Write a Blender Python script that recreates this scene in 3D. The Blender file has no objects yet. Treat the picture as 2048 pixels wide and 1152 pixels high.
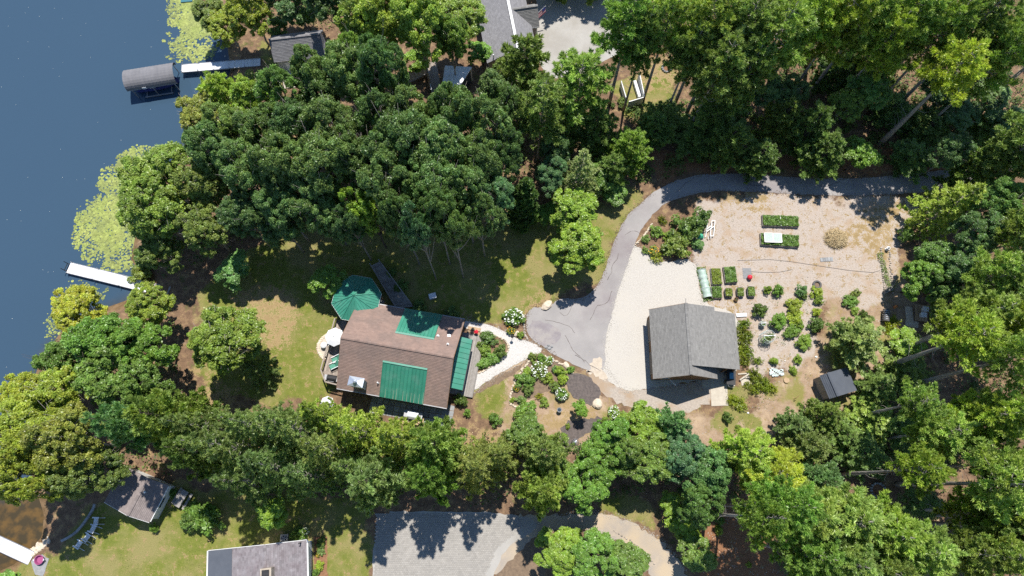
import bpy, math, random
import numpy as np
from mathutils import Vector, Matrix
C = bpy.context.scene.collection
scn = bpy.context.scene
# ------------------------------------------------------------------ camera, world, sun, exposure
CH = 78.0; FPX = 1365.0; TILT = math.radians(16.7)
cam_d = bpy.data.cameras.new("camera"); cam = bpy.data.objects.new("camera", cam_d); C.objects.link(cam)
cam.location = (0, 0, CH); cam.rotation_euler = (TILT, 0, 0)
cam_d.sensor_width = 36.0; cam_d.lens = 36.0 * FPX / 2048.0; cam_d.clip_end = 3000; cam_d.clip_start = 1
scn.camera = cam
SUN_AZ = math.radians(79.5)      # direction towards the sun, from +X
SUN_EL = math.radians(65.0)
world = bpy.data.worlds.new("World"); scn.world = world; world.use_nodes = True
wn = world.node_tree; wn.nodes.clear()
sky = wn.nodes.new("ShaderNodeTexSky"); sky.sky_type = 'NISHITA'; sky.sun_disc = False
sky.sun_elevation = SUN_EL; sky.sun_rotation = math.pi/2 - SUN_AZ; sky.air_density = 1.0; sky.dust_density = 0.0; sky.ozone_density = 3.0
bg = wn.nodes.new("ShaderNodeBackground"); bg.inputs[1].default_value = 0.115
wo = wn.nodes.new("ShaderNodeOutputWorld")
wn.links.new(sky.outputs[0], bg.inputs[0]); wn.links.new(bg.outputs[0], wo.inputs[0])
sd = bpy.data.lights.new("sun", 'SUN'); sun = bpy.data.objects.new("sun", sd); C.objects.link(sun)
sd.energy = 4.9; sd.angle = math.radians(0.5); sd.color = (1.0, 0.955, 0.88)
_s = Vector((math.cos(SUN_AZ)*math.cos(SUN_EL), math.sin(SUN_AZ)*math.cos(SUN_EL), math.sin(SUN_EL)))
sun.rotation_euler = _s.to_track_quat('Z', 'Y').to_euler(); sun.location = _s*150
scn.view_settings.view_transform = 'Standard'; scn.view_settings.look = 'None'
scn.view_settings.exposure = 0.50; scn.view_settings.gamma = 1.0; scn.view_settings.use_curve_mapping = False
cy = scn.cycles
cy.max_bounces = 6; cy.diffuse_bounces = 3; cy.glossy_bounces = 2; cy.transmission_bounces = 3; cy.transparent_max_bounces = 4
cy.use_denoising = False

# ------------------------------------------------------------------ survey helpers: picture measurements -> metres on the ground
_fw = Vector((0, math.sin(TILT), -math.cos(TILT))); _up = Vector((0, math.cos(TILT), math.sin(TILT)))
def P(u, v, z=0.0):
    d = _fw*FPX + Vector((1, 0, 0))*(u-1024) - _up*(v-576)
    s = (z-CH)/d.z
    return Vector((d.x*s, d.y*s, z))
def mpp(p):                       # metres per picture pixel at a point
    return (Vector((p[0], p[1], p[2]-CH))).dot(_fw)/FPX
WATER_Z = -0.7
# ------------------------------------------------------------------ materials
MATS = {}
def mat(name, c1, c2=None, scale=2.0, rough=0.8, bump=0.0, bscale=None, detail=6, tone=0.0, world_pos=False, stretch=None,
        objcol=False, transl=0.0, spec=0.3, metal=0.0, c3=None, scale3=0.3, lo=0.35, hi=0.65, lo3=0.45, hi3=0.6, hue=0.0):
    m = bpy.data.materials.new(name); m.use_nodes = True; nt = m.node_tree; N = nt.nodes; L = nt.links; N.clear()
    out = N.new("ShaderNodeOutputMaterial"); b = N.new("ShaderNodeBsdfPrincipled")
    b.inputs["Roughness"].default_value = rough; b.inputs["Metallic"].default_value = metal
    b.inputs["Specular IOR Level"].default_value = spec
    if world_pos:
        co = N.new("ShaderNodeNewGeometry").outputs["Position"]
    else:
        co = N.new("ShaderNodeTexCoord").outputs["Object"]
    if stretch:
        mp = N.new("ShaderNodeMapping"); mp.inputs["Scale"].default_value = stretch; L.new(co, mp.inputs[0]); co = mp.outputs[0]
    def noise(s, d=detail, r=0.6):
        n = N.new("ShaderNodeTexNoise"); n.inputs["Scale"].default_value = s; n.inputs["Detail"].default_value = d
        n.inputs["Roughness"].default_value = r; L.new(co, n.inputs["Vector"]); return n.outputs["Fac"]
    def rng(v, a, bb, x=0, y=1):
        r = N.new("ShaderNodeMapRange"); r.inputs[1].default_value = a; r.inputs[2].default_value = bb
        r.inputs[3].default_value = x; r.inputs[4].default_value = y; L.new(v, r.inputs[0]); return r.outputs[0]
    def mix(f, a, bb, mode='MIX'):
        x = N.new("ShaderNodeMix"); x.data_type = 'RGBA'; x.blend_type = mode
        if isinstance(f, float): x.inputs[0].default_value = f
        else: L.new(f, x.inputs[0])
        for sock, val in ((x.inputs[6], a), (x.inputs[7], bb)):
            if isinstance(val, tuple): sock.default_value = (*val, 1)
            else: L.new(val, sock)
        return x.outputs[2]
    if c2 is None: c2 = tuple(x*0.8 for x in c1)
    col = mix(rng(noise(scale), lo, hi), c1, c2)
    if c3: col = mix(rng(noise(scale3, 5), lo3, hi3), col, c3)
    if tone or hue:
        a = N.new("ShaderNodeAttribute"); a.attribute_name = "tone"
        if tone:
            g = rng(a.outputs["Fac"], 0, 1, 1-tone, 1+tone)
            cb = N.new("ShaderNodeCombineColor"); [L.new(g, cb.inputs[i]) for i in range(3)]
            col = mix(1.0, col, cb.outputs[0], 'MULTIPLY')
    if objcol:
        oi = N.new("ShaderNodeObjectInfo"); col = mix(1.0, col, oi.outputs["Color"], 'MULTIPLY')
    L.new(col, b.inputs["Base Color"])
    if bump:
        bp = N.new("ShaderNodeBump"); bp.inputs["Strength"].default_value = bump; bp.inputs["Distance"].default_value = 0.05
        L.new(noise(bscale or scale*4, 5), bp.inputs["Height"]); L.new(bp.outputs[0], b.inputs["Normal"])
    sh = b.outputs[0]
    if transl:
        t = N.new("ShaderNodeBsdfTranslucent"); tc = mix(1.0, col, (1.15, 1.25, 0.55), 'MULTIPLY'); L.new(tc, t.inputs[0])
        ms = N.new("ShaderNodeMixShader"); ms.inputs[0].default_value = transl; L.new(sh, ms.inputs[1]); L.new(t.outputs[0], ms.inputs[2]); sh = ms.outputs[0]
    L.new(sh, out.inputs[0]); MATS[name] = m
    return m
# plants
leafkw = dict(rough=0.42, transl=0.33, objcol=True, tone=0.38, spec=0.55)
mat('oak_leaf', (0.135, 0.238, 0.072), (0.19, 0.27, 0.07), 1.3, **leafkw)
mat('maple_leaf', (0.15, 0.265, 0.052), (0.205, 0.295, 0.054), 1.5, **leafkw)
mat('birch_leaf', (0.18, 0.262, 0.056), (0.245, 0.285, 0.06), 1.5, **leafkw)
mat('pine_needle', (0.205, 0.31, 0.082), (0.27, 0.345, 0.078), 0.9, **leafkw)
mat('spruce_needle', (0.225, 0.32, 0.098), (0.295, 0.36, 0.098), 1.2, **leafkw)
mat('cedar_needle', (0.061, 0.121, 0.033), (0.094, 0.143, 0.035), 2, **leafkw)
mat('shrub_leaf', (0.145, 0.245, 0.052), (0.205, 0.275, 0.056), 4, **leafkw)
mat('fern_leaf', (0.150, 0.210, 0.020), (0.210, 0.235, 0.026), 4, **leafkw)
mat('under_leaf', (0.061, 0.121, 0.033), (0.121, 0.165, 0.033), 0.35, rough=0.55, transl=0.25, tone=0.4, world_pos=True)
mat('weed_leaf', (0.120, 0.160, 0.030), (0.200, 0.190, 0.050), 0.6, rough=0.6, transl=0.2, tone=0.4, world_pos=True)
mat('dry_grass', (0.380, 0.270, 0.110), (0.300, 0.200, 0.085), 0.8, rough=0.8, transl=0.15, tone=0.4, world_pos=True)
mat('blossom_white', (0.702, 0.720, 0.666), (0.630, 0.684, 0.576), 6, rough=0.7, tone=0.12)
mat('blossom_orange', (0.75, 0.36, 0.03), (0.80, 0.50, 0.05), 6, rough=0.7, tone=0.2)
mat('bark', (0.150, 0.120, 0.098), (0.085, 0.066, 0.055), 3, rough=0.95, bump=0.7, stretch=(3, 3, 0.6))
mat('bark_grey', (0.370, 0.340, 0.300), (0.240, 0.215, 0.190), 3, rough=0.95, bump=0.6, stretch=(3, 3, 0.7))
mat('lily_leaf', (0.230, 0.275, 0.065), (0.306, 0.329, 0.092), 0.7, rough=0.45, tone=0.34, world_pos=True, c3=(0.190, 0.220, 0.065), scale3=0.35)
# ground cover sheets
mat('asphalt', (0.258, 0.244, 0.239), (0.313, 0.294, 0.285), 0.35, rough=0.9, bump=0.25, bscale=22, world_pos=True, c3=(0.225, 0.200, 0.203), scale3=0.11, lo3=0.5, hi3=0.66)
mat('asphalt_patch', (0.255, 0.232, 0.240), (0.215, 0.192, 0.202), 1.2, rough=0.95, bump=0.5, bscale=14, world_pos=True, c3=(0.30, 0.275, 0.262), scale3=0.5)
mat('white_gravel', (0.49, 0.462, 0.42), (0.37, 0.345, 0.312), 9, rough=0.95, bump=0.6, bscale=14, world_pos=True, c3=(0.450, 0.420, 0.375), scale3=0.14)
mat('worn_gravel', (0.405, 0.351, 0.297), (0.297, 0.257, 0.221), 5, rough=0.95, bump=0.5, bscale=12, world_pos=True, c3=(0.324, 0.243, 0.171), scale3=0.35)
mat('path_gravel', (0.540, 0.522, 0.504), (0.423, 0.401, 0.378), 8, rough=0.95, bump=0.5, bscale=14, world_pos=True)
mat('concrete', (0.468, 0.423, 0.351), (0.405, 0.360, 0.297), 2.5, rough=0.9, bump=0.2, world_pos=True)
mat('pale_drive', (0.329, 0.315, 0.293), (0.369, 0.351, 0.324), 0.5, rough=0.9, bump=0.2, bscale=18, world_pos=True, c3=(0.297, 0.279, 0.252), scale3=0.2)
mat('cobble', (0.315, 0.296, 0.270), (0.280, 0.264, 0.242), 0.6, rough=0.9, bump=0.3, world_pos=True, tone=0.09)
mat('brown_grey_shingle', (0.230, 0.195, 0.185), (0.195, 0.165, 0.158), 3, rough=0.95, tone=0.16, bump=0.3, bscale=25)
mat('sand', (0.504, 0.432, 0.351), (0.414, 0.351, 0.279), 2.5, rough=0.95, bump=0.4, bscale=10, world_pos=True)
mat('track_gravel', (0.378, 0.315, 0.243), (0.297, 0.261, 0.225), 1.2, rough=0.95, bump=0.5, bscale=9, world_pos=True, c3=(0.414, 0.333, 0.234), scale3=0.3)
mat('dark_mulch', (0.085, 0.072, 0.068), (0.140, 0.115, 0.105), 4, rough=0.95, bump=0.9, bscale=9, world_pos=True)
mat('brown_mulch', (0.190, 0.095, 0.052), (0.260, 0.140, 0.078), 3, rough=0.95, bump=0.8, bscale=8, world_pos=True)
mat('bed_soil', (0.140, 0.100, 0.070), (0.210, 0.150, 0.100), 3, rough=0.95, bump=0.8, bscale=7, world_pos=True)
# building
mat('brown_shingle', (0.258, 0.18, 0.15), (0.232, 0.162, 0.138), 3, rough=0.95, tone=0.11, bump=0.3, bscale=25, c3=(0.205, 0.150, 0.130), scale3=0.55)
mat('grey_shingle', (0.185, 0.18, 0.172), (0.212, 0.206, 0.197), 5, rough=0.95, tone=0.15, bump=0.3, bscale=25)
mat('slate_shingle', (0.211, 0.207, 0.214), (0.180, 0.176, 0.184), 4, rough=0.95, tone=0.14, bump=0.3, bscale=25)
mat('mauve_shingle', (0.221, 0.205, 0.216), (0.167, 0.144, 0.153), 1.6, rough=0.95, tone=0.2, bump=0.3, bscale=25)
mat('charcoal_roof', (0.075, 0.085, 0.105), (0.090, 0.100, 0.120), 1.0, rough=0.85)
mat('green_metal', (0.035, 0.206, 0.142), (0.048, 0.237, 0.165), 0.8, rough=0.45, spec=0.5, tone=0.10, c3=(0.085, 0.245, 0.185), scale3=0.9, lo3=0.5, hi3=0.75)
mat('rust_streak', (0.330, 0.340, 0.260), (0.250, 0.300, 0.220), 6, rough=0.7)
mat('bare_metal', (0.620, 0.660, 0.720), (0.540, 0.580, 0.640), 2, rough=0.35, metal=0.7)
mat('grey_metal', (0.330, 0.330, 0.340), (0.280, 0.280, 0.290), 2, rough=0.5, metal=0.4)
mat('brown_siding', (0.235, 0.145, 0.085), (0.180, 0.108, 0.062), 3, rough=0.9, bump=0.4, stretch=(1, 1, 7))
mat('grey_siding', (0.420, 0.430, 0.440), (0.380, 0.390, 0.400), 2, rough=0.8, stretch=(1, 1, 8))
mat('taupe_siding', (0.300, 0.265, 0.235), (0.260, 0.230, 0.205), 2, rough=0.8, stretch=(1, 1, 8))
mat('white_paint', (0.702, 0.702, 0.693), (0.648, 0.648, 0.639), 2, rough=0.6)
mat('white_plastic', (0.684, 0.702, 0.720), (0.630, 0.648, 0.675), 1, rough=0.45)
mat('glass', (0.030, 0.045, 0.060), (0.040, 0.055, 0.070), 1, rough=0.08, spec=0.8)
mat('black', (0.018, 0.018, 0.020), (0.030, 0.030, 0.032), 3, rough=0.55)
mat('rubber', (0.120, 0.115, 0.115), (0.090, 0.088, 0.088), 5, rough=0.8)
mat('deck_wood', (0.330, 0.280, 0.240), (0.270, 0.225, 0.190), 2, rough=0.9, tone=0.2, stretch=(1, 6, 1))
mat('grey_wood', (0.300, 0.280, 0.262), (0.235, 0.220, 0.205), 3, rough=0.9, tone=0.2)
mat('raw_wood', (0.430, 0.310, 0.195), (0.350, 0.240, 0.145), 3, rough=0.85, tone=0.15)
mat('dock_deck', (0.666, 0.670, 0.693), (0.612, 0.621, 0.648), 1.2, rough=0.6, tone=0.12)
mat('canvas', (0.150, 0.148, 0.158), (0.180, 0.176, 0.186), 1.5, rough=0.9, tone=0.1)
mat('stone', (0.423, 0.369, 0.306), (0.315, 0.270, 0.225), 3, rough=0.9, bump=0.4, tone=0.25)
mat('pale_stone', (0.594, 0.513, 0.405), (0.504, 0.423, 0.324), 3, rough=0.9, bump=0.4, tone=0.1)
mat('grey_stone', (0.280, 0.285, 0.290), (0.220, 0.225, 0.232), 3, rough=0.9, bump=0.3, tone=0.25)
mat('straw', (0.6, 0.49, 0.3), (0.48, 0.37, 0.21), 5, rough=0.9, bump=1.0, bscale=20, tone=0.3)
mat('red', (0.650, 0.035, 0.060), (0.600, 0.030, 0.050), 1, rough=0.4)
mat('purple', (0.330, 0.080, 0.200), (0.290, 0.070, 0.170), 1, rough=0.5)
mat('tarp_green', (0.050, 0.420, 0.250), (0.060, 0.350, 0.220), 5, rough=0.5)
mat('green_fabric', (0.090, 0.276, 0.198), (0.072, 0.228, 0.168), 4, rough=0.8)
mat('blue_paint', (0.100, 0.280, 0.420), (0.080, 0.240, 0.380), 2, rough=0.4)
mat('netting', (0.560, 0.620, 0.600), (0.460, 0.520, 0.500), 6, rough=0.6)
mat('net_sheet', (0.420, 0.520, 0.460), (0.300, 0.400, 0.340), 5, rough=0.5)
mat('teal', (0.030, 0.150, 0.180), (0.040, 0.130, 0.160), 3, rough=0.5)
mat('orange', (0.650, 0.220, 0.060), (0.550, 0.180, 0.050), 2, rough=0.6)
mat('stripe_red', (0.550, 0.040, 0.060), (0.500, 0.040, 0.050), 2, rough=0.7)
mat('flag_blue', (0.040, 0.060, 0.230), (0.040, 0.050, 0.200), 2, rough=0.7)
M = MATS
# ------------------------------------------------------------------ mesh builder
def rs(seed): return np.random.RandomState(seed)
class MB:
    def __init__(s): s.v = []; s.f = []; s.t = []
    def add(s, vs, fs, tone=0.5):
        o = len(s.v); s.v += [tuple(x) for x in vs]; s.t += [tone]*len(vs); s.f += [tuple(i+o for i in f) for f in fs]; return s
    def box(s, a, b, tone=0.5, mtx=None):
        x0, y0, z0 = a; x1, y1, z1 = b
        vs = [Vector(p) for p in ((x0,y0,z0),(x1,y0,z0),(x1,y1,z0),(x0,y1,z0),(x0,y0,z1),(x1,y0,z1),(x1,y1,z1),(x0,y1,z1))]
        if mtx is not None: vs = [mtx @ p for p in vs]
        return s.add(vs, [(3,2,1,0),(4,5,6,7),(0,1,5,4),(1,2,6,5),(2,3,7,6),(3,0,4,7)], tone)
    def slab(s, pts, th, tone=0.5):            # polygon pts (top, counter-clockwise from above) with thickness downwards
        n = len(pts); top = [Vector(p) for p in pts]; bot = [p-Vector((0,0,th)) for p in top]
        return s.add(top+bot, [tuple(range(n)), tuple(range(2*n-1, n-1, -1))]+[(i, i+n, (i+1)%n+n, (i+1)%n) for i in range(n)], tone)
    def bar(s, a, b, w, h=None, tone=0.5, side=None):
        a = Vector(a); b = Vector(b); h = h or w; d = (b-a); l = d.length; d.normalize()
        u = d.cross(Vector((0,0,1))) if side is None else Vector(side)
        if u.length < 1e-4: u = Vector((1,0,0))
        u.normalize(); n = u.cross(d)
        vs = [p+u*i*w/2+n*j*h/2 for p in (a, b) for i, j in ((-1,-1),(1,-1),(1,1),(-1,1))]
        return s.add(vs, [(0,1,2,3),(7,6,5,4),(0,4,5,1),(1,5,6,2),(2,6,7,3),(3,7,4,0)], tone)
    def tube(s, pts, r, n=6, tone=0.5, cap=True):
        pts = [Vector(p) for p in pts]; k = len(pts); rr = r if isinstance(r, (list, tuple)) else [r]*k
        vs = []; ref = Vector((0.31, 0.95, 0.02))
        for i, p in enumerate(pts):
            d = (pts[min(i+1, k-1)]-pts[max(i-1, 0)]).normalized()
            u = d.cross(ref)
            if u.length < 0.05: u = d.cross(Vector((1,0,0)))
            u.normalize(); w = d.cross(u)
            for j in range(n):
                a = 2*math.pi*j/n; vs.append(p+(u*math.cos(a)+w*math.sin(a))*rr[i])
        fs = [(i*n+j, i*n+(j+1)%n, (i+1)*n+(j+1)%n, (i+1)*n+j) for i in range(k-1) for j in range(n)]
        if cap: fs += [tuple(range(n-1, -1, -1)), tuple((k-1)*n+j for j in range(n))]
        return s.add(vs, fs, tone)
    def lathe(s, prof, n=16, c=(0,0,0), tone=0.5, closed=False):
        vs = [(c[0]+r*math.cos(2*math.pi*j/n), c[1]+r*math.sin(2*math.pi*j/n), c[2]+z) for r, z in prof for j in range(n)]
        k = len(prof); rng_ = range(k if closed else k-1)
        fs = [(i*n+j, i*n+(j+1)%n, ((i+1)%k)*n+(j+1)%n, ((i+1)%k)*n+j) for i in rng_ for j in range(n)]
        if not closed: fs += [tuple((k-1)*n+j for j in range(n))]
        return s.add(vs, fs, tone)
    def blob(s, c, r, rnd, n=8, m=5, jit=0.15, tone=0.5):       # uneven stone or mound
        vs = [(c[0], c[1], c[2]+r[2])]
        for i in range(1, m):
            th = math.pi*i/m
            for j in range(n):
                a = 2*math.pi*j/n; q = 1+rnd.uniform(-jit, jit)
                vs.append((c[0]+r[0]*math.sin(th)*math.cos(a)*q, c[1]+r[1]*math.sin(th)*math.sin(a)*q, c[2]+r[2]*math.cos(th)*q))
        vs.append((c[0], c[1], c[2]-r[2])); e = len(vs)-1
        fs = [(0, 1+j, 1+(j+1)%n) for j in range(n)]
        fs += [(1+i*n+j, 1+(i+1)*n+j, 1+(i+1)*n+(j+1)%n, 1+i*n+(j+1)%n) for i in range(m-2) for j in range(n)]
        fs += [(1+(m-2)*n+j, e, 1+(m-2)*n+(j+1)%n) for j in range(n)]
        return s.add(vs, fs, tone)
    def mesh(s, name, m, smooth=False):
        me = bpy.data.meshes.new(name); me.from_pydata([tuple(p) for p in s.v], [], s.f); me.update()
        at = me.attributes.new("tone", 'FLOAT', 'POINT'); at.data.foreach_set("value", s.t)
        me.materials.append(MATS[m])
        if smooth: me.polygons.foreach_set("use_smooth", [True]*len(me.polygons))
        return me
    def build(s, name, m, parent=None, smooth=False, **kw):
        return link(name, s.mesh(name, m, smooth), parent, **kw)
def link(name, me, parent=None, kind=None, label=None, cat=None, group=None, loc=None, rotz=None):
    o = bpy.data.objects.new(name, me); C.objects.link(o)
    if parent: o.parent = parent
    if loc is not None: o.location = loc
    if rotz is not None: o.rotation_euler = (0, 0, rotz)
    if kind: o['kind'] = kind
    if label: o['label'] = label
    if cat: o['category'] = cat
    if group: o['group'] = group
    return o
def thing(name, label, cat, loc=(0,0,0), rotz=0, group=None):
    return link(name, None, None, label=label, cat=cat, group=group, loc=loc, rotz=rotz)
def np_mesh(name, V, F, m, tone=None, smooth=False):            # F: (n,3) or (n,4) array
    me = bpy.data.meshes.new(name); n, k = F.shape
    me.vertices.add(len(V)); me.vertices.foreach_set("co", V.astype(np.float32).ravel())
    me.loops.add(n*k); me.loops.foreach_set("vertex_index", F.astype(np.int32).ravel())
    me.polygons.add(n); me.polygons.foreach_set("loop_start", np.arange(0, n*k, k, dtype=np.int32))
    me.polygons.foreach_set("loop_total", np.full(n, k, dtype=np.int32))
    if smooth: me.polygons.foreach_set("use_smooth", np.ones(n, dtype=bool))
    if tone is not None:
        at = me.attributes.new("tone", 'FLOAT', 'POINT'); at.data.foreach_set("value", tone.astype(np.float32))
    me.materials.append(MATS[m]); me.update(calc_edges=True); me.validate()
    return me
# ------------------------------------------------------------------ foliage
def unit(a): return a/np.maximum(np.linalg.norm(a, axis=1, keepdims=True), 1e-9)
def leaves(r, pos, nrm, ln, wd, tone):
    """rhombic leaves, 4 vertices each, slightly folded"""
    n = len(pos); nrm = unit(nrm); t = unit(np.cross(nrm, unit(r.normal(size=(n, 3))))); b = np.cross(nrm, t)
    ln = ln*(0.7+0.6*r.rand(n, 1)); wd = wd*(0.7+0.6*r.rand(n, 1))
    V = np.stack([pos-t*ln, pos-b*wd+nrm*wd*0.25, pos+t*ln, pos+b*wd+nrm*wd*0.25], 1).reshape(-1, 3)
    return V, np.arange(4*n).reshape(n, 4), np.repeat(tone, 4)
def blades(r, pos, dr, ln, wd, tone):
    n = len(pos); dr = unit(dr); b = unit(np.cross(dr, unit(r.normal(size=(n, 3)))))
    ln = ln*(0.7+0.6*r.rand(n, 1))
    V = np.stack([pos-b*wd*0.4, pos+dr*ln*0.45+b*wd, pos+dr*ln, pos+dr*ln*0.5-b*wd], 1).reshape(-1, 3)
    return V, np.arange(4*n).reshape(n, 4), np.repeat(tone, 4)
def cluster_leaves(r, cen, rad, per, ln, wd, flat=0.75, upb=0.80, low=-0.35):
    k = len(cen); d = unit(r.normal(size=(k*per, 3))); d[:, 2] = np.where(d[:, 2] < low, -d[:, 2], d[:, 2])
    c = np.repeat(cen, per, 0); rr = np.repeat(rad, per)[:, None]
    sh = 0.45+0.6*r.rand(k*per, 1)**0.6+0.45*(r.rand(k*per, 1) > .86)*r.rand(k*per, 1)
    pos = c+d*rr*sh*np.array([1, 1, flat])
    nrm = d*0.6+np.array([0, 0, upb])+r.normal(size=d.shape)*0.55
    tone = np.clip(np.repeat(r.normal(0.5, 0.2, k), per)+r.normal(0, 0.16, k*per), 0, 1)
    return leaves(r, pos, nrm, ln, wd, tone)
def cat_meshes(parts):
    V, F, T, o = [], [], [], 0
    for v, f, t in parts: V.append(v); F.append(f+o); T.append(t); o += len(v)
    return np.concatenate(V), np.concatenate(F), np.concatenate(T)
def limb_curve(a, b, sag, n=5):
    a = Vector(a); b = Vector(b); return [a.lerp(b, i/(n-1))+Vector((0, 0, sag*math.sin(math.pi*i/(n-1)))) for i in range(n)]
PROTO = {}
def add_proto(kind, crown, trunk, R, H, zc): PROTO.setdefault(kind, []).append((crown, trunk, R, H, zc))
def broadleaf(kind, seed, leafm, R, H, nl, ncl, crad, per, ln, wd, base=0.35, barkm='bark', flat=0.75, oval=1.0, limbs=True, topf=1.0):
    r = rs(seed); cz = H*(base+1)/2; hz = H*(1-base)/2
    mb = MB(); cen = []; rad = []; tips = []
    ga = 2.39996
    for i in range(nl):
        q = (i+0.5)/nl; a = i*ga+r.uniform(-0.5, 0.5)
        el = math.asin(min(1, 1-1.25*q)) if q < 0.95 else -0.25           # from the top down to slightly below the middle
        rho = r.uniform(0.38, 0.80)
        lc = np.array([math.cos(a)*math.cos(el)*R*rho*oval, math.sin(a)*math.cos(el)*R*rho, cz+math.sin(el)*hz*rho*topf])
        lr = R*r.uniform(0.22, 0.44); tips.append(lc)
        d = unit(r.normal(size=(ncl, 3))); d[:, 2] = np.where(d[:, 2] < -0.3, -d[:, 2], d[:, 2])
        out = lc-np.array([0, 0, cz]); d = unit(d+0.45*unit(out[None])); 
        cen.append(lc+d*lr*np.array([1, 1, 0.8])); rad.append(crad*r.uniform(0.55, 1.35, ncl))
    cen = np.concatenate(cen); rad = np.concatenate(rad)
    V, F, T = cluster_leaves(r, cen, rad, per, ln, wd, flat)
    crown = np_mesh('crown', V, F, leafm, T)
    zt = H*(base+0.25)
    tp = [(r.uniform(-.1, .1)*k, r.uniform(-.1, .1)*k, zt*k/4) for k in range(5)]
    mb.tube(tp, [R*0.055*(1-0.12*k) for k in range(5)], 8)
    if limbs:
        for lc in tips:
            s = Vector(tp[r.randint(2, 5)]); mb.tube(limb_curve(s, lc, -R*0.05), [R*0.026, R*0.021, R*0.017, R*0.012, R*0.006], 5)
            for _ in range(4):
                mb.tube(limb_curve(Vector(lc), Vector(lc)+Vector(r.uniform(-1, 1, 3)+np.array([0, 0, .25]))*R*0.42, 0, 3), [R*0.010, R*0.007, R*0.003], 4)
    add_proto(kind, crown, mb.mesh('trunk', barkm, True), R, H, base+0.62*(1-base))
def pine(kind, seed, H=18., R=3.6, base=0.5, nwh=9, leafm='pine_needle', ln=0.40, wd=0.075, barkm='bark_grey', rise=0.22, prof=1.0, top=0.35, nb=8, droop=0.0, dens=1.0, stubs=True, plume=0, girth=1.0, lat=.095):
    r = rs(seed); pos = []; dr = []; tone = []; mb = MB(); cl = []
    lean = np.array([r.uniform(-.4, .4), r.uniform(-.4, .4)])
    ax = lambda z: np.array([lean[0]*(z/H)**2, lean[1]*(z/H)**2, z])
    mb.tube([ax(H*k/8) for k in range(9)], [max(0.03, 0.0125*girth*H*(1-0.93*(k/8)**0.9)) for k in range(9)], 8)
    for w in range(nwh):
        t = w/(nwh-1); z = H*(base+(0.97-base)*t)
        L = R*((1-t)**prof*(1-top)+top)*(1.0 if t < 0.93 else 0.6)
        if t < 0.12: L *= 0.8
        k = r.randint(6, 9) if t < .9 else 4
        a0 = r.uniform(0, 6.28)
        for j in range(k):
            a = a0+2*math.pi*j/k+r.uniform(-.3, .3); Lb = L*r.uniform(0.60, 1.25); h = np.array([math.cos(a), math.sin(a), 0]); sd = np.array([-h[1], h[0], 0])
            zb = z+r.uniform(-.3, .3); p0 = ax(zb); rs_ = rise*r.uniform(0.5, 1.4)-droop
            curve = lambda s: p0+h*Lb*s+np.array([0, 0, Lb*(rs_*s*s)])
            mb.tube([curve(s) for s in (0, .5, 1)], [0.022*Lb**0.8, 0.014*Lb**0.8, 0.006], 4, cap=False)
            tb = r.normal(0.5, 0.2)
            if plume:
                n = max(8, int(plume*(Lb/R)**1.2)); s_ = r.uniform(.30, 1.04, n); wv = np.clip(1.5*np.clip(1.10-s_, .02, 2)**.75, .10, 1.0)*np.clip((s_-.15)*3, .3, 1)
                la_ = r.normal(0, 1, n)*lat*Lb*wv; zo = r.normal(.03, .045, n)*Lb-np.abs(la_)*.12
                for s1, l1, z1 in zip(s_, la_, zo):
                    pos.append(curve(s1)+sd*l1+np.array([0, 0, z1])); dr.append(unit((h*.9+sd*l1/(.2*Lb))[None])[0]); tone.append(tb+r.normal(0, .14))
                pos.append(curve(1.0)); dr.append(h); tone.append(tb); continue
            n = max(3, int(nb*Lb/R*dens))
            for i in range(n):
                s = 0.22+0.78*(i+0.5)/n; p = curve(s); ll = Lb*0.42*(1.08-s)**0.7*r.uniform(.7, 1.2)
                m = max(1, int(ll/0.26))
                for sg in (-1, 1):
                    d = unit((h*0.75+sd*sg*0.8+np.array([0, 0, 0.1]))[None])[0]
                    for q in range(m+1):
                        pos.append(p+d*ll*(q+0.6*r.rand())/(m+0.3)+np.array([0, 0, r.uniform(-.08, .08)])); dr.append(d); tone.append(tb+r.normal(0, .12))
            pos.append(curve(1.0)); dr.append(h); tone.append(tb)
    pos.append(ax(H)); dr.append(np.array([0, 0, 1.])); tone.append(.6)
    pos = np.array(pos); dr = np.array(dr); tone = np.clip(np.array(tone), 0, 1); k = 13 if plume else 9
    pp = np.repeat(pos, k, 0); dd = np.repeat(dr, k, 0)*(0.85 if plume else 0.7)+np.array([0, 0, (0.42 if plume else 0.3)-droop])+r.normal(size=(len(pp), 3))*0.5
    V, F, T = blades(r, pp, dd, ln, wd, np.clip(np.repeat(tone, k)+r.normal(0, .12, len(pp)), 0, 1))
    crown = np_mesh('crown', V, F, leafm, T)
    if stubs:
        for _ in range(int(10*base/0.5)):
            z = r.uniform(0.18, base+.08)*H; a = r.uniform(0, 6.28); l = r.uniform(.5, 2.2); p = ax(z)
            mb.tube([p, p+np.array([math.cos(a)*l*.6, math.sin(a)*l*.6, -.05*l]), p+np.array([math.cos(a+.2)*l, math.sin(a+.2)*l, .1*l])], [.035, .022, .008], 4, cap=False)
    add_proto(kind, crown, mb.mesh('trunk', barkm, True), R, H, base+0.55*(1-base))
for i in range(5): broadleaf('oak', 11+i, 'oak_leaf', 4.5, 13, 17, 14, 0.52, 210, 0.140, 0.080, oval=1+0.08*i, flat=0.7, barkm='bark_grey')
for i in range(3): broadleaf('maple', 31+i, 'maple_leaf', 3.8, 10, 18, 14, 0.42, 150, 0.140, 0.08, base=0.22)
for i in range(3): broadleaf('birch', 41+i, 'birch_leaf', 3.4, 9.5, 24, 14, 0.34, 120, 0.125, 0.06, base=0.2, barkm='bark_grey')
for i in range(3): broadleaf('sapling', 51+i, 'maple_leaf', 2.2, 6, 10, 7, 0.46, 170, 0.13, 0.075, base=0.15)
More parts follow.
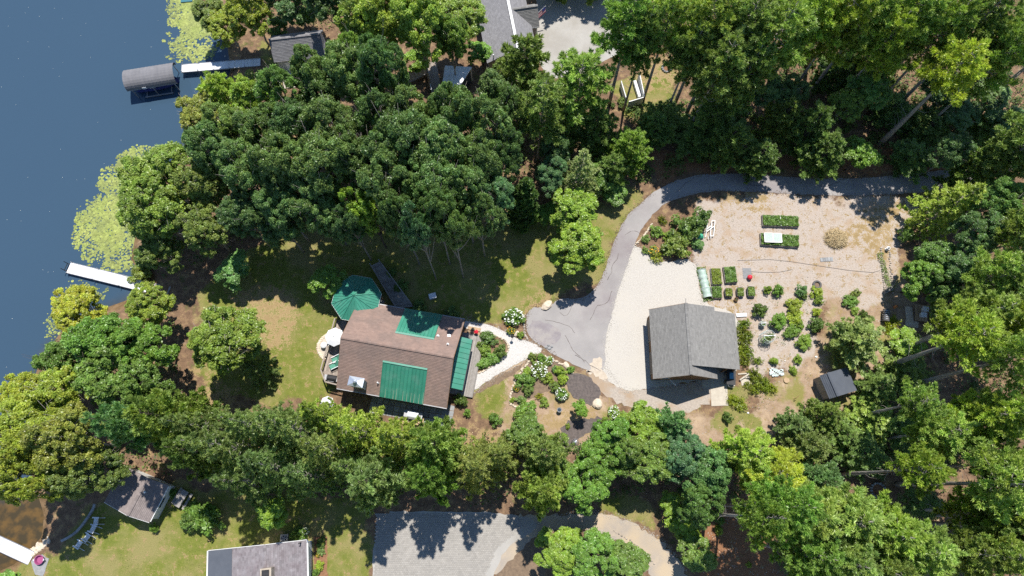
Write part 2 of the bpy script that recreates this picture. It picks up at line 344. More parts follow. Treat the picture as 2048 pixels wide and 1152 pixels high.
for i in range(6): pine('pine', 61+i, 18+i*0.5, 3.6, 0.50+0.04*(i%3), 10, ln=0.40, wd=0.050, plume=46, lat=.12, prof=.75, top=.28, rise=.16)
for i in range(4): pine('tall_pine', 161+i, 20, 3.8, 0.70+0.03*(i%2), 7, ln=0.40, wd=0.050, plume=46, prof=.75, top=.3, rise=.16, girth=1.5, lat=.12)
for i in range(3): pine('young_pine', 71+i, 9, 2.7, 0.14, 12, ln=0.32, wd=0.045, plume=42, rise=0.25, lat=.11, prof=0.9, top=0.25, barkm='bark', stubs=False)
for i in range(5): pine('spruce', 81+i, 14, 3.3, 0.10, 14, 'spruce_needle', 0.30, 0.042, 'bark_grey', 0.05, 0.9, 0.06, stubs=False, plume=34, lat=.085, droop=.14)
for i in range(2): pine('cedar', 91+i, 9, 1.5, 0.05, 20, 'cedar_needle', 0.26, 0.06, 'bark', 0.5, 0.75, 0.12, 9, 0.0, 1.0, stubs=False)
def shrub(kind, seed, leafm, R, H, n, crad, per, ln, wd, flower=None, nf=0, low=-0.2):
    r = rs(seed); d = unit(r.normal(size=(n, 3))); d[:, 2] = np.abs(d[:, 2])
    cen = d*np.array([R*.80, R*.80, H*.62])*(0.25+0.85*r.rand(n, 1)**.7)+np.array([0, 0, H*.25])
    V, F, T = cluster_leaves(r, cen, crad*r.uniform(.4, 1.35, n), per, ln, wd, .85, .5, low)
    crown = np_mesh('foliage', V, F, leafm, T)
    mb = MB()
    for i in range(5):
        c = cen[i]; mb.tube(limb_curve((r.uniform(-.08, .08), r.uniform(-.08, .08), 0), c, .02, 3), [.03*R, .022*R, .008*R], 5)
    st = mb.mesh('stem', 'bark')
    fl = None
    if flower:
        fb = MB(); rr = random.Random(seed)
        for i in range(nf):
            dd = unit(r.normal(size=(1, 3)))[0]; dd[2] = abs(dd[2])*.9+.15; dd /= np.linalg.norm(dd)
            c = dd*np.array([R*.93, R*.93, H*.62])+np.array([0, 0, H*.36]); q = r.uniform(.05, .11)*min(1, R)
            fb.blob(c, (q, q, q*.8), rr, 6, 4, .2, r.rand())
        fl = fb.mesh('blossom', flower)
    PROTO.setdefault(kind, []).append((crown, st, R, H, fl))
for i in range(6): shrub('shrub', 101+i, 'shrub_leaf', 1.2, 1.5, 30+3*i, .27, 85, .10, .048)
for i in range(2): shrub('hydrangea', 111+i, 'shrub_leaf', 0.9, 1.1, 30, .26, 90, .08, .05, 'blossom_white', 46)
shrub('bloomer', 121, 'shrub_leaf', 0.6, .8, 18, .2, 70, .07, .04, 'blossom_orange', 26)
for i in range(2):
    r = rs(131+i); pp, dd, tt = [], [], []
    for a in np.arange(0, 6.28, .22):
        l = r.uniform(.55, 1.0); el = r.uniform(.5, 1.2)
        for s in np.linspace(.15, 1, 9):
            c = np.array([math.cos(a)*l*s, math.sin(a)*l*s, l*(math.tan(el)*.55*s-.75*s*s)+.12])
            for sg in (-1, 1): pp.append(c); dd.append([math.cos(a+sg*.9), math.sin(a+sg*.9), .1]); tt.append(r.rand())
    V, F, T = blades(r, np.array(pp), np.array(dd), .2, .05, np.array(tt))
    PROTO.setdefault('fern', []).append((np_mesh('foliage', V, F, 'fern_leaf', T), None, 1.0, 0.6, None))
TINT = {'n': (1, 1, 1), 'm': (1.12, 1.25, .85), 'y': (1.40, 1.36, .85), 'l': (1.35, 1.32, 1.15), 'd': (.82, .90, .92), 'b': (.85, 1.05, 1.5), 'o': (1.3, 1.12, .95), 'v': (1.75, 1.50, .75), 's': (1.25, 1.2, 1.6), 'x': (.74, .82, .86), 'g': (1.0, 1.15, .9)}  # 'x' paints shade into the leaf colour of plants standing in shadow
NAMES = {'oak': ('oak_tree', 'tree'), 'maple': ('maple_tree', 'tree'), 'birch': ('birch_tree', 'tree'), 'sapling': ('young_tree', 'tree'), 'pine': ('pine_tree', 'tree'), 'tall_pine': ('pine_tree', 'tree'),
         'young_pine': ('young_pine', 'tree'), 'spruce': ('spruce_tree', 'tree'), 'cedar': ('cedar_tree', 'tree'),
         'shrub': ('shrub', 'shrub'), 'hydrangea': ('hydrangea', 'shrub'), 'bloomer': ('flowering_plant', 'plant'), 'fern': ('fern', 'fern')}
_cnt = {}; _rp = random.Random(5)
def plant(kind, u, v, rpx, h, tint, label, group=None, base=False):
    """u, v: crown centre as measured in the picture; rpx: crown radius there; h: metres"""
    i = _cnt.get(kind, 0); _cnt[kind] = i+1; pr = PROTO[kind][i % len(PROTO[kind])]
    tree = kind in ('tall_pine', 'oak', 'maple', 'birch', 'sapling', 'pine', 'young_pine', 'spruce', 'cedar')
    zc = 0 if base else h*(pr[4] if tree else 0.5); p = P(u, v, zc); R = rpx*mpp(p)*(1.25 if kind == 'pine' else 1.22 if kind in ('young_pine', 'spruce') else .97 if kind == 'oak' else 1.0); nm, cat = NAMES[kind]
    if p.x < -30 and False: pass
    t = thing(nm, label, cat, (p.x, p.y, 0), _rp.uniform(0, 6.28), group)
    sx = R/pr[2]; t.scale = (sx, sx, h/pr[3]) if tree else (sx*_rp.uniform(.85, 1.2), sx*_rp.uniform(.8, 1.05), h/pr[3])
    tc = TINT[tint]; q = _rp.uniform(.88, 1.12); w = _rp.uniform(-.06, .06)
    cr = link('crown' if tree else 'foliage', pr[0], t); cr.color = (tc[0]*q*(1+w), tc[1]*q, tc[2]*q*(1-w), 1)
    if pr[1]: link('trunk' if tree else 'stem', pr[1], t)
    if not tree and pr[4]:
        o = link('blossom', pr[4], t); o['kind'] = 'stuff'
    return t
# ------------------------------------------------------------------ terrain
def pw(pts, z=0.0): return np.array([[P(u, v, z).x, P(u, v, z).y] for u, v in pts])
def sdf(poly, X, Y):                     # signed distance, negative inside
    d = np.full(X.shape, 1e9); ins = np.zeros(X.shape, bool); n = len(poly)
    for i in range(n):
        ax, ay = poly[i]; bx, by = poly[(i+1) % n]; ex, ey = bx-ax, by-ay
        t = np.clip(((X-ax)*ex+(Y-ay)*ey)/(ex*ex+ey*ey+1e-12), 0, 1)
        d = np.minimum(d, np.hypot(X-ax-t*ex, Y-ay-t*ey))
        c = (ay > Y) != (by > Y); ins ^= c & (X < (bx-ax)*(Y-ay)/(by-ay+1e-12)+ax)
    return np.where(ins, -d, d)
SHORE = [(380, -60), (398, 0), (425, 50), (455, 95), (462, 140), (445, 178), (395, 205), (375, 235), (385, 262), (365, 300), (320, 350), (290, 420),
         (268, 480), (262, 520), (300, 572), (255, 600), (185, 625), (125, 660), (80, 720), (62, 780), (60, 860), (64, 950), (88, 1030), (84, 1072), (66, 1096), (30, 1128), (-60, 1170)]
_sh = pw(SHORE, WATER_Z)
LAKE = np.concatenate([_sh, np.array([[-120, -60], [-900, -60], [-900, 500], [-60, 500]])])
def ground_h(X, Y):
    X = np.asarray(X, float); Y = np.asarray(Y, float)
    d = sdf(LAKE, X, Y)
    return np.clip(WATER_Z+0.38*d, -2.2, 0.0)
def vnoise(X, Y, s, seed):               # smooth value noise for ragged zone edges
    r = rs(seed); g = r.rand(64, 64); x = X/s+13.3; y = Y/s+7.7; xi = np.floor(x).astype(int); yi = np.floor(y).astype(int)
    fx = x-xi; fy = y-yi; fx = fx*fx*(3-2*fx); fy = fy*fy*(3-2*fy); G = lambda a, b: g[a % 64, b % 64]
    return (G(xi, yi)*(1-fx)+G(xi+1, yi)*fx)*(1-fy)+(G(xi, yi+1)*(1-fx)+G(xi+1, yi+1)*fx)*fy-0.5
gx = np.concatenate([[-900, -400, -200, -120, -95], np.arange(-80, 80.1, 0.42), [95, 120, 200, 400, 900]])
gy = np.concatenate([[-500, -250, -120, -60, -30], np.arange(-16, 78.1, 0.42), [95, 120, 200, 400, 900]])
GX, GY = np.meshgrid(gx, gy); nx, ny = len(gx), len(gy)
ZONES = {
 'lawn': [[(400, 590), (520, 470), (760, 455), (960, 430), (1020, 450), (1110, 410), (1225, 395), (1300, 375), (1240, 450), (1205, 560), (1100, 605), (1055, 625), (1030, 660), (930, 642), (760, 600), (690, 690), (655, 800), (560, 800), (400, 800), (385, 700)],
          [(70, 1120), (120, 1085), (200, 1000), (350, 970), (480, 980), (760, 1000), (748, 1030), (746, 1300), (-40, 1300), (-40, 1170)],
          [(520, 60), (545, 90), (580, 160), (560, 185), (525, 165)], [(940, -60), (1000, -60), (995, 30), (955, 45), (900, 40)],
          [(1200, 1005), (1290, 1000), (1310, 1060), (1250, 1040)], [(1225, 180), (1310, 130), (1360, 130), (1330, 215), (1250, 240)], [(945, 790), (1010, 760), (1022, 800), (1000, 850), (950, 850)], [(1440, 765), (1500, 770), (1520, 850), (1430, 850)]],
 'dry': [[(470, 600), (530, 570), (600, 600), (610, 650), (560, 690), (500, 690)], [(380, 740), (470, 770), (500, 820), (400, 830)], [(1440, 380), (1540, 384), (1540, 412), (1440, 415)],
         [(1410, 620), (1470, 605), (1475, 630), (1415, 632)], [(880, 835), (1010, 850), (1000, 890), (880, 880)], [(1255, 130), (1370, 90), (1385, 160), (1290, 190)], [(1060, 600), (1110, 590), (1080, 625), (1050, 640)], [(590, 205), (660, 215), (650, 250), (600, 230)], [(1660, 480), (1800, 400), (1790, 520)],
         [(1090, 820), (1200, 800), (1200, 860), (1080, 860)]],
 'garden': [[(1398, 398), (1520, 386), (1700, 396), (1845, 390), (1815, 470), (1790, 560), (1760, 610), (1660, 600), (1640, 660), (1600, 720), (1520, 760), (1480, 700), (1480, 640), (1405, 615), (1385, 520), (1400, 470)]],
 'soil': [[(1640, 560), (1800, 520), (1840, 600), (1830, 720), (1720, 780), (1640, 850), (1580, 880), (1500, 890), (1390, 900), (1370, 840), (1480, 830), (1530, 770), (1600, 730), (1640, 660)], [(940, 790), (1040, 690), (1210, 780), (1260, 810), (1200, 880), (1120, 930), (1000, 880)]],
 'orange': [[(1400, 1010), (1540, 1000), (1560, 1160), (1530, 1300), (1380, 1300), (1390, 1140)], [(1290, 300), (1900, 290), (1940, 345), (1520, 346), (1420, 346), (1320, 370)], [(1270, 85), (1330, 85), (1330, 115), (1280, 115)]],
}
ATT = {}
for k, polys in ZONES.items():
    d = np.full(GX.shape, 1e9)
    for p_ in polys: d = np.minimum(d, sdf(pw(p_), GX, GY))
    d = d+vnoise(GX, GY, 2.2, 3)*2.2+vnoise(GX, GY, 0.9, 4)*0.9
    ATT[k] = np.clip(0.5-d/1.6, 0, 1)*(.70 if k == 'dry' else 1)
dl = sdf(LAKE, GX, GY); ATT['shore'] = np.clip(1-dl/1.6+vnoise(GX, GY, 1.5, 9)*.8, 0, 1)
GZ = ground_h(GX, GY)
Vg = np.stack([GX, GY, GZ], -1).reshape(-1, 3); I = np.arange(nx*ny).reshape(ny, nx)
Fg = np.stack([I[:-1, :-1], I[:-1, 1:], I[1:, 1:], I[1:, :-1]], -1).reshape(-1, 4)
def ground_material():
    m = bpy.data.materials.new("ground_cover"); m.use_nodes = True; nt = m.node_tree; N = nt.nodes; L = nt.links; N.clear(); MATS["ground_cover"] = m
    out = N.new("ShaderNodeOutputMaterial"); b = N.new("ShaderNodeBsdfPrincipled"); b.inputs["Roughness"].default_value = .95; b.inputs["Specular IOR Level"].default_value = .15
    pos = N.new("ShaderNodeNewGeometry").outputs["Position"]
    def noise(s, d=5, r=.6):
        n = N.new("ShaderNodeTexNoise"); n.inputs["Scale"].default_value = s; n.inputs["Detail"].default_value = d; n.inputs["Roughness"].default_value = r; L.new(pos, n.inputs["Vector"]); return n.outputs["Fac"]
    def rng(v, a, bb, x=0, y=1):
        r = N.new("ShaderNodeMapRange"); r.inputs[1].default_value = a; r.inputs[2].default_value = bb; r.inputs[3].default_value = x; r.inputs[4].default_value = y; L.new(v, r.inputs[0]); return r.outputs[0]
    def mix(f, a, bb):
        x = N.new("ShaderNodeMix"); x.data_type = 'RGBA'; L.new(f, x.inputs[0])
        for s_, val in ((x.inputs[6], a), (x.inputs[7], bb)):
            if isinstance(val, tuple): s_.default_value = (*val, 1)
            else: L.new(val, s_)
        return x.outputs[2]
    def add(a, bb, k=1.0):
        x = N.new("ShaderNodeMath"); x.operation = 'MULTIPLY_ADD'; L.new(bb, x.inputs[0]); x.inputs[1].default_value = k; L.new(a, x.inputs[2]); return x.outputs[0]
    def att(k):
        a = N.new("ShaderNodeAttribute"); a.attribute_name = k; return a.outputs["Fac"]
    n1, n2, n3, n4, n5 = noise(.22, 4), noise(1.3, 5), noise(6, 4, .7), noise(16, 3, .7), noise(.55, 5)
    def spread(v, a, bb): return rng(v, a, bb)
    edge = lambda k, w=.9: rng(add(att(k), add(n2, n3, .8), w), .5+.9*w-.16, .5+.9*w+.16)
    litter = mix(spread(n2, .38, .62), (.155, .098, .062), (.235, .150, .092)); litter = mix(spread(n3, .5, .68), litter, (.090, .060, .040))
    litter = mix(spread(n5, .58, .68), litter, (.100, .105, .035))
    lawn = mix(spread(n2, .36, .64), (.130, .158, .028), (.190, .198, .044)); lawn = mix(spread(n1, .44, .60), lawn, (.245, .215, .085)); lawn = mix(spread(n4, .50, .72), lawn, (.080, .100, .018)); lawn = mix(spread(n3, .60, .72), lawn, (.300, .240, .110))
    dry = mix(spread(n2, .38, .6), (0.386, 0.281, 0.152), (0.304, 0.216, 0.110)); dry = mix(spread(n4, .52, .66), dry, (0.166, 0.138, 0.055))
    garden = mix(spread(n3, .38, .60), (0.428, 0.368, 0.322), (0.350, 0.293, 0.248)); garden = mix(spread(n5, .50, .64), garden, (0.359, 0.271, 0.198)); garden = mix(spread(n4, .56, .70), garden, (0.515, 0.460, 0.405)); garden = mix(spread(n2, .60, .70), garden, (0.267, 0.189, 0.129))
    soil = mix(spread(n2, .40, .60), (0.331, 0.237, 0.161), (0.253, 0.175, 0.115)); soil = mix(spread(n5, .52, .64), soil, (0.396, 0.294, 0.198)); soil = mix(spread(n4, .55, .70), soil, (0.460, 0.368, 0.276)); soil = mix(spread(n1, .52, .62), soil, (0.216, 0.198, 0.064))
    orange = mix(spread(n2, .40, .60), (0.253, 0.127, 0.066), (0.198, 0.097, 0.052)); orange = mix(spread(n4, .54, .70), orange, (0.340, 0.193, 0.110))
    shore = mix(spread(n2, .4, .6), (.120, .075, .035), (.200, .130, .070))
    col = mix(edge('orange', 1.5), litter, orange); col = mix(edge('soil', 1.6), col, soil); col = mix(edge('lawn', 1.5), col, lawn); col = mix(edge('garden', 1.5), col, garden); col = mix(edge('dry', 4.0), col, dry); col = mix(edge('shore', .5), col, shore)
    L.new(col, b.inputs["Base Color"])
    bp = N.new("ShaderNodeBump"); bp.inputs["Strength"].default_value = .7; bp.inputs["Distance"].default_value = .08
    L.new(add(n3, n4, .7), bp.inputs["Height"]); L.new(bp.outputs[0], b.inputs["Normal"]); L.new(b.outputs[0], out.inputs[0])
ground_material()
me = np_mesh('ground', Vg, Fg, 'ground_cover')
for k, a in ATT.items():
    at = me.attributes.new(k, 'FLOAT', 'POINT'); at.data.foreach_set("value", a.ravel().astype(np.float32))
link('ground', me, kind='structure')
# lake: bluish open water that turns amber over the shallow sandy bottom by the southern cove
wx = np.concatenate([[-900, -400, -200, -120], np.arange(-85, -5, 0.8)]); wy = np.concatenate([[-500, -200, -80, -30], np.arange(-16, 80, 0.8), [100, 160, 300, 500]])
WX, WY = np.meshgrid(wx, wy); I = np.arange(WX.size).reshape(WX.shape)
Fw = np.stack([I[:-1, :-1], I[:-1, 1:], I[1:, 1:], I[1:, :-1]], -1).reshape(-1, 4)
cove = sdf(pw([(-60, 1000), (20, 1005), (70, 1010), (110, 1060), (70, 1110), (-60, 1150)], WATER_Z), WX, WY)
dw = sdf(LAKE, WX, WY)
sh = np.clip(1-(cove+vnoise(WX, WY, 2, 5))/2.5, 0, 1)+np.clip(1+(dw-0.6)/1.6, 0, 1)*.55
me = np_mesh('lake', np.stack([WX, WY, np.full(WX.shape, WATER_Z)], -1).reshape(-1, 3), Fw, 'asphalt'); me.materials.clear()
at = me.attributes.new('shallow', 'FLOAT', 'POINT'); at.data.foreach_set("value", np.clip(sh, 0, 1).ravel().astype(np.float32))
m = bpy.data.materials.new("lake_water"); m.use_nodes = True; nt = m.node_tree; N = nt.nodes; L = nt.links
b = N["Principled BSDF"]; b.inputs["Roughness"].default_value = .09; b.inputs["IOR"].default_value = 1.33
pos = N.new("ShaderNodeNewGeometry").outputs["Position"]
def _n(s, d):
    n = N.new("ShaderNodeTexNoise"); n.inputs["Scale"].default_value = s; n.inputs["Detail"].default_value = d; L.new(pos, n.inputs["Vector"]); return n.outputs["Fac"]
def _mx(f, a, bb):
    x = N.new("ShaderNodeMix"); x.data_type = 'RGBA'; L.new(f, x.inputs[0])
    for s_, val in ((x.inputs[6], a), (x.inputs[7], bb)):
        if isinstance(val, tuple): s_.default_value = (*val, 1)
        else: L.new(val, s_)
    return x.outputs[2]
a_ = N.new("ShaderNodeAttribute"); a_.attribute_name = 'shallow'
deep = _mx(_n(.05, 3), (.036, .068, .108), (.040, .074, .114))
bot = N.new("ShaderNodeMapRange"); bot.inputs[1].default_value = .42; bot.inputs[2].default_value = .62; L.new(_n(1.1, 6), bot.inputs[0])
L.new(_mx(a_.outputs["Fac"], deep, _mx(bot.outputs[0], (.052, .040, .022), (.115, .070, .026))), b.inputs["Base Color"])
bp = N.new("ShaderNodeBump"); bp.inputs["Strength"].default_value = .05; bp.inputs["Distance"].default_value = .03; L.new(_n(2.2, 4), bp.inputs["Height"]); L.new(bp.outputs[0], b.inputs["Normal"])
me.materials.append(m); link('lake', me, kind='structure')
# ------------------------------------------------------------------ drives, paths and yards: sheets a little above one another
def dens(poly, step, jit, seed, z):
    r = random.Random(seed); out = []; n = len(poly)
    for i in range(n):
        a = P(*poly[i], z); b_ = P(*poly[(i+1) % n], z); k = max(1, int((b_-a).length/step))
        for j in range(k):
            p = a.lerp(b_, j/k); q = jit if (j or True) else 0
            out.append(Vector((p.x+r.gauss(0, q), p.y+r.gauss(0, q), z)))
    return out
def smooth_poly(poly, it=2):
    for _ in range(it):
        out = []
        for i in range(len(poly)):
            a = poly[i]; b_ = poly[(i+1) % len(poly)]
            out += [(a[0]*.75+b_[0]*.25, a[1]*.75+b_[1]*.25), (a[0]*.25+b_[0]*.75, a[1]*.25+b_[1]*.75)]
        poly = out
    return poly
def sheet(name, poly, m, z, jit=.05, step=.3, seed=1, sm=2, kind='structure', parent=None):
    pts = dens(smooth_poly(poly, sm) if sm else poly, step, jit, seed, z)
    if sum((pts[i].x*pts[(i+1)%len(pts)].y-pts[(i+1)%len(pts)].x*pts[i].y) for i in range(len(pts))) < 0: pts.reverse()
    mb = MB(); n = len(pts); mb.add(pts+[p-Vector((0, 0, .2)) for p in pts], [tuple(range(n))]+[(i, i+n, (i+1) % n+n, (i+1) % n) for i in range(n)])
    return mb.build(name, m, parent, kind=kind)
sheet('gravel_yard', [(1264, 490), (1290, 500), (1312, 521), (1345, 525), (1384, 515), (1397, 545), (1405, 612), (1480, 620), (1490, 745), (1400, 760), (1297, 778), (1252, 783), (1213, 762), (1195, 730), (1200, 640), (1225, 560), (1240, 510)], 'white_gravel', .016, .09, .3, 2)
sheet('gravel_apron', [(1170, 745), (1205, 740), (1215, 758), (1252, 779), (1297, 774), (1400, 756), (1440, 765), (1425, 800), (1365, 835), (1300, 822), (1240, 806), (1200, 785), (1185, 760)], 'worn_gravel', .010, .14, .35, 3)
sheet('driveway', [(1304, 387), (1281, 407), (1257, 427), (1241, 454), (1224, 494), (1211, 534), (1204, 557), (1174, 598), (1114, 597), (1104, 611), (1084, 614), (1060, 616), (1051, 640), (1054, 671), (1084, 694), (1111, 712), (1164, 737), (1190, 748), (1211, 737), (1209, 684), (1221, 637), (1237, 577), (1254, 531), (1267, 494), (1277, 467), (1291, 447), (1307, 427), (1334, 404), (1391, 387), (1440, 381), (1530, 384), (1620, 390), (1720, 392), (1840, 386), (1930, 368), (2060, 330), (2200, 270), (2200, 235), (2060, 300), (1920, 336), (1840, 346), (1720, 357), (1640, 357), (1560, 353), (1510, 347), (1420, 347), (1370, 355), (1330, 370)], 'asphalt', .028, .045, .4, 4)
sheet('sand_spill', [(1175, 732), (1198, 712), (1209, 738), (1216, 766), (1203, 760), (1186, 750), (1174, 744)], 'sand', .032, .16, .25, 31)
sheet('asphalt_patch', [(1056, 650), (1072, 640), (1108, 650), (1125, 668), (1110, 690), (1090, 692), (1062, 676)], 'asphalt_patch', .031, .12, .3, 32)
def edge_stones(name, seed, polys, n, m, w, s0, label, z):
    r = rs(seed); mb = MB(); rr = random.Random(seed)
    for poly in polys:
        pts = [P(u, v, 0) for u, v in poly]
        for a, b_ in zip(pts[:-1], pts[1:]):
            for _ in range(int((b_-a).length*n)+1):
                p = a.lerp(b_, rr.random()); s_ = s0*rr.uniform(.5, 1.5); x, y = p.x+rr.gauss(0, w), p.y+rr.gauss(0, w); h = s_*rr.uniform(.3, .7); t0 = rr.uniform(0, 2)
                mb.add([(x+s_*math.cos(t0+k*2.1), y+s_*math.sin(t0+k*2.1), z) for k in range(3)]+[(x, y, z+h)], [(0, 1, 3), (1, 2, 3), (2, 0, 3)], rr.random())
    mb.build(name, m, None, kind='stuff', label=label, cat='gravel')
cb = MB(); rr = random.Random(61)
for (u, v, a_, n_) in ((1090, 640, .3, 9), (1130, 670, -1.2, 10), (1180, 640, 1.3, 12), (1215, 560, 1.1, 9), (1250, 470, .9, 8), (1150, 710, .2, 8), (1480, 362, .05, 9), (1640, 372, -.1, 9), (1350, 385, .4, 7), (1120, 625, -.5, 8)):
    p = P(u, v, .034)
    for k in range(n_):
        a_ += rr.gauss(0, .35); q = p+Vector((math.cos(a_), math.sin(a_), 0))*rr.uniform(.25, .6); s_ = Vector((-math.sin(a_), math.cos(a_), 0))*rr.uniform(.012, .035)
        cb.add([p-s_, q-s_, q+s_, p+s_], [(0, 1, 2, 3)], rr.random()); p = q
cb.build('cracks', 'dark_mulch', None, kind='stuff', label='thin dark cracks wandering through the old asphalt drive', cat='cracks')
edge_stones('loose_gravel', 41, [[(1404, 612), (1397, 545), (1384, 515), (1345, 525), (1312, 521), (1290, 500), (1266, 490), (1254, 531), (1237, 577), (1221, 637), (1209, 684), (1211, 737), (1252, 783), (1297, 778), (1420, 765)], [(928, 640), (965, 646), (1000, 657), (1030, 676), (1062, 684), (1090, 700), (1062, 714), (1030, 729), (985, 755), (938, 788)], [(1110, 1030), (1190, 1026), (1240, 1036), (1290, 1058), (1335, 1095), (1370, 1140)], [(1080, 1066), (1130, 1056), (1200, 1064), (1265, 1098), (1300, 1140)], [(1164, 737), (1211, 737)]], 42, 'white_gravel', .22, .045, 'pale gravel scattered loose along the edges of drives and path', .03)
edge_stones('soil_crumbs', 42, [[(1304, 387), (1281, 407), (1257, 427), (1241, 454), (1224, 494), (1211, 534), (1204, 557), (1174, 598), (1114, 597), (1060, 616), (1051, 640), (1054, 671), (1111, 712)], [(1334, 404), (1391, 387), (1440, 381), (1530, 384), (1620, 390), (1720, 392), (1840, 386)], [(1330, 370), (1370, 355), (1420, 347), (1510, 347), (1640, 357), (1720, 357), (1840, 346)]], 30, 'bed_soil', .16, .05, 'crumbs of soil and dead leaves along the asphalt edges', .03)
r = rs(51); k = 110; X, Y = r.uniform(-72, -38, k), r.uniform(0, 64, k); ok = sdf(LAKE, X, Y) < -1; X, Y = X[ok], Y[ok]; k = len(X)
V, F, T = leaves(r, np.stack([X, Y, np.full(k, WATER_Z+.02)], 1), np.tile([0, 0, 1.], (k, 1)), .035, .025, r.rand(k)); link('floating_petals', np_mesh('floating_petals', V, F, 'blossom_white', T), kind='stuff', label='tiny pale flecks of petals drifting on the open lake', cat='petals')
sheet('gravel_path', [(928, 640), (965, 646), (1000, 657), (1030, 676), (1062, 684), (1090, 700), (1062, 714), (1030, 729), (985, 755), (938, 788), (938, 760), (952, 748), (985, 735), (1012, 708), (1020, 692), (1012, 681), (985, 670), (952, 664), (926, 655)], 'path_gravel', .020, .04, .3, 5)
sheet('soil_strip', [(938, 788), (985, 757), (1040, 728), (1058, 722), (1030, 745), (1000, 765), (960, 785), (945, 795)], 'bed_soil', .008, .1, .3, 6)
sheet('mulch_patch', [(1134, 752), (1146, 745), (1180, 752), (1203, 778), (1198, 806), (1180, 812), (1152, 800), (1130, 772)], 'dark_mulch', .036, .08, .25, 7)
sheet('mulch_patch', [(1120, 850), (1160, 838), (1240, 838), (1215, 858), (1165, 868), (1150, 895), (1120, 905)], 'dark_mulch', .012, .12, .25, 8)
sheet('mulch_bed', [(1068, 705), (1100, 712), (1145, 735), (1148, 750), (1120, 775), (1075, 790), (1030, 815), (1022, 795), (1032, 755), (1048, 730)], 'bed_soil', .012, .08, .25, 9)
sheet('concrete_pad', [(1420, 762), (1454, 762), (1456.5, 811), (1423, 812)], 'concrete', .05, .01, .6, 10, 0)
sheet('carport_floor', [(1403, 738), (1470, 738), (1470, 772), (1405, 775)], 'concrete', .045, .0, 2, 10, 0)
sheet('neighbour_driveway', [(1075, -120), (1300, -120), (1235, 0), (1250, 60), (1246, 105), (1200, 125), (1150, 150), (1090, 160), (1070, 90)], 'pale_drive', .02, .05, .5, 11)
sheet('paved_court', [(748, 1022), (880, 1024), (1000, 1024), (1080, 1040), (1060, 1070), (1010, 1095), (985, 1160), (960, 1320), (740, 1320)], 'pale_drive', .020, .05, .5, 12, 1)
sheet('gravel_lane', [(1000, 1030), (1110, 1030), (1190, 1026), (1240, 1036), (1290, 1058), (1335, 1095), (1370, 1140), (1420, 1260), (1330, 1260), (1300, 1140), (1265, 1098), (1200, 1064), (1130, 1056), (1080, 1066), (1030, 1110), (985, 1160), (960, 1110)], 'track_gravel', .012, .12, .35, 13)
sheet('bare_strip', [(1080, 1066), (1050, 1080), (1010, 1110), (980, 1165), (1050, 1240), (1090, 1160), (1090, 1100)], 'bed_soil', .008, .12, .35, 14)
sheet('landing', [(62, 1122), (84, 1108), (98, 1118), (86, 1152), (70, 1150)], 'grey_stone', .03, .03, .4, 15, 0)
sheet('mulch_strip', [(628, 1074), (654, 1074), (655, 1152), (660, 1210), (630, 1210)], 'brown_mulch', .02, .06, .3, 16, 0)
# setts of the paved court: small setts laid in rows, each with its own tone
mb = MB(); r_ = random.Random(8)
A, B_ = P(750, 1024, .02), P(985, 1026, .02); D_ = P(741, 1320, .02)
court = pw([(750, 1025), (975, 1027), (1050, 1038), (1040, 1062), (995, 1098), (970, 1160), (955, 1240), (744, 1240)])
ex = (B_-A).normalized(); ey = Vector((ex.y, -ex.x, 0))
pp = []
for i in range(0, 75):
    for j in range(0, 80):
        q = A+ex*(i*.235+(j % 2)*.117)+ey*(j*.18+.05); pp.append((i, j, q.x, q.y))
pp = np.array(pp); inside = sdf(court, pp[:, 2], pp[:, 3]) < -.1
for (i, j, x, y) in pp[inside]:
    q = Vector((x, y, 0)); h = .036+r_.uniform(0, .012); w = .105; d = .08
    mb.add([q+ex*a+ey*b2+Vector((0, 0, h)) for a, b2 in ((-w, -d), (-w, d), (w, d), (w, -d))]+[q+ex*a+ey*b2+Vector((0, 0, .012)) for a, b2 in ((-w-.01, -d-.01), (-w-.01, d+.01), (w+.01, d+.01), (w+.01, -d-.01))],
           [(0, 1, 2, 3), (0, 4, 5, 1), (1, 5, 6, 2), (2, 6, 7, 3), (3, 7, 4, 0)], r_.random())
mb.build('cobbles', 'cobble', None, kind='stuff', label='rows of small grey cobbles paving the lower court', cat='paving')
# lily pads: thousands of small notched leaves in two rafts
def pads(seed, poly, n, dens_poly=None, label=''):
    r = rs(seed); pl = pw(poly, WATER_Z); lo, hi = pl.min(0), pl.max(0); X = r.uniform(lo[0], hi[0], n*4); Y = r.uniform(lo[1], hi[1], n*4)
    d = sdf(pl, X, Y); nz = vnoise(X, Y, 1.6, seed)+.6*vnoise(X, Y, .7, seed+1)
    ok = (d < .6) & (np.clip((-d+.6)/4.2, 0, 1)*.95+nz*.75 > r.rand(len(X))*.95) ; X, Y = X[ok][:n], Y[ok][:n]
    V, F, T = [], [], []
    for i in range(len(X)):
        q = .055+.15*r.rand()**1.3; a0 = r.rand()*6.28; z = WATER_Z+.012+.02*r.rand(); t = np.clip(r.normal(.5, .25), 0, 1); o = len(V)
        V.append((X[i], Y[i], z+.004))
        for k in range(8): a = a0+k*.82; V.append((X[i]+q*math.cos(a), Y[i]+q*math.sin(a)*.92, z+r.uniform(-.004, .012)))
        for k in range(7): F.append((o, o+1+k, o+2+k))
        T += [t]*9
    link('lily_pads', np_mesh('lily_pads', np.array(V), np.array(F), 'lily_leaf', np.array(T)), kind='stuff', label=label, cat='water plants')
pads(21, [(300, 300), (312, 330), (290, 440), (272, 505), (240, 545), (205, 545), (175, 520), (148, 490), (150, 440), (165, 415), (200, 365), (215, 335), (260, 305), (285, 290)], 5200, label='raft of yellow green lily pads on the lake above the middle dock')
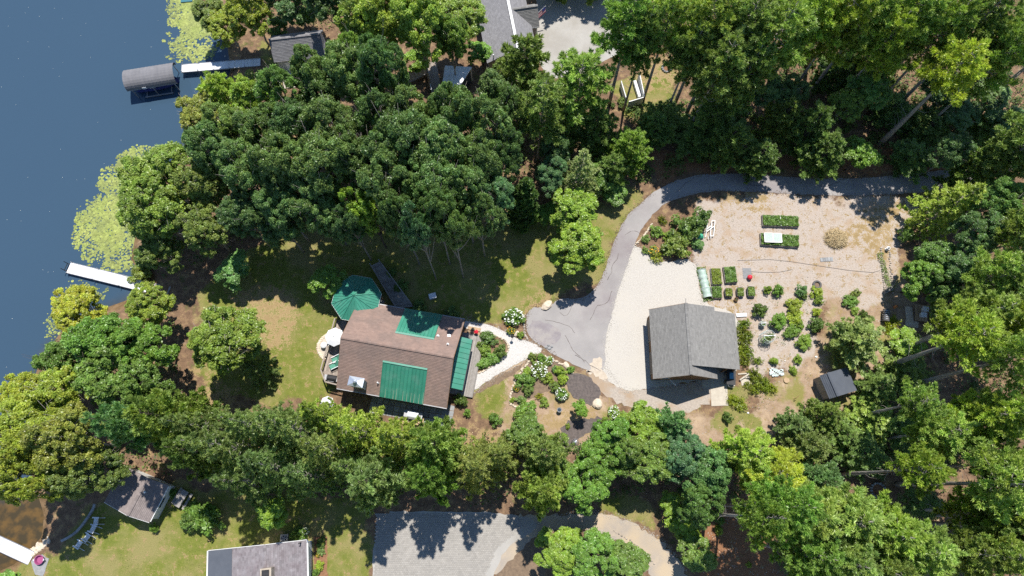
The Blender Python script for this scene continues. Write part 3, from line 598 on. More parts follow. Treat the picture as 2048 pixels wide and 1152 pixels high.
pads(22, [(345, -20), (400, -20), (415, 20), (432, 110), (415, 125), (370, 122), (340, 110), (330, 90), (345, 60), (345, 30), (330, 15)], 3400, label='raft of yellow green lily pads beside the boat canopy and upper dock')
pads(23, [(80, 680), (110, 610), (150, 560), (200, 560), (215, 590), (150, 630), (100, 680)], 500, label='thin scatter of lily pads along the shore below the middle dock')
# loose cover nobody could count
def scatter(name, seed, polys, n, m, ln, wd, up, z0, z1, label, cat, clump=2.0, thr=.0, blade=True, avoid=()):
    r = rs(seed); X = []; Y = []
    for pl in polys:
        pl = pw(pl); lo, hi = pl.min(0), pl.max(0); ar = abs(np.sum(pl[:, 0]*np.roll(pl[:, 1], -1)-np.roll(pl[:, 0], -1)*pl[:, 1]))/2
        k = int(n*ar*3); x = r.uniform(lo[0], hi[0], k); y = r.uniform(lo[1], hi[1], k)
        x += r.normal(0, .25, k)*0; ok = (sdf(pl, x, y) < 0) & (vnoise(x, y, clump, seed)+.5*vnoise(x, y, clump*.37, seed+1) > thr)
        X.append(x[ok]); Y.append(y[ok])
    X = np.concatenate(X); Y = np.concatenate(Y)
    for av in avoid:
        ok = sdf(pw(av), X, Y) > .1; X, Y = X[ok], Y[ok]
    k = len(X); Z = ground_h(X, Y)+r.uniform(z0, z1, k)
    pos = np.stack([X, Y, Z], 1); tone = np.clip(r.normal(.5, .25, k), 0, 1)
    if blade: V, F, T = blades(r, pos, r.normal(size=(k, 3))*np.array([1, 1, .3])+np.array([0, 0, up]), ln, wd, tone)
    else: V, F, T = leaves(r, pos, r.normal(size=(k, 3))*.5+np.array([0, 0, 1.]), ln, wd, tone)
    link(name, np_mesh(name, V, F, m, T), kind='stuff', label=label, cat=cat)
# ------------------------------------------------------------------ buildings
def frame_at(o, a):                              # world -> local helper for a turned building
    ca, sa = math.cos(a), math.sin(a)
    def loc(p): dx, dy = p[0]-o[0], p[1]-o[1]; return (dx*ca+dy*sa, -dx*sa+dy*ca)
    return loc
def slope(parent, name, e0, e1, r1, r0, m, th=.14, expo=.17, tabw=.33, seed=1, lap=.03, shingle=True):
    """roof slope, corners e0,e1 on the eave and r1,r0 on the ridge; shingles are courses of lapped tabs laid on it"""
    e0, e1, r1, r0 = map(Vector, (e0, e1, r1, r0)); nrm = (e1-e0).cross(r0-e0).normalized()
    if nrm.z < 0: nrm = -nrm
    mb = MB(); tp = [e0, e1, r1, r0]; bt = [p-nrm*th for p in tp]
    if (e1-e0).cross(r0-e0).z < 0: tp.reverse(); bt.reverse()
    mb.add(tp+bt, [(0,1,2,3), (7,6,5,4), (0,4,5,1), (1,5,6,2), (2,6,7,3), (3,7,4,0)])
    ro = mb.build(name, m, parent)
    if not shingle: return ro
    r = random.Random(seed); L_ = ((r0-e0).length+(r1-e1).length)/2; n = max(2, int(L_/expo)); sb = MB()
    up = (e1-e0).cross(r0-e0).z > 0
    for i in range(n):
        t0, t1 = i/n, min(1.0, (i+1.12)/n); a0, a1 = e0.lerp(r0, t0), e1.lerp(r1, t0); b0, b1 = e0.lerp(r0, t1), e1.lerp(r1, t1)
        k = max(1, int((a1-a0).length/tabw)); s = r.uniform(0, 1)/k
        cuts = [0]+[min(1, max(0, s+j/k+r.uniform(-.15, .15)/k)) for j in range(k)]+[1]
        for j in range(len(cuts)-1):
            u0, u1 = cuts[j], cuts[j+1]
            if u1-u0 < .002: continue
            h = lap+r.uniform(0, .012); q = [a0.lerp(a1, u0)+nrm*h, a0.lerp(a1, u1)+nrm*h, b0.lerp(b1, u1)+nrm*.006, b0.lerp(b1, u0)+nrm*.006]
            w = [a0.lerp(a1, u0)+nrm*.002, a0.lerp(a1, u1)+nrm*.002]
            fs = [(0, 1, 2, 3), (4, 5, 1, 0)] if up else [(3, 2, 1, 0), (0, 1, 5, 4)]
            sb.add(q+w, fs, min(1, max(0, r.gauss(.5, .22))))
    sb.build('shingles', m, ro, kind='stuff')
    return ro
def ridge_cap(parent, a, b, m, w=.16):
    a, b = Vector(a), Vector(b); mb = MB(); n = int((b-a).length/.3); d = (b-a)/n; s = Vector((d.y, -d.x, 0)).normalized(); r = random.Random(3)
    for i in range(n):
        p, q = a+d*i, a+d*(i+1.1); z = Vector((0, 0, .05)); l = Vector((0, 0, -.02))
        mb.add([p-s*w+l, p+z, p+s*w+l, q-s*w+l, q+z*.7, q+s*w+l], [(0, 1, 4, 3), (1, 2, 5, 4), (0, 2, 1), (3, 4, 5)], r.random())
    return mb.build('ridge_cap', m, parent)
def gable_walls(parent, hx, hy, e, r, m, name='wall', z0=-.1, axis='x', off=0):
    """walls with gables; ridge along AXIS; hx, hy half sizes"""
    mb = MB()
    if axis == 'x': prof = [(-hy, z0), (hy, z0), (hy, e), (0, r), (-hy, e)]; f = lambda s, y, z: (s*hx, y, z)
    else: prof = [(-hx, z0), (hx, z0), (hx, e), (0, r), (-hx, e)]; f = lambda s, x, z: (x, s*hy, z)
    vs = [f(-1, *p) for p in prof]+[f(1, *p) for p in prof]
    mb.add(vs, [(0,1,2,3,4), (9,8,7,6,5)]+[(i, i+5, (i+1) % 5+5, (i+1) % 5) for i in range(5)])
    return mb.build(name, m, parent)
def window(parent, c, w, h, d, label=None, frame='white_paint', name='window'):
    """window in a wall: c centre on the wall face, d outward direction (unit, horizontal)"""
    c = Vector(c); d = Vector(d); s = Vector((-d.y, d.x, 0)); z = Vector((0, 0, 1)); mb = MB(); t = .07
    for a, b in ((c-s*w/2-z*h/2, c+s*w/2-z*h/2), (c-s*w/2+z*h/2, c+s*w/2+z*h/2)): mb.bar(a+d*.03, b+d*.03, t, t)
    for a in (-1, 1): mb.bar(c+s*a*w/2-z*(h/2-t/2)+d*.03, c+s*a*w/2+z*(h/2-t/2)+d*.03, t, t)
    mb.bar(c-s*w/2+d*.025, c+s*w/2+d*.025, .035, .035)
    f = mb.build(name, frame, parent)
    g = MB(); g.bar(c-z*(h/2-.02)+d*.012, c+z*(h/2-.02)+d*.012, w-.04, .012, side=s); g.build('pane', 'glass', f)
    return f
def door(parent, c, w, h, d, m='white_paint'):
    c = Vector(c); d = Vector(d); z = Vector((0, 0, 1)); s = Vector((-d.y, d.x, 0)); mb = MB(); mb.bar(c+d*.03, c+d*.03+z*h, w, .05, side=s); o = mb.build('door', m, parent)
    k = MB(); k.bar(c+d*.08+s*w*.38+z*1.0, c+d*.08+s*w*.38+z*1.12, .05); k.build('handle', 'grey_metal', o); return o
def boards(mb, A, B_, C_, D_, n, th=.035, gap=.012, seed=1):          # n boards between edge A-B and edge D-C
    r = random.Random(seed); A, B_, C_, D_ = map(Vector, (A, B_, C_, D_)); w = (D_-A).length; g = gap/max(w, .01)
    for i in range(n):
        t0, t1 = i/n+g/2, (i+1)/n-g/2
        p = [A.lerp(D_, t0), B_.lerp(C_, t0), B_.lerp(C_, t1), A.lerp(D_, t1)]
        if (p[1]-p[0]).cross(p[3]-p[0]).z < 0: p.reverse()
        mb.slab(p, th, r.random())
def railing(parent, pts, h=.95, m='grey_wood', step=1.5, baluster=True):
    bl = MB()
    for a, b in zip(pts[:-1], pts[1:]):
        a, b = Vector(a), Vector(b); L_ = (b-a).length; n = max(1, int(L_/step)); d = (b-a).normalized()
        for i in range(n+1):
            if i == n and b is not None and pts[-1] != tuple(b) and tuple(b) != tuple(pts[-1]): continue
            p = a.lerp(b, i/n); q = MB(); q.box((p.x-.05, p.y-.05, p.z), (p.x+.05, p.y+.05, p.z+h+.02)); q.build('post', m, parent)
        q = MB(); q.bar(a+Vector((0, 0, h+.045)), b+Vector((0, 0, h+.045)), .15, .045); q.build('rail', m, parent)
        q = MB(); q.bar(a+Vector((0, 0, .12)), b+Vector((0, 0, .12)), .05, .08); q.build('rail', m, parent)
        k = int(L_/.16)
        for i in range(1, k): p = a.lerp(b, i/k); bl.bar(p+Vector((0, 0, .16)), p+Vector((0, 0, h+.02)), .035)
    if baluster and bl.v: bl.build('baluster', m, parent, kind='stuff')
# --- main house
E_, R_ = 3.2, 6.5
hs = [P(673.7, 775.9, E_), P(893.6, 815.8, E_), P(929.6, 639.2, E_)]
ang = math.atan2(hs[1].y-hs[0].y, hs[1].x-hs[0].x); HL = (hs[1]-hs[0]).length/2; HWd = (hs[2]-hs[1]).length/2
hc = ((hs[0].x+hs[2].x)/2, (hs[0].y+hs[2].y)/2)
hl = frame_at(hc, ang)
def HP(u, v, z): return hl(P(u, v, z))
def on_roof(u, v):
    z = 4.5
    for _ in range(25): x, y = HP(u, v, z); z = R_-(R_-E_)*abs(y)/HWd
    return x, y, z
house = thing('house', 'large lakeside house with brown shingle roof, green metal panels and chimney', 'house', (*hc, 0), ang)
gable_walls(house, HL-.3, HWd-.4, E_-.05, R_-.28, 'brown_siding', axis='x')
slope(house, 'roof', (-HL, -HWd, E_), (HL, -HWd, E_), (HL, 0, R_), (-HL, 0, R_), 'brown_shingle', seed=2)
slope(house, 'roof', (HL, HWd, E_), (-HL, HWd, E_), (-HL, 0, R_), (HL, 0, R_), 'brown_shingle', seed=3)
ridge_cap(house, (-HL, 0, R_+.03), (HL, 0, R_+.03), 'brown_shingle')
for sy in (-1, 1):
    q = MB(); q.bar((-HL, sy*(HWd+.06), E_-.07), (HL, sy*(HWd+.06), E_-.07), .11, .12); q.build('gutter', 'grey_metal', house)
    for sx in (-1, 1):
        q = MB(); q.bar((sx*(HL+.02), sy*(HWd+.01), E_-.10), (sx*(HL+.02), 0, R_-.10), .04, .2); q.build('rake_board', 'brown_siding', house)
for x in (-4.2, -1.4, 1.4, 4.2):
    window(house, (x, -HWd+.4, 1.7), 1.2, 1.3, (0, -1, 0)); 
for x in (-3.5, 0.2, 3.6): window(house, (x, HWd-.4, 1.8), 1.2, 1.3, (0, 1, 0))
for y in (-2.6, 0, 2.6):
    window(house, (HL-.3, y, 1.75), 1.0, 1.3, (1, 0, 0)) if y else door(house, (HL-.3, .2, .35), .95, 2.1, (1, 0, 0), 'green_metal')
    window(house, (-HL+.3, y, 2.1), 1.4, 1.6, (-1, 0, 0))
def metal_roof(q4, n, name='metal_panel', h=.10, streak=False, parent=house, ribs=True, seed=1):
    """standing-seam panels between corners bottom-left, bottom-right, top-right, top-left"""
    a, b, c, d = map(Vector, q4); nrm = (b-a).cross(d-a).normalized(); nrm = nrm if nrm.z > 0 else -nrm; r = random.Random(seed)
    for i in range(n):
        t0, t1 = i/n, (i+1)/n; p = [a.lerp(b, t0), a.lerp(b, t1), d.lerp(c, t1), d.lerp(c, t0)]
        e = (p[1]-p[0]).normalized(); mb = MB(); tn = r.uniform(.2, .8)
        prof = lambda lo, hi: [lo+nrm*h, lo+e*.03+nrm*(h+.055), lo+e*.07+nrm*(h+.055), lo+e*.09+nrm*h, hi+nrm*h-e*.002, hi-e*.002, lo]
        s0, s1 = prof(p[0], p[1]), prof(p[3], p[2])
        mb.add(s0+s1, [(j, (j+1) % 7, (j+1) % 7+7, j+7) if (b-a).cross(d-a).z < 0 else (j+7, (j+1) % 7+7, (j+1) % 7, j) for j in range(7)]+[tuple(range(7)), tuple(range(13, 6, -1))], tn)
        o = mb.build(name, 'green_metal', parent)
        if streak and r.random() < .75:
            k = MB(); x = r.uniform(.3, .8); l = r.uniform(.15, .4); w = .03
            q0 = p[0].lerp(p[1], x); q1 = q0.lerp(p[3].lerp(p[2], x), l); k.add([q0-e*w+nrm*(h+.004), q0+e*w+nrm*(h+.004), q1+e*w*.3+nrm*(h+.004), q1-e*w*.3+nrm*(h+.004)], [(0, 1, 2, 3)]); k.build('rust_streak', 'rust_streak', o)
def zs(x, y): return R_-(R_-E_)*abs(y)/HWd
c_ = [on_roof(759, 790.2), on_roof(846.7, 804.3), on_roof(855, 740.5), on_roof(766, 723.4)]
x0, x1 = (c_[0][0]+c_[3][0])/2, (c_[1][0]+c_[2][0])/2; yt = (c_[2][1]+c_[3][1])/2; yb = -HWd-.05
metal_roof([(x0, yb, zs(0, yb)), (x1, yb, zs(0, yb)), (x1, yt, zs(0, yt)), (x0, yt, zs(0, yt))], 12, streak=True)
q = MB(); q.bar((x0, yt+.05, zs(0, yt)+.15), (x1, yt+.05, zs(0, yt)+.15), .2, .06); q.build('flashing', 'green_metal', house)
c_ = [on_roof(793.8, 664.3), on_roof(869, 677.6), on_roof(884, 631.8), on_roof(808.6, 615.6)]
x0, x1 = (c_[0][0]+c_[3][0])/2, (c_[1][0]+c_[2][0])/2; yt = (c_[0][1]+c_[1][1])/2; yb = HWd+.05
metal_roof([(x1, yb, zs(0, yb)), (x0, yb, zs(0, yb)), (x0, yt, zs(0, yt)), (x1, yt, zs(0, yt))], 11, seed=4)
q = MB(); q.bar((x0, yt-.05, zs(0, yt)+.15), (x1, yt-.05, zs(0, yt)+.15), .2, .06); q.build('flashing', 'green_metal', house)
# porch roof along the eastern wall and its grey deck
pa, pb = HP(920.8, 673, 2.95), HP(900.2, 776.5, 2.95); pc, pd = HP(943.5, 679.2, 2.5), HP(925.2, 780.5, 2.5)
px0 = HL-.28; px1 = (pc[0]+pd[0])/2; py1 = (pa[1]+pc[1])/2; py0 = (pb[1]+pd[1])/2
metal_roof([(px1, py0, 2.45), (px1, py1, 2.45), (px0, py1, 3.0), (px0, py0, 3.0)], 10, h=.06, seed=7)
q = MB(); q.slab([(px0, py0, 2.99), (px1, py0, 2.44), (px1, py1, 2.44), (px0, py1, 2.99)], .08); q.build('porch_ceiling', 'brown_siding', house)
for y in np.linspace(py0+.2, py1-.2, 4):
    q = MB(); q.box((px1-.2, y-.06, .35), (px1-.08, y+.06, 2.4)); q.build('porch_post', 'brown_siding', house)
q = MB(); q.bar((px1+.05, py0, 2.38), (px1+.05, py1, 2.38), .1, .1); q.build('gutter', 'black', house)
dk = HP(948, 790, .35); dk2 = HP(954, 690, .35)
q = MB(); boards(q, (px0, py0-.3, .35), (px0, py1+1.1, .35), (max(dk[0], dk2[0])-.1, py1+1.1, .35), (max(dk[0], dk2[0])-.1, py0-.3, .35), 17, seed=5); q.build('porch_deck', 'grey_wood', house, kind='stuff')
q = MB(); q.box((px0, py0-.28, .0), (max(dk[0], dk2[0])-.12, py1+1.08, .31)); q.build('porch_base', 'brown_siding', house)
# chimney
cx, cy_, cz_ = on_roof(718, 774); ztop = cz_+2.5
u0 = HP(711.5, 763.5, ztop)
q = MB(); q.box((u0[0]-.72, u0[1]-.42, 4.0), (u0[0]+.72, u0[1]+.42, ztop-.05)); chim = q.build('chimney', 'grey_siding', house)
q = MB(); w, d = .82, .52; c0 = (u0[0], u0[1]); q.add([(c0[0]-w, c0[1]-d, ztop-.05), (c0[0]+w, c0[1]-d, ztop-.05), (c0[0]+w, c0[1]+d, ztop-.05), (c0[0]-w, c0[1]+d, ztop-.05), (c0[0]-.12, c0[1]-.1, ztop+.16), (c0[0]+.12, c0[1]-.1, ztop+.16), (c0[0]+.12, c0[1]+.1, ztop+.16), (c0[0]-.12, c0[1]+.1, ztop+.16)],
      [(3,2,1,0), (4,5,6,7), (0,1,5,4), (1,2,6,5), (2,3,7,6), (3,0,4,7)]); q.build('chimney_cap', 'bare_metal', chim)
q = MB(); q.lathe([(.13, ztop+.1), (.13, ztop+.5)], 12, (c0[0], c0[1], 0)); q.lathe([(.22, ztop+.55), (.2, ztop+.62), (.03, ztop+.7)], 12, (c0[0], c0[1], 0)); q.build('flue', 'bare_metal', chim)
q = MB(); q.bar((u0[0]+.74, u0[1]-.44, 4.2), (u0[0]+.74, u0[1]-.44, ztop-.1), .05); q.build('corner_trim', 'white_paint', chim)
for (u, v, r, h, m_) in ((756.4, 766, .07, .45, 'white_plastic'), (876, 672, .09, .25, 'white_plastic'), (898, 671.8, .11, .22, 'bare_metal'), (895.7, 688.6, .08, .4, 'white_plastic')):
    x, y, z = on_roof(u, v); q = MB(); q.lathe([(r, z-.1), (r, z+h)], 10, (x, y, 0)); q.lathe([(r*1.8, z-.02), (r*1.7, z+.07)], 10, (x, y, 0)); q.build('vent_pipe', m_, house)
# gazebo with its eight-sided green roof
gz, ga_ = 3.45, 4.85; gcx, gcy = P(713, 597, gz).x, P(713, 597, gz).y; g_r = (Vector((gcx, gcy, gz))-P(663, 607.5, gz)).length
gaz = thing('gazebo', 'eight sided gazebo with green metal roof at the corner of the brown house', 'gazebo', (gcx, gcy, 0))
a0 = math.atan2(P(663, 607.5, gz).y-gcy, P(663, 607.5, gz).x-gcx)
pt = [Vector((g_r*math.cos(a0+i*math.pi/4), g_r*math.sin(a0+i*math.pi/4), gz)) for i in range(8)]; ap = Vector((0, 0, ga_))
for i in range(8):
    a, b = pt[i], pt[(i+1) % 8]; q = MB(); q.add([a, b, ap, a-Vector((0, 0, .06)), b-Vector((0, 0, .06)), ap-Vector((0, 0, .06))], [(0, 1, 2), (5, 4, 3), (0, 3, 4, 1), (1, 4, 5, 2), (2, 5, 3, 0)], random.Random(i).random())
    pn = q.build('roof_panel', 'green_metal', gaz)
    n_ = (b-a).cross(ap-a).normalized(); q = MB()
    for k in range(1, 7):
        t = k/7; s = a.lerp(b, t); tt = 1-abs(2*t-1); e = s.lerp(s+(ap-(a+b)/2), tt*.93+.02); q.bar(s+n_*.02, e+n_*.02, .035, .05)
    q.build('seam', 'green_metal', pn)
    q = MB(); q.bar(a+Vector((0, 0, .03)), ap+Vector((0, 0, .05)), .10, .06); q.build('hip_cap', 'green_metal', gaz)
    q = MB(); q.bar(a-Vector((0, 0, .08)), b-Vector((0, 0, .08)), .05, .16); q.build('fascia', 'white_paint', gaz)
    c = a*.9; q = MB(); q.box((c.x-.07, c.y-.07, 1.0), (c.x+.07, c.y+.07, gz-.1)); q.build('post', 'brown_siding', gaz)
q = MB(); q.lathe([(.2, ga_-.05), (.12, ga_+.12), (.02, ga_+.22)], 8); q.build('finial', 'green_metal', gaz)
q = MB(); q.slab([(p.x*.92, p.y*.92, 1.0) for p in pt], 1.05); q.build('floor', 'grey_wood', gaz)
# raised western deck
def W(u, v, z): p = P(u, v, z); return (p.x, p.y, z)
dz = 1.0
deck = thing('deck', 'raised grey wooden deck with railing on the lake side of the brown house', 'deck', (0, 0, 0))
D1, D2, D3, D4, D5 = W(674, 641, dz), W(646, 742, dz), W(655, 766, dz), W(690, 775, dz), W(712, 640, dz)
q = MB(); boards(q, D1, D2, W(687, 745, dz), D5, 15, seed=2); boards(q, D2, D3, D4, W(687, 745.5, dz), 15, seed=3); q.build('deck_board', 'deck_wood', deck, kind='stuff')
railing(deck, [D1, D2, D3, D4], m='deck_wood')
for p in (D1, D2, D3, W(650, 720, dz), W(662, 680, dz), W(672, 771, dz), D4):
    q = MB(); q.box((p[0]-.08, p[1]-.08, -.1), (p[0]+.08, p[1]+.08, dz-.05)); q.build('deck_post', 'brown_siding', deck)
for a, b in ((D1, D2), (D2, D3), (D3, D4)):
    q = MB(); q.bar(Vector(a)-Vector((0, 0, .14)), Vector(b)-Vector((0, 0, .14)), .05, .2); q.build('skirt_board', 'deck_wood', deck)
# boardwalk to the north
bw = thing('boardwalk', 'weathered grey boardwalk running away from the gazebo into the shade', 'boardwalk')
q = MB(); a, b, c, d = W(742, 531, .5), W(759, 523, .5), W(826, 613, .5), W(793, 617, .5); n = 48; r_ = random.Random(2)
for i in range(n):
    t0, t1 = i/n+.002, (i+1)/n-.002; A_, B2, C2, D2_ = map(Vector, (a, b, c, d)); q.slab([A_.lerp(D2_, t0), A_.lerp(D2_, t1), B2.lerp(C2, t1), B2.lerp(C2, t0)], .04, r_.random())
q.build('plank', 'grey_wood', bw, kind='stuff')
for s, e in ((a, d), (b, c)):
    q = MB(); q.bar(Vector(s)-Vector((0, 0, .13)), Vector(e)-Vector((0, 0, .13)), .06, .16); q.build('joist', 'grey_wood', bw)
    for t in (.05, .35, .65, .95):
        p = Vector(s).lerp(Vector(e), t); q = MB(); q.box((p.x-.05, p.y-.05, -.1), (p.x+.05, p.y+.05, 1.35)); q.build('post', 'grey_wood', bw)
    q = MB(); q.bar(Vector(s)+Vector((0, 0, .88)), Vector(e)+Vector((0, 0, .88)), .1, .05); q.build('rail', 'grey_wood', bw)
# flagstone patio behind the house
pat = thing('patio', 'patio of large grey flagstones in the shade of the brown house', 'patio')
r_ = random.Random(6); o_ = W(742, 803, .03); ex = Vector((math.cos(ang), math.sin(ang), 0)); ey = Vector((-ex.y, ex.x, 0))
for i in range(14):
    for j in range(4):
        w, h = .66, .60; p = Vector(o_)+ex*(i*.68)+ey*(-j*.62+.6); x = r_.uniform(.0, .05)
        q = MB(); q.slab([p+ex*x+ey*x, p+ex*(w-x)+ey*x*.5, p+ex*w+ey*(h-x), p+ex*x*.6+ey*h], .06, r_.random()); q.build('flagstone', 'grey_stone', pat)
# --- garage with carport
ge, gr = 2.8, 5.5; NW, SW_, NE = P(1298, 618.5, ge), P(1306.6, 757.8, ge), P(1422.4, 616.3, ge)
gcx, gcy = (NW.x+SW_.x)/2/2+NE.x/2, (NW.y+SW_.y)/2; GWx = (NE.x-(NW.x+SW_.x)/2)/2; GLy = 3.95
gar = thing('garage', 'garage with grey shingle roof and open carport beside the white gravel yard', 'garage', (gcx, gcy, 0))
gable_walls(gar, GWx-.28, GLy-.3, ge-.05, gr-.25, 'brown_siding', axis='y')
slope(gar, 'roof', (-GWx, GLy, ge), (-GWx, -GLy, ge), (0, -GLy, gr), (0, GLy, gr), 'grey_shingle', seed=11)
slope(gar, 'roof', (GWx, -GLy, ge), (GWx, GLy, ge), (0, GLy, gr), (0, -GLy, gr), 'grey_shingle', seed=12)
ridge_cap(gar, (0, -GLy, gr+.03), (0, GLy, gr+.03), 'grey_shingle')
le, ly0, ly1 = 2.75, P(1482, 740, 2.6).y-gcy, P(1471.4, 628.2, 2.6).y-gcy; lx = P(1474, 690, 2.6).x-gcx; mz = 4.05; mx = GWx-.05
slope(gar, 'carport_roof', (mx, ly0, mz), (mx, GLy-.04, mz), (.12, GLy-.04, gr+.06), (.12, ly0, gr+.06), 'grey_shingle', seed=13, th=.1)
slope(gar, 'carport_roof', (lx, ly0, le), (lx, ly1, le), (mx, ly1, mz), (mx, ly0, mz), 'grey_shingle', seed=14, th=.1)
q = MB(); q.box((lx-.16, ly0+.3, -.1), (lx-.06, ly1-.15, le-.1)); q.build('carport_wall', 'brown_siding', gar)
q = MB(); q.box((GWx-.2, ly1-.25, -.1), (lx-.17, ly1-.15, le-.05)); q.build('carport_wall', 'brown_siding', gar)
for x in (lx-.25, (lx+GWx)/2):
    q = MB(); q.box((x-.07, ly0+.12, 0), (x+.07, ly0+.26, le-.05)); q.build('post', 'brown_siding', gar)
for sx in (-1, 1):
    for sy in (-1, 1):
        q = MB(); q.bar((sx*(GWx+.01), sy*(GLy+.02), ge-.1), (0, sy*(GLy+.02), gr-.1), .04, .18); q.build('rake_board', 'taupe_siding' if sy < 0 else 'brown_siding', gar)
for x in (-1.9, 1.9):
    q = MB(); q.bar((-GWx+.25, x, 0.02), (-GWx+.25, x, 2.15), .05, 2.5); gd = q.build('garage_door', 'taupe_siding', gar)
    for z in (.55, 1.08, 1.62): q = MB(); q.bar((-GWx+.2, x-1.22, z), (-GWx+.2, x+1.22, z), .03, .03); q.build('rib', 'brown_siding', gd)
window(gar, (-.6, -GLy+.3, 3.6), .8, .7, (0, -1, 0)); window(gar, (-1.9, -GLy+.3, 1.6), .9, 1.0, (0, -1, 0))
q = MB(); q.bar((0, GLy+.02, gr-.05), (0, GLy+.55, gr+.05), .06); q.build('ridge_finial', 'grey_wood', gar)
q = MB(); q.tube([(-1.6, -GLy-.05, 2.4), (-1.3, -GLy-.5, 2.55), (-1.0, -GLy-.7, 2.5)], .05, 6); q.build('lamp_arm', 'white_paint', gar)
# --- simple gabled building helper for the neighbours
def gabled(name, label, cat, ridge_a, ridge_b, half, e, r, roofm, wallm, over=.3, seed=1, expo=.17, parts=True, shingle=True):
    """ridge from world point a to b (x, y); half: eave distance on each side of the ridge"""
    a, b = Vector((*ridge_a, 0)), Vector((*ridge_b, 0)); c = (a+b)/2; an = math.atan2(b.y-a.y, b.x-a.x); L_ = (b-a).length/2
    t = thing(name, label, cat, (c.x, c.y, 0), an)
    h0, h1 = half if isinstance(half, tuple) else (half, half)
    mb = MB(); prof = [(-h0+over, -.3), (h1-over, -.3), (h1-over, e-.05), (0, r-.2), (-h0+over, e-.05)]
    vs = [(-L_+over*.7, *p) for p in prof]+[(L_-over*.7, *p) for p in prof]
    mb.add(vs, [(0,1,2,3,4), (9,8,7,6,5)]+[(i, i+5, (i+1) % 5+5, (i+1) % 5) for i in range(5)]); mb.build('wall', wallm, t)
    slope(t, 'roof', (-L_, -h0, e), (L_, -h0, e), (L_, 0, r), (-L_, 0, r), roofm, seed=seed, expo=expo, shingle=shingle)
    slope(t, 'roof', (L_, h1, e), (-L_, h1, e), (-L_, 0, r), (L_, 0, r), roofm, seed=seed+1, expo=expo, shingle=shingle)
    ridge_cap(t, (-L_, 0, r+.03), (L_, 0, r+.03), roofm)
    return t, L_, h0, h1
def xy(u, v, z): p = P(u, v, z); return (p.x, p.y)
# boathouse cottage at the upper dock
ra, rb = xy(537, 79, 4.6), xy(640, 67, 4.6); es = xy(546, 125, 2.7); 
d_ = Vector((rb[0]-ra[0], rb[1]-ra[1])).normalized(); hh = abs((es[0]-ra[0])*-d_.y+(es[1]-ra[1])*d_.x)
cot, L_, h0, h1 = gabled('cottage', 'small cottage with grey shingle roof at the shore end of the upper dock', 'cottage', ra, rb, hh, 2.7, 4.6, 'slate_shingle', 'grey_siding', seed=21)
door(cot, (-L_+1.6, -h0+.3, 0), .95, 2.0, (0, -1, 0)); window(cot, (L_-1.5, -h0+.3, 1.5), 1.2, 1.1, (0, -1, 0)); window(cot, (-L_+.2, 0, 1.5), 1, 1.1, (-1, 0, 0))
q = MB(); q.bar((-L_+1.2, -h0-.1, .12), (-L_+1.5, -h0-1.5, .9), 1.3, .06); q.build('ramp', 'white_plastic', cot)
q = MB(); q.slab([(-L_+.2, -h0-2.2, .1), (L_-1, -h0-2.2, .1), (L_-1, -h0+.4, .1), (-L_+.2, -h0+.4, .1)], .2); q.build('porch_slab', 'concrete', cot)
# brown gabled shed above the bottom lawn
ra, rb = xy(255, 1031, 3.4), xy(295, 956, 3.4)
d_ = Vector((rb[0]-ra[0], rb[1]-ra[1])).normalized(); off = lambda p: (p[0]-ra[0])*d_.y-(p[1]-ra[1])*d_.x
sh0, sh1 = off(xy(316.5, 1010, 2.3)), -off(xy(227, 971, 2.3))
sh_, L_, h0, h1 = gabled('summer_house', 'mauve roofed summer house on the lower lawn behind four pale chairs', 'summer house', ra, rb, (sh0, sh1), 2.3, 3.4, 'brown_grey_shingle', 'white_paint', seed=25)
window(sh_, (0, -h0+.3, 1.4), 1.2, 1.0, (0, -1, 0)); window(sh_, (-L_+.2, -.8, 1.3), .9, .9, (-1, 0, 0)); window(sh_, (-L_+.2, .8, 1.3), .9, .9, (-1, 0, 0))
q = MB(); q.bar((-L_-.03, -h0, 2.24), (-L_-.03, 0, 3.32), .04, .12); q.bar((-L_-.03, h1, 2.24), (-L_-.03, 0, 3.32), .04, .12); q.build('rake_board', 'white_paint', sh_)
q = MB(); q.bar((-L_+.1, -h0-.06, 2.22), (L_-.1, -h0-.06, 2.22), .08, .1); q.build('gutter', 'white_paint', sh_)
q = MB(); q.lathe([(.09, 3.1), (.09, 3.55)], 8, (L_*.35, -.5, 0)); q.lathe([(.15, 3.57), (.04, 3.68)], 8, (L_*.35, -.5, 0)); q.build('vent_pipe', 'bare_metal', sh_)
# bungalow at the lower edge
e_, r2 = 3.0, 4.1; ra, rb = xy(529, 1240, r2), xy(529, 1090, r2)
wl, wr = xy(432, 1088, e_)[0], xy(627, 1088, e_)[0]; mxr = ra[0]; 
bun, L_, h0, h1 = gabled('bungalow', 'bungalow with mauve grey shingles and one dark roof strip at the lower edge', 'house', ra, rb, (wr-mxr, mxr-wl), e_, r2, 'mauve_shingle', 'white_paint', seed=31, expo=.2)
for s_, hh in ((-1, h0), (1, h1)):
    q = MB(); q.bar((-L_, s_*(hh+.08), e_-.04), (L_, s_*(hh+.08), e_-.04), .14, .12); q.build('gutter', 'white_paint', bun)
    q = MB(); q.bar((L_+.03, s_*hh, e_-.06), (L_+.03, 0, r2-.06), .05, .22); q.build('rake_board', 'white_paint', bun)
q = MB(); y0 = h1; y1 = mxr-xy(479, 1088, 3.5)[0]; zf = lambda y: r2-(r2-e_)*y/h1
q.slab([(L_-.02, y0, zf(y0)+.07), (-L_, y0, zf(y0)+.07), (-L_, y1, zf(y1)+.07), (L_-.02, y1, zf(y1)+.07)][::-1], .06); q.build('membrane_roof', 'charcoal_roof', bun)
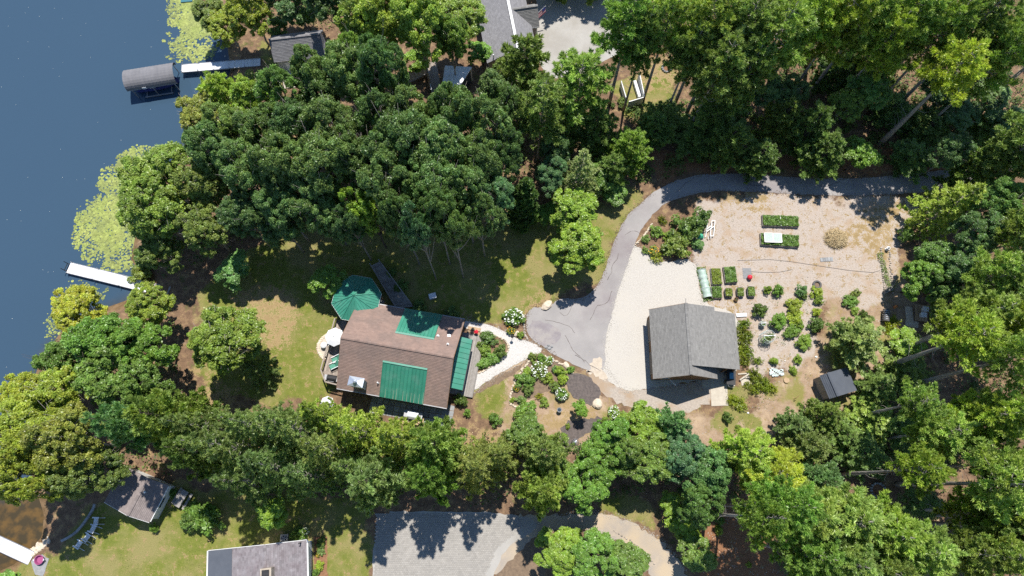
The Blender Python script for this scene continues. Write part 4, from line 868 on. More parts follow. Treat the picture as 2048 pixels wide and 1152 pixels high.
q = MB(); cq = xy(533, 1147, r2+.8); bc = ((ra[0]+rb[0])/2, (ra[1]+rb[1])/2); q.box((cq[1]-bc[1]-.45, -(cq[0]-bc[0])-.55, 3.2), (cq[1]-bc[1]+.45, -(cq[0]-bc[0])+.55, r2+.8)); ch = q.build('chimney', 'stone', bun)
q = MB(); q.box((cq[1]-bc[1]-.3, -(cq[0]-bc[0])-.35, r2+.8), (cq[1]-bc[1]+.3, -(cq[0]-bc[0])+.35, r2+.95)); q.build('flue', 'black', ch)
vp = xy(606, 1093, 3.6); q = MB(); q.lathe([(.06, 3.2), (.06, 4.0)], 8, (vp[1]-bc[1], -(vp[0]-bc[0]), 0)); q.build('vent_pipe', 'black', bun)
window(bun, (L_-.2, 1.6, 1.6), 1.2, 1.2, (1, 0, 0)); window(bun, (L_-.2, -2, 1.6), 1.2, 1.2, (1, 0, 0))
# neighbour's house at the upper edge: long roof with white ridge board, small wing and deck
e_, r2 = 3.0, 5.0; ra, rb = xy(1036, 98, r2), xy(1019.5, 19, r2)
dv = Vector((rb[0]-ra[0], rb[1]-ra[1])).normalized(); rb = (rb[0]+dv.x*4.5, rb[1]+dv.y*4.5)
nl_ = xy(957, 36, e_); hw_ = abs((nl_[0]-rb[0])*dv.y-(nl_[1]-rb[1])*dv.x)
ngh, L_, h0, h1 = gabled('house', 'long neighbouring house with dark grey roof and white ridge at the upper edge', 'house', ra, rb, (2.6, hw_), e_, r2, 'slate_shingle', 'taupe_siding', seed=41)
q = MB(); q.bar((-L_-.1, 0, r2+.09), (L_, 0, r2+.09), .34, .1); q.build('ridge_board', 'white_paint', ngh)
vx = xy(987, 115, 3.6)
q = MB(); q.lathe([(.07, 3.1), (.07, 4.2)], 8, tuple(frame_at(((ra[0]+rb[0])/2, (ra[1]+rb[1])/2), math.atan2(dv.y, dv.x))(vx))+(0,)); q.build('vent_pipe', 'white_plastic', ngh)
window(ngh, (-L_+.2, 0, 1.7), 1.2, 1.2, (-1, 0, 0)); window(ngh, (0, h1-.3, 1.7), 1.4, 1.2, (0, 1, 0))
ra, rb = xy(1018, 19, 4.7), xy(1075, 10.5, 4.7); es = xy(1051, 57, 2.8); d_ = Vector((rb[0]-ra[0], rb[1]-ra[1])).normalized(); hh = abs((es[0]-ra[0])*-d_.y+(es[1]-ra[1])*d_.x)
wing, L_, h0, h1 = gabled('garage_wing', 'grey roofed garage wing with flag beside the pale upper driveway', 'garage', ra, rb, hh, 2.8, 4.7, 'grey_shingle', 'taupe_siding', seed=45)
door(wing, (L_-1.7, -h0+.3, 0), 1.0, 2.1, (0, -1, 0), 'white_plastic')
for x in (L_-2.6, L_-.35): q = MB(); q.bar((x, -h0+.26, 0), (x, -h0+.26, 2.6), .12, .06); q.build('corner_trim', 'white_paint', wing)
q = MB(); q.bar((-L_+1, -h0-.02, 2.72), (L_, -h0-.02, 2.72), .06, .16); q.build('gutter', 'white_paint', wing)
fp = xy(1081, 24, 3.0); fl = thing('flag', 'small striped flag on a slanted pole at the garage wing gable', 'flag', (*fp, 0))
q = MB(); q.tube([(-.7, .1, 2.2), (.7, .9, 3.1)], .025, 5); q.build('pole', 'white_paint', fl)
for i in range(7):
    q = MB(); t = i/7; a, b = Vector((-.35, .3, 2.42)), Vector((.6, .85, 3.05)); d = Vector((.12, -.35, -.62)); q.add([a+d*t, b+d*t, b+d*(t+1/7), a+d*(t+1/7), a+d*t+Vector((.01, .01, 0)), b+d*t+Vector((.01, .01, 0)), b+d*(t+1/7)+Vector((.01, .01, 0)), a+d*(t+1/7)+Vector((.01, .01, 0))], [(0,1,2,3), (7,6,5,4), (0,4,5,1), (2,6,7,3), (1,5,6,2), (0,3,7,4)]); q.build('stripe', 'stripe_red' if i % 2 == 0 else 'white_paint', fl)
q = MB(); a, b = Vector((.25, .62, 2.84)), Vector((.6, .85, 3.05)); q.add([a+Vector((-.012, -.012, 0)), b+Vector((-.012, -.012, 0)), b+d*.55+Vector((-.012, -.012, 0)), a+d*.55+Vector((-.012, -.012, 0)), a+Vector((.02, .02, 0)), b+Vector((.02, .02, 0)), b+d*.55+Vector((.02, .02, 0)), a+d*.55+Vector((.02, .02, 0))], [(0,1,2,3), (7,6,5,4), (0,4,5,1), (2,6,7,3), (1,5,6,2), (0,3,7,4)]); q.build('canton', 'flag_blue', fl)
# sunroom and deck between the oaks
sr = thing('sunroom', 'flat white roofed sunroom in dappled shade beside the upper wooden deck', 'sunroom')
c4 = [W(890, 131, 2.9), W(883, 178, 2.9), W(917, 176, 2.9), W(944, 134, 2.9)]; q = MB(); q.slab(c4, .16); q.build('roof', 'white_plastic', sr)
c0 = sum((Vector(p) for p in c4), Vector())/4; q = MB(); q.slab([tuple(c0+(Vector(p)-c0)*.92-Vector((0, 0, .17))) for p in c4], 2.8); q.build('wall', 'glass', sr)
for p in c4: w_ = c0+(Vector(p)-c0)*.93; q = MB(); q.box((w_.x-.07, w_.y-.07, 0), (w_.x+.07, w_.y+.07, 2.72)); q.build('post', 'white_paint', sr)
for k in (1, 2, 3): a, b = Vector(c4[0]).lerp(Vector(c4[3]), k/4), Vector(c4[1]).lerp(Vector(c4[2]), k/4); q = MB(); q.bar(a+Vector((0, 0, .02)), b+Vector((0, 0, .02)), .05, .05); q.build('roof_seam', 'white_plastic', sr)
nd = thing('deck', 'sunlit strip of wooden deck with white edge railing beside the sunroom', 'deck')
q = MB(); boards(q, W(853, 125, .8), W(864, 186, .8), W(884, 184, .8), W(872, 122, .8), 12, seed=8); q.build('deck_board', 'deck_wood', nd, kind='stuff')
railing(nd, [W(853, 125, .8), W(864, 186, .8)], m='white_paint', h=.8)
q = MB(); boards(q, W(853.5, 125.5, .74), W(864.5, 185.5, .74), W(883, 183.5, .74), W(871, 122.5, .74), 1, .7); q.build('deck_base', 'grey_wood', nd)
stp = thing('garden_steps', 'flight of pale wooden garden steps climbing to the upper deck', 'steps'); a, b = Vector(W(815, 158, 0)), Vector(W(855, 144, 0))
for i in range(5):
    t = i/5; p = a.lerp(b, t); n_ = (b-a).normalized(); s_ = Vector((-n_.y, n_.x, 0)); z = .12+.13*i; q = MB(); q.slab([p+s_*.65+Vector((0, 0, z)), p-s_*.65+Vector((0, 0, z)), p-s_*.65+n_*.62+Vector((0, 0, z)), p+s_*.65+n_*.62+Vector((0, 0, z))], z+.05); q.build('tread', 'raw_wood', stp)
for k in (-1, 1): q = MB(); q.bar(a+s_*.72*k+Vector((0, 0, .15)), b+s_*.72*k+Vector((0, 0, .8)), .08, .2); q.build('stringer', 'grey_wood', stp)
# small tool shed
ra, rb = xy(1678, 792, 2.9), xy(1657.7, 745, 2.9); rm = ((ra[0]+rb[0])/2, (ra[1]+rb[1])/2)
ts, L_, h0, h1 = gabled('tool_shed', 'small tool shed, roof coloured dark for shade, leaning toward the pines at the garden edge', 'shed', ra, rb, (2.55, .75), 2.1, 2.75, 'charcoal_roof', 'grey_wood', over=.15, seed=51)  # charcoal roof colour paints in the tree shade over grey shingles
door(ts, (0, h1-.15, 0), .9, 1.8, (0, 1, 0), 'grey_wood')
# white fence pen
pen = thing('fence_pen', 'white panel fence pen with clutter inside near the fire ring', 'fence')
ph = 1.5
def panel(a, b, h, z0=0, m='white_paint'):
    a, b = Vector(a), Vector(b); n = max(1, int((b-a).length/1.2))
    for i in range(n):
        p, s = a.lerp(b, i/n), a.lerp(b, (i+1)/n); q = MB(); q.bar(p+Vector((0, 0, z0+h/2)), s+Vector((0, 0, z0+h/2)), .05, h); q.build('panel', m, pen)
    for i in range(n+1): p = a.lerp(b, i/n); q = MB(); q.box((p.x-.06, p.y-.06, 0), (p.x+.06, p.y+.06, z0+h+.1)); q.build('post', m, pen)
    q = MB(); q.bar(a+Vector((0, 0, z0+h+.03)), b+Vector((0, 0, z0+h+.03)), .1, .05); q.build('rail', m, pen)
f1, f2, f3, f4, f5 = W(1255, 216, 0), W(1285, 207, 0), W(1275, 160, 0), W(1249, 205, 0), W(1240, 174, 0)
panel(f1, f2, ph); panel(f2, f3, ph); panel(f4, f5, 1.2)
q = MB(); a, b = Vector(W(1268, 166, 0)), Vector(W(1278, 198, 0)); q.bar(a+Vector((0, 0, .35)), b+Vector((0, 0, .35)), .35, .5); q.build('bench', 'white_plastic', pen)
# ------------------------------------------------------------------ docks, boat, water things
def dock(name, label, line, width, nsec, z=WATER_Z+.45, poles=True):
    """line: two picture points along the middle"""
    a, b = Vector(W(*line[0], z)), Vector(W(*line[1], z)); t = thing(name, label, 'dock'); d = (b-a).normalized(); s = Vector((-d.y, d.x, 0)); L_ = (b-a).length
    r = random.Random(len(label))
    for i in range(nsec):
        p, q_ = a+d*(L_*i/nsec+.02), a+d*(L_*(i+1)/nsec-.02); q = MB(); n = int((q_-p).length/.16)
        for k in range(n):
            u0, u1 = p.lerp(q_, (k+.03)/n), p.lerp(q_, (k+.97)/n); q.slab([u0-s*width/2, u1-s*width/2, u1+s*width/2, u0+s*width/2], .04, r.random())
        sec = q.build('dock_section', 'dock_deck', t, kind='stuff')
        q = MB()
        for k in (-1, 1): q.bar(p+s*k*(width/2+.03)-Vector((0, 0, .05)), q_+s*k*(width/2+.03)-Vector((0, 0, .05)), .06, .16)
        q.bar(p-Vector((0, 0, .06))-s*width/2, p-Vector((0, 0, .06))+s*width/2, .05, .1); q.build('frame', 'grey_metal', t)
        if poles and i > 0 or (poles and i == 0):
            for k in (-1, 1):
                c = p+s*k*(width/2+.08)+d*.15; q = MB(); q.tube([(c.x, c.y, -2.2), (c.x, c.y, z+r.uniform(.25, .55))], .035, 6); q.build('pole', 'grey_metal', t)
    return t, a, b, d, s
W = lambda u, v, z: (P(u, v, z).x, P(u, v, z).y, z)
dock('dock', 'white upper dock running from the boat canopy to the cottage shore', ((363, 137), (521, 124)), 1.12, 5, z=.08)
t, a, b, d, s = dock('dock', 'white middle dock of three sections with dark ladder at its lake end', ((137, 535), (296, 574)), 1.28, 3)
q = MB()
for k in (-1, 1): q.bar(a-d*.35+s*k*.45, a+s*k*.45, .06); q.bar(a-d*.3+s*k*.45+Vector((0, 0, -.8)), a-d*.3+s*k*.45+Vector((0, 0, .8)), .06)
q.bar(a-d*.35+s*.45, a-d*.35-s*.45, .06); q.bar(a-d*.33+s*.45-Vector((0, 0, .35)), a-d*.33-s*.45-Vector((0, 0, .35)), .06); q.build('ladder', 'black', t)
q = MB(); c, e_ = Vector(W(298, 574, -.25)), Vector(W(338, 583, .02)); q.slab([c-s*.62, e_-s*.62, e_+s*.62, c+s*.62], .08); q.build('gangway', 'grey_wood', t)
dock('dock', 'short cream dock ending at the grey stone landing in the bottom cove', ((-60, 1060), (63, 1117)), 1.3, 2, poles=False)
# boat lift with arched canopy and boat beneath
zl = WATER_Z; ca_, cb_ = Vector(W(249, 158, 1.6)), Vector(W(349, 142, 1.6))
d = Vector((cb_.x-ca_.x, cb_.y-ca_.y, 0)); L_ = d.length; d.normalize(); c = Vector(((ca_.x+cb_.x)/2, (ca_.y+cb_.y)/2, 0)); yaw = math.atan2(d.y, d.x)
lift = thing('boat_canopy', 'grey arched canvas boat canopy on a lift at the end of the upper dock', 'boat canopy', (c.x, c.y, 0), yaw)
hw = 1.45; zb = 1.05; seg = 12; q = MB(); nb = 14; r_ = random.Random(4)
arch = [(-hw*math.cos(math.pi*k/seg), zb+1.15*math.sin(math.pi*k/seg)**.85) for k in range(seg+1)]
for i in range(nb):
    x0, x1 = -L_/2+L_*i/nb, -L_/2+L_*(i+1)/nb; tn = r_.uniform(.3, .7); vs = []
    for x, sg in ((x0, 0), ((x0+x1)/2, -.035), (x1, 0)): vs += [(x, y*(1+sg*.3), z+sg) for y, z in arch]
    n = seg+1; q.add(vs, [(j*n+k, (j+1)*n+k, (j+1)*n+k+1, j*n+k+1) for j in (0, 1) for k in range(seg)], tn)
    q.add([(x, y, z-.03) for x in (x0, x1) for y, z in arch], [(k, k+1, n+k+1, n+k) for k in range(seg)], tn)
q.build('canopy', 'canvas', lift)
for sy in (-1, 1):
    q = MB(); q.bar((-L_/2, sy*hw, zb-.02), (L_/2, sy*hw, zb-.02), .06, .1); q.build('side_rail', 'grey_metal', lift)
    for x in (-L_/2+.6, 0, L_/2-.4): q = MB(); q.bar((x, sy*(hw-.05), -2.2), (x, sy*(hw-.05), zb), .08); q.build('lift_post', 'grey_metal', lift)
    q = MB(); q.bar((-L_/2+1.6, sy*1.7, -.45), (L_/2-1.2, sy*1.7, -.45), .14, .08); q.build('bunk_rail', 'grey_metal', lift)
for x in (-L_/2+1.8, L_/2-1.4): q = MB(); q.bar((x, -1.8, -.5), (x, 1.8, -.5), .1, .1); q.build('cross_beam', 'grey_metal', lift)
q = MB(); q.box((-L_/2+2.0, -hw-.04, zb-.12), (-L_/2+2.5, -hw-.01, zb+.22)); q.build('sign_plate', 'white_plastic', lift)
boat = thing('motor_boat', 'dark blue motor boat lying under the grey canvas canopy', 'boat', (c.x, c.y, 0), yaw)
q = MB(); st = []; xs = [-2.5, -1.2, .2, 1.4, 2.3, 2.8]; wd = [.95, 1.02, 1.02, .88, .5, .06]; zt = [-.1, -.1, -.08, 0, .1, .18]
for x, w, z in zip(xs, wd, zt): st += [(x, -w, z), (x, -w*.85, -.55), (x, 0, -.75), (x, w*.85, -.55), (x, w, z), (x, w*.86, z+.01), (x, w*.75, -.42), (x, -w*.75, -.42), (x, -w*.86, z+.01)]
q.add(st, [(i*9+j, i*9+(j+1) % 9, (i+1)*9+(j+1) % 9, (i+1)*9+j) for i in range(5) for j in range(9)]+[tuple(range(8, -1, -1)), tuple(range(45, 54))]); q.build('hull', 'flag_blue', boat)
for x, y in ((-.5, -.45), (-.5, .45), (-1.8, 0)):
    q = MB(); q.box((x-.28, y-.3, -.42), (x+.28, y+.3, -.1)); q.box((x-.34, y-.3, -.1), (x-.24, y+.3, .3)); q.build('seat', 'white_plastic', boat)
q = MB(); q.add([(.5, -.8, 0), (.5, .8, 0), (.25, .7, .45), (.25, -.7, .45), (.53, -.8, 0), (.53, .8, 0), (.28, .7, .45), (.28, -.7, .45)], [(0,1,2,3), (7,6,5,4), (0,4,5,1), (2,6,7,3), (1,5,6,2), (0,3,7,4)]); q.build('windscreen', 'glass', boat)
q = MB(); q.box((-2.95, -.25, -.3), (-2.5, .25, .35)); q.box((-2.8, -.08, -1.1), (-2.6, .08, -.3)); q.build('outboard_motor', 'black', boat)
# ------------------------------------------------------------------ deck and patio furniture
def umbrella(p, R, label, m='white_plastic', h=2.3, fold=.5):
    t = thing('parasol', label, 'parasol', p); n = 8
    for i in range(n):
        a0, a1 = 2*math.pi*i/n, 2*math.pi*(i+1)/n; am = (a0+a1)/2
        o0, o1, om = [(R*k*math.cos(a), R*k*math.sin(a), h-z) for a, k, z in ((a0, 1, fold), (a1, 1, fold), (am, .90, fold-.03))]
        m0, m1 = [(R*.5*math.cos(a), R*.5*math.sin(a), h-fold*.42) for a in (a0, a1)]
        q = MB(); dn = lambda p_: (p_[0], p_[1], p_[2]-.015); top = [(0, 0, h), m0, o0, om, o1, m1]; q.add(top+[dn(x) for x in top], [(0, 1, 5), (1, 2, 3), (1, 3, 5), (5, 3, 4), (11, 7, 6), (9, 8, 7), (11, 9, 7), (10, 9, 11)], .5); q.build('canopy_panel', m, t)
    q = MB(); q.tube([(0, 0, 0), (0, 0, h+.12)], .025, 6); q.build('pole', 'raw_wood', t)
    q = MB(); q.lathe([(.25, 0), (.25, .06), (.05, .1)], 10); q.build('base', 'grey_metal', t); return t
umbrella(W(677, 681, dz), 1.1, 'white parasol on the deck between the gazebo and the brown roof')
umbrella(W(658, 808, 0), .8, 'white parasol low in the grass below the south corner of the deck', h=1.3)
def lounger(p, yaw, label, m='green_fabric'):
    t = thing('deck_chair', label, 'chair', p, yaw, 'green deck chairs on the lake deck')
    q = MB(); q.box((-.1, -.3, .38), (.55, .3, .44)); q.build('seat', m, t)
    q = MB(); q.add([(-.1, -.3, .4), (-.1, .3, .4), (-.62, .3, .95), (-.62, -.3, .95), (-.14, -.3, .36), (-.14, .3, .36), (-.66, .3, .91), (-.66, -.3, .91)], [(0,1,2,3), (7,6,5,4), (0,4,5,1), (2,6,7,3), (1,5,6,2), (0,3,7,4)]); q.build('backrest', m, t)
    for sy in (-1, 1):
        q = MB(); q.bar((-.5, sy*.34, .62), (.5, sy*.34, .62), .06, .04); q.build('armrest', 'white_plastic', t)
        for x in (-.4, .48): q = MB(); q.bar((x, sy*.34, 0), (x, sy*.34, .62), .04); q.build('leg', 'black', t)
        q = MB(); q.bar((-.5, sy*.34, .02), (.5, sy*.34, .02), .04); q.build('runner', 'black', t)
lounger(W(675, 719, dz), 3.6, 'green deck chair farther from the grill, under the roof edge')
lounger(W(670.5, 732, dz), 3.6, 'green deck chair nearer the black grill on the lake deck')
def grill(p, yaw, label, lid='black', sc=1.0, tops='grill'):
    t = thing('grill', label, 'grill', p, yaw); k = sc
    q = MB(); vs = []; n = 7
    for x in (-.45*k, .45*k): vs += [(x, -.3*k*math.cos(math.pi*i/n), .85*k+.28*k*math.sin(math.pi*i/n)) for i in range(n+1)]
    q.add(vs, [(i, i+1, i+2+n, i+1+n) for i in range(n)]+[tuple(range(n, -1, -1)), tuple(range(n+1, 2*n+2)), (0, n+1, 2*n+1, n)]); q.build('lid', lid, t)
    q = MB(); q.box((-.43*k, -.27*k, .62*k), (.43*k, .27*k, .845*k)); q.build('firebox', 'black', t)
    for sx in (-1, 1): q = MB(); q.box((sx*.62*k-.15*k, -.25*k, .78*k), (sx*.62*k+.15*k, .25*k, .81*k)); q.build('side_shelf', 'grey_metal', t)
    for sx in (-1, 1):
        for sy in (-1, 1): q = MB(); q.bar((sx*.4*k, sy*.22*k, 0), (sx*.4*k, sy*.22*k, .62*k), .045); q.build('leg', 'black', t)
    q = MB(); q.bar((-.3*k, -.34*k, .95*k), (.3*k, -.34*k, .95*k), .03); q.build('handle', 'grey_metal', t)
grill(W(668, 759, dz), ang, 'black covered grill at the corner of the lake deck railing', sc=1.15)
grill(W(829, 832, 0), ang, 'white lidded barrel smoker on the patio behind the brown house', 'white_plastic', 1.35)
q = thing('side_table', 'small brown side table beside the white lidded smoker', 'table', W(843, 843, 0), ang)
k = MB(); k.box((-.3, -.3, .5), (.3, .3, .56)); k.build('table_top', 'raw_wood', q)
for sx in (-1, 1):
    for sy in (-1, 1): k = MB(); k.box((sx*.24-.03, sy*.24-.03, 0), (sx*.24+.03, sy*.24+.03, .5)); k.build('leg', 'raw_wood', q)
q = thing('wooden_bench', 'dark timber bench in front of the white lidded smoker', 'bench', W(822, 846, 0), ang+.1)
k = MB(); k.box((-.9, -.2, .40), (.9, .2, .46)); k.build('seat', 'raw_wood', q)
for x in (-.7, .7): k = MB(); k.box((x-.05, -.18, 0), (x+.05, .18, .4)); k.build('leg', 'raw_wood', q)
# round pebble patio with fire bowl
rp = thing('round_patio', 'half round pebble patio with pale stone rim against the lake deck', 'patio'); pp_ = smooth_poly([(664, 668), (648, 674), (638, 686), (637, 700), (645, 714), (656, 724), (662, 700)], 2)
q = MB(); pts = [Vector(W(u, v, .04)) for u, v in pp_]
if sum(pts[i].x*pts[(i+1) % len(pts)].y-pts[(i+1) % len(pts)].x*pts[i].y for i in range(len(pts))) < 0: pts.reverse()
q.slab(pts, .2); q.build('surface', 'concrete', rp)
r_ = random.Random(3)
rim = [Vector(W(u, v, .0)) for u, v in ((664, 667), (655, 669), (648, 673), (642, 680), (638, 687), (636.5, 694), (637, 701), (640, 708), (645, 715), (651, 720), (657, 725))]
for a, b in zip(rim[:-1], rim[1:]):
    for k in (0, .5):
        p = a.lerp(b, k+.25); q = MB(); q.blob((p.x, p.y, .05), (.24, .16, .09), r_, 7, 4, .2, r_.random()); q.build('rim_stone', 'pale_stone', rp)
fb = thing('fire_bowl', 'round white lidded fire bowl on the half round pebble patio', 'fire bowl', W(649.5, 692, .05))
q = MB(); q.lathe([(.18, 0), (.32, .25), (.38, .5), (.36, .55), (.2, .66), (.03, .70)], 16); q.build('bowl', 'white_plastic', fb); q = MB(); q.lathe([(.05, .69), (.05, .78)], 8); q.build('knob', 'black', fb)
for (u, v, lb) in ((659, 677, 'white resin chair on the round patio nearest the parasol'), (663, 690, 'white resin chair pushed against the deck beside the fire bowl')):
    t = thing('garden_chair', lb, 'chair', W(u, v, .05), 2.8, 'white chairs on the round patio')
    q = MB(); q.box((-.25, -.25, .4), (.25, .25, .45)); q.build('seat', 'white_plastic', t); q = MB(); q.box((-.29, -.25, .45), (-.24, .25, .85)); q.build('backrest', 'white_plastic', t)
    for sx in (-1, 1):
        for sy in (-1, 1): q = MB(); q.box((sx*.22-.025, sy*.22-.025, 0), (sx*.22+.025, sy*.22+.025, .4)); q.build('leg', 'white_plastic', t)
# pale chairs on the lower lawn
def adirondack():
    t = thing('adirondack_chair', '', 'chair'); q = MB()
    for k in range(4): y = -.27+k*.18; q.box((-.28, y-.08, .30), (.30, y+.08, .33))
    q.build('seat', 'white_plastic', t); q = MB()
    for k in range(4):
        y = -.27+k*.18; q.add([(.24, y-.08, .30), (.24, y+.08, .30), (.56, y+.08, 1.0-.05*abs(k-1.5)), (.56, y-.08, 1.0-.05*abs(k-1.5)), (.27, y-.08, .30), (.27, y+.08, .30), (.59, y+.08, 1.0-.05*abs(k-1.5)), (.59, y-.08, 1.0-.05*abs(k-1.5))], [(3,2,1,0), (4,5,6,7), (0,1,5,4), (1,2,6,5), (2,3,7,6), (3,0,4,7)])
    q.build('backrest', 'white_plastic', t)
    for sy in (-1, 1):
        q = MB(); q.box((-.42, sy*.42-.07, .52), (.42, sy*.42+.07, .55)); q.build('armrest', 'white_plastic', t)
        q = MB(); q.box((-.36, sy*.40-.04, 0), (-.28, sy*.40+.04, .52)); q.build('leg', 'white_plastic', t)
        q = MB(); q.bar((-.3, sy*.37, .28), (.95, sy*.37, .03), .05, .1); q.build('leg', 'white_plastic', t)
    return t
ad = adirondack()
def copy_tree(o, parent=None):
    c_ = o.copy(); C.objects.link(c_)
    if parent: c_.parent = parent
    for ch in list(o.children): copy_tree(ch, c_)
    return c_
for i, (u, v, yw, lb) in enumerate(((195, 1042, .0, 'pale blue lawn chair nearest the summer house in the curved row'), (189, 1057, -.35, 'pale blue lawn chair second from the summer house'), (177, 1074, -.55, 'pale blue lawn chair third from the summer house'), (161, 1088, -.5, 'pale blue lawn chair nearest the cove at the row end'))):
    o = ad if i == 0 else copy_tree(ad); o.location = W(u, v, 0); o.rotation_euler = (0, 0, yw); o['label'] = lb; o['group'] = 'lawn chairs facing the cove'; o.scale = (.86, .86, .9)
# curved low wall between lawn and beach
wl_ = thing('retaining_wall', 'low curved grey stone wall between the lower lawn and the cove beach', 'wall'); crv = [(191, 1008), (188, 1017), (183, 1026), (177, 1035), (170, 1045), (163, 1054), (155, 1063), (146, 1070), (136, 1076), (124, 1082)]
for i in range(len(crv)-1):
    a, b = Vector(W(*crv[i], 0)), Vector(W(*crv[i+1], 0)); q = MB(); q.bar(a+Vector((0, 0, .02)), b+Vector((0, 0, .02)), .24, .42, r_.random()); q.build('stone', 'grey_stone', wl_)
rr = random.Random(12)
for i in range(46):
    t = rr.random(); u, v = 62+38*t+rr.gauss(0, 3), 1104-22*t+rr.gauss(0, 3.5); p = P(u, v, -.5); z = float(ground_h([p.x], [p.y])[0]); q = MB(); s_ = rr.uniform(.13, .34)
    q.blob((0, 0, 0), (s_, s_*rr.uniform(.6, .9), s_*.6), rr, 8, 5, .2, rr.random()); o = q.build('shore_stone', 'pale_stone', None, label='pale rounded stone in the bank beside the cream dock', cat='stone', group='stones heaped at the cove bank', loc=(p.x, p.y, z+.05), rotz=rr.uniform(0, 6))
t = thing('kayak_tub', 'round magenta tub standing on the grey landing by the cream dock', 'tub', W(82, 1119, .02)); q = MB(); q.lathe([(.36, 0), (.46, .34), (.50, .35), (.50, .38), (.43, .38), (.36, .08), (.02, .06)], 16); q.build('bowl', 'purple', t)
for sx in (-1, 1): q = MB(); q.bar((sx*.46, -.1, .38), (sx*.60, 0, .40), .05); q.bar((sx*.60, 0, .40), (sx*.46, .1, .38), .05); q.build('handle', 'white_plastic', t)
def slab_thing(name, label, cat, u, v, w, h, z0, th, m, yaw=0, parts=1):
    t = thing(name, label, cat, W(u, v, z0), yaw)
    for i in range(parts): q = MB(); x0 = -w/2+w*i/parts; q.box((x0, -h/2, 0), (x0+w/parts-.02, h/2, th), random.Random(i+int(u)).random()); q.build('slab' if parts == 1 else 'board', m, t)
    return t
t = thing('picnic_table', 'grey picnic table in shade east of the summer house', 'table', W(368, 997, 0), 1.1)
q = MB(); q.box((-.9, -.38, .70), (.9, .38, .75)); q.build('table_top', 'grey_wood', t)
for sy in (-1, 1): q = MB(); q.box((-.9, sy*.68-.13, .42), (.9, sy*.68+.13, .46)); q.build('bench', 'grey_wood', t)
for x in (-.6, .6): q = MB(); q.bar((x, -.7, .4), (x, .7, .4), .05, .1); q.bar((x, -.5, 0), (x, .25, .7), .07); q.bar((x, .5, 0), (x, -.25, .7), .07); q.build('leg', 'grey_wood', t)
# air conditioner by the bungalow
t = thing('air_conditioner', 'square pale air conditioner with round black fan beside the bungalow', 'air conditioner', W(572.5, 1076, 0), .05)
q = MB(); q.box((-.42, -.42, 0), (.42, .42, .75)); q.build('casing', 'concrete', t); q = MB(); q.lathe([(.34, .755), (.34, .78), (.30, .78), (.30, .757)], 20); q.build('fan_ring', 'grey_metal', t)
q = MB(); q.lathe([(.295, .758), (.01, .759)], 20); q.build('fan_opening', 'black', t)
for i in range(5): a = i*1.2566; q = MB(); q.bar((.05*math.cos(a), .05*math.sin(a), .765), (.28*math.cos(a), .28*math.sin(a), .768), .10, .012); q.build('fan_blade', 'grey_metal', t)
# fire ring, drum and cover in the clearing
t = thing('fire_ring', 'ring of grey stones round a fire pit in the clearing', 'fire pit', W(1333, 137, 0))
for i in range(12): a = i*.5236; q = MB(); q.blob((.58*math.cos(a), .58*math.sin(a), .12), (.17, .15, .16), rr, 7, 5, .15, rr.random()); q.build('stone', 'grey_stone', t)
q = MB(); q.lathe([(.5, .02), (.02, .05)], 12); q.build('ash_bed', 'brown_mulch', t)
t = thing('fire_pit_cover', 'dark covered kettle standing behind the stone fire ring', 'kettle', W(1347, 126, 0)); q = MB(); q.lathe([(.5, 0), (.52, .4), (.45, .55), (.25, .68), (.02, .72)], 14); q.build('cover', 'rubber', t); q = MB(); q.lathe([(.06, .7), (.05, .78)], 8); q.build('knob', 'black', t)
t = thing('fire_ring', 'large ring of pale stones half hidden under the eastern pines', 'fire pit', W(1756, 981, 0))
for i in range(16): a = i*.3927; q = MB(); q.blob((.78*math.cos(a), .78*math.sin(a), .1), (.18, .14, .15), rr, 7, 5, .15, rr.random()); q.build('stone', 'grey_stone', t)
q = MB(); q.lathe([(.7, .02), (.02, .04)], 12); q.build('ash_bed', 'brown_mulch', t)
# ------------------------------------------------------------------ kitchen garden
FOL = rs(77)
def patch(parent, w, h, z, n, m='shrub_leaf', ln=.075, wd=.042, hgt=.25, name='foliage', lump=.5, col=None):
    x, y = FOL.uniform(-w/2, w/2, n), FOL.uniform(-h/2, h/2, n); s_ = FOL.rand()*9
    zz = z+hgt*(.35+.65*FOL.rand(n))*(1+lump*np.sin(x*5+s_)*np.cos(y*6+s_)); pos = np.stack([x, y, zz], 1); tone = np.clip(FOL.normal(.5, .25, n), 0, 1)
    V, F, T = leaves(FOL, pos, FOL.normal(size=(n, 3))*.5+np.array([0, 0, .9]), ln, wd, tone); o = link(name, np_mesh(name, V, F, m, T), parent, kind='stuff'); o.color = (*(col or (1, 1, 1)), 1); return o
def bed(quad, label, z=.35, m='shrub_leaf', n=None, col=None, frame='grey_wood', hgt=.28, divider=False, group='raised vegetable beds'):
    p = [Vector(W(u, v, z)) for u, v in quad]; c_ = sum(p, Vector())/4; yaw = math.atan2((p[1]-p[0]).y, (p[1]-p[0]).x); w = (p[1]-p[0]).length; h = (p[3]-p[0]).length
    t = thing('raised_bed', label, 'raised bed', (c_.x, c_.y, 0), yaw, group)
    for a, b in (((-w/2, -h/2), (w/2, -h/2)), ((w/2, -h/2), (w/2, h/2)), ((w/2, h/2), (-w/2, h/2)), ((-w/2, h/2), (-w/2, -h/2))):
        q = MB(); q.bar((*a, z/2), (*b, z/2), .05, z); q.build('side_board', frame, t)
    q = MB(); q.box((-w/2+.03, -h/2+.03, 0), (w/2-.03, h/2-.03, z-.06)); q.build('soil', 'bed_soil', t)
    patch(t, w-.1, h-.08, z-.05, n or int(w*h*620), m, hgt=hgt, col=col)
    if divider: q = MB(); q.bar((.0, -h/2, z+.1), (.0, h/2, z+.1), .05, .06); q.build('divider', 'white_paint', t)
    return t, w, h
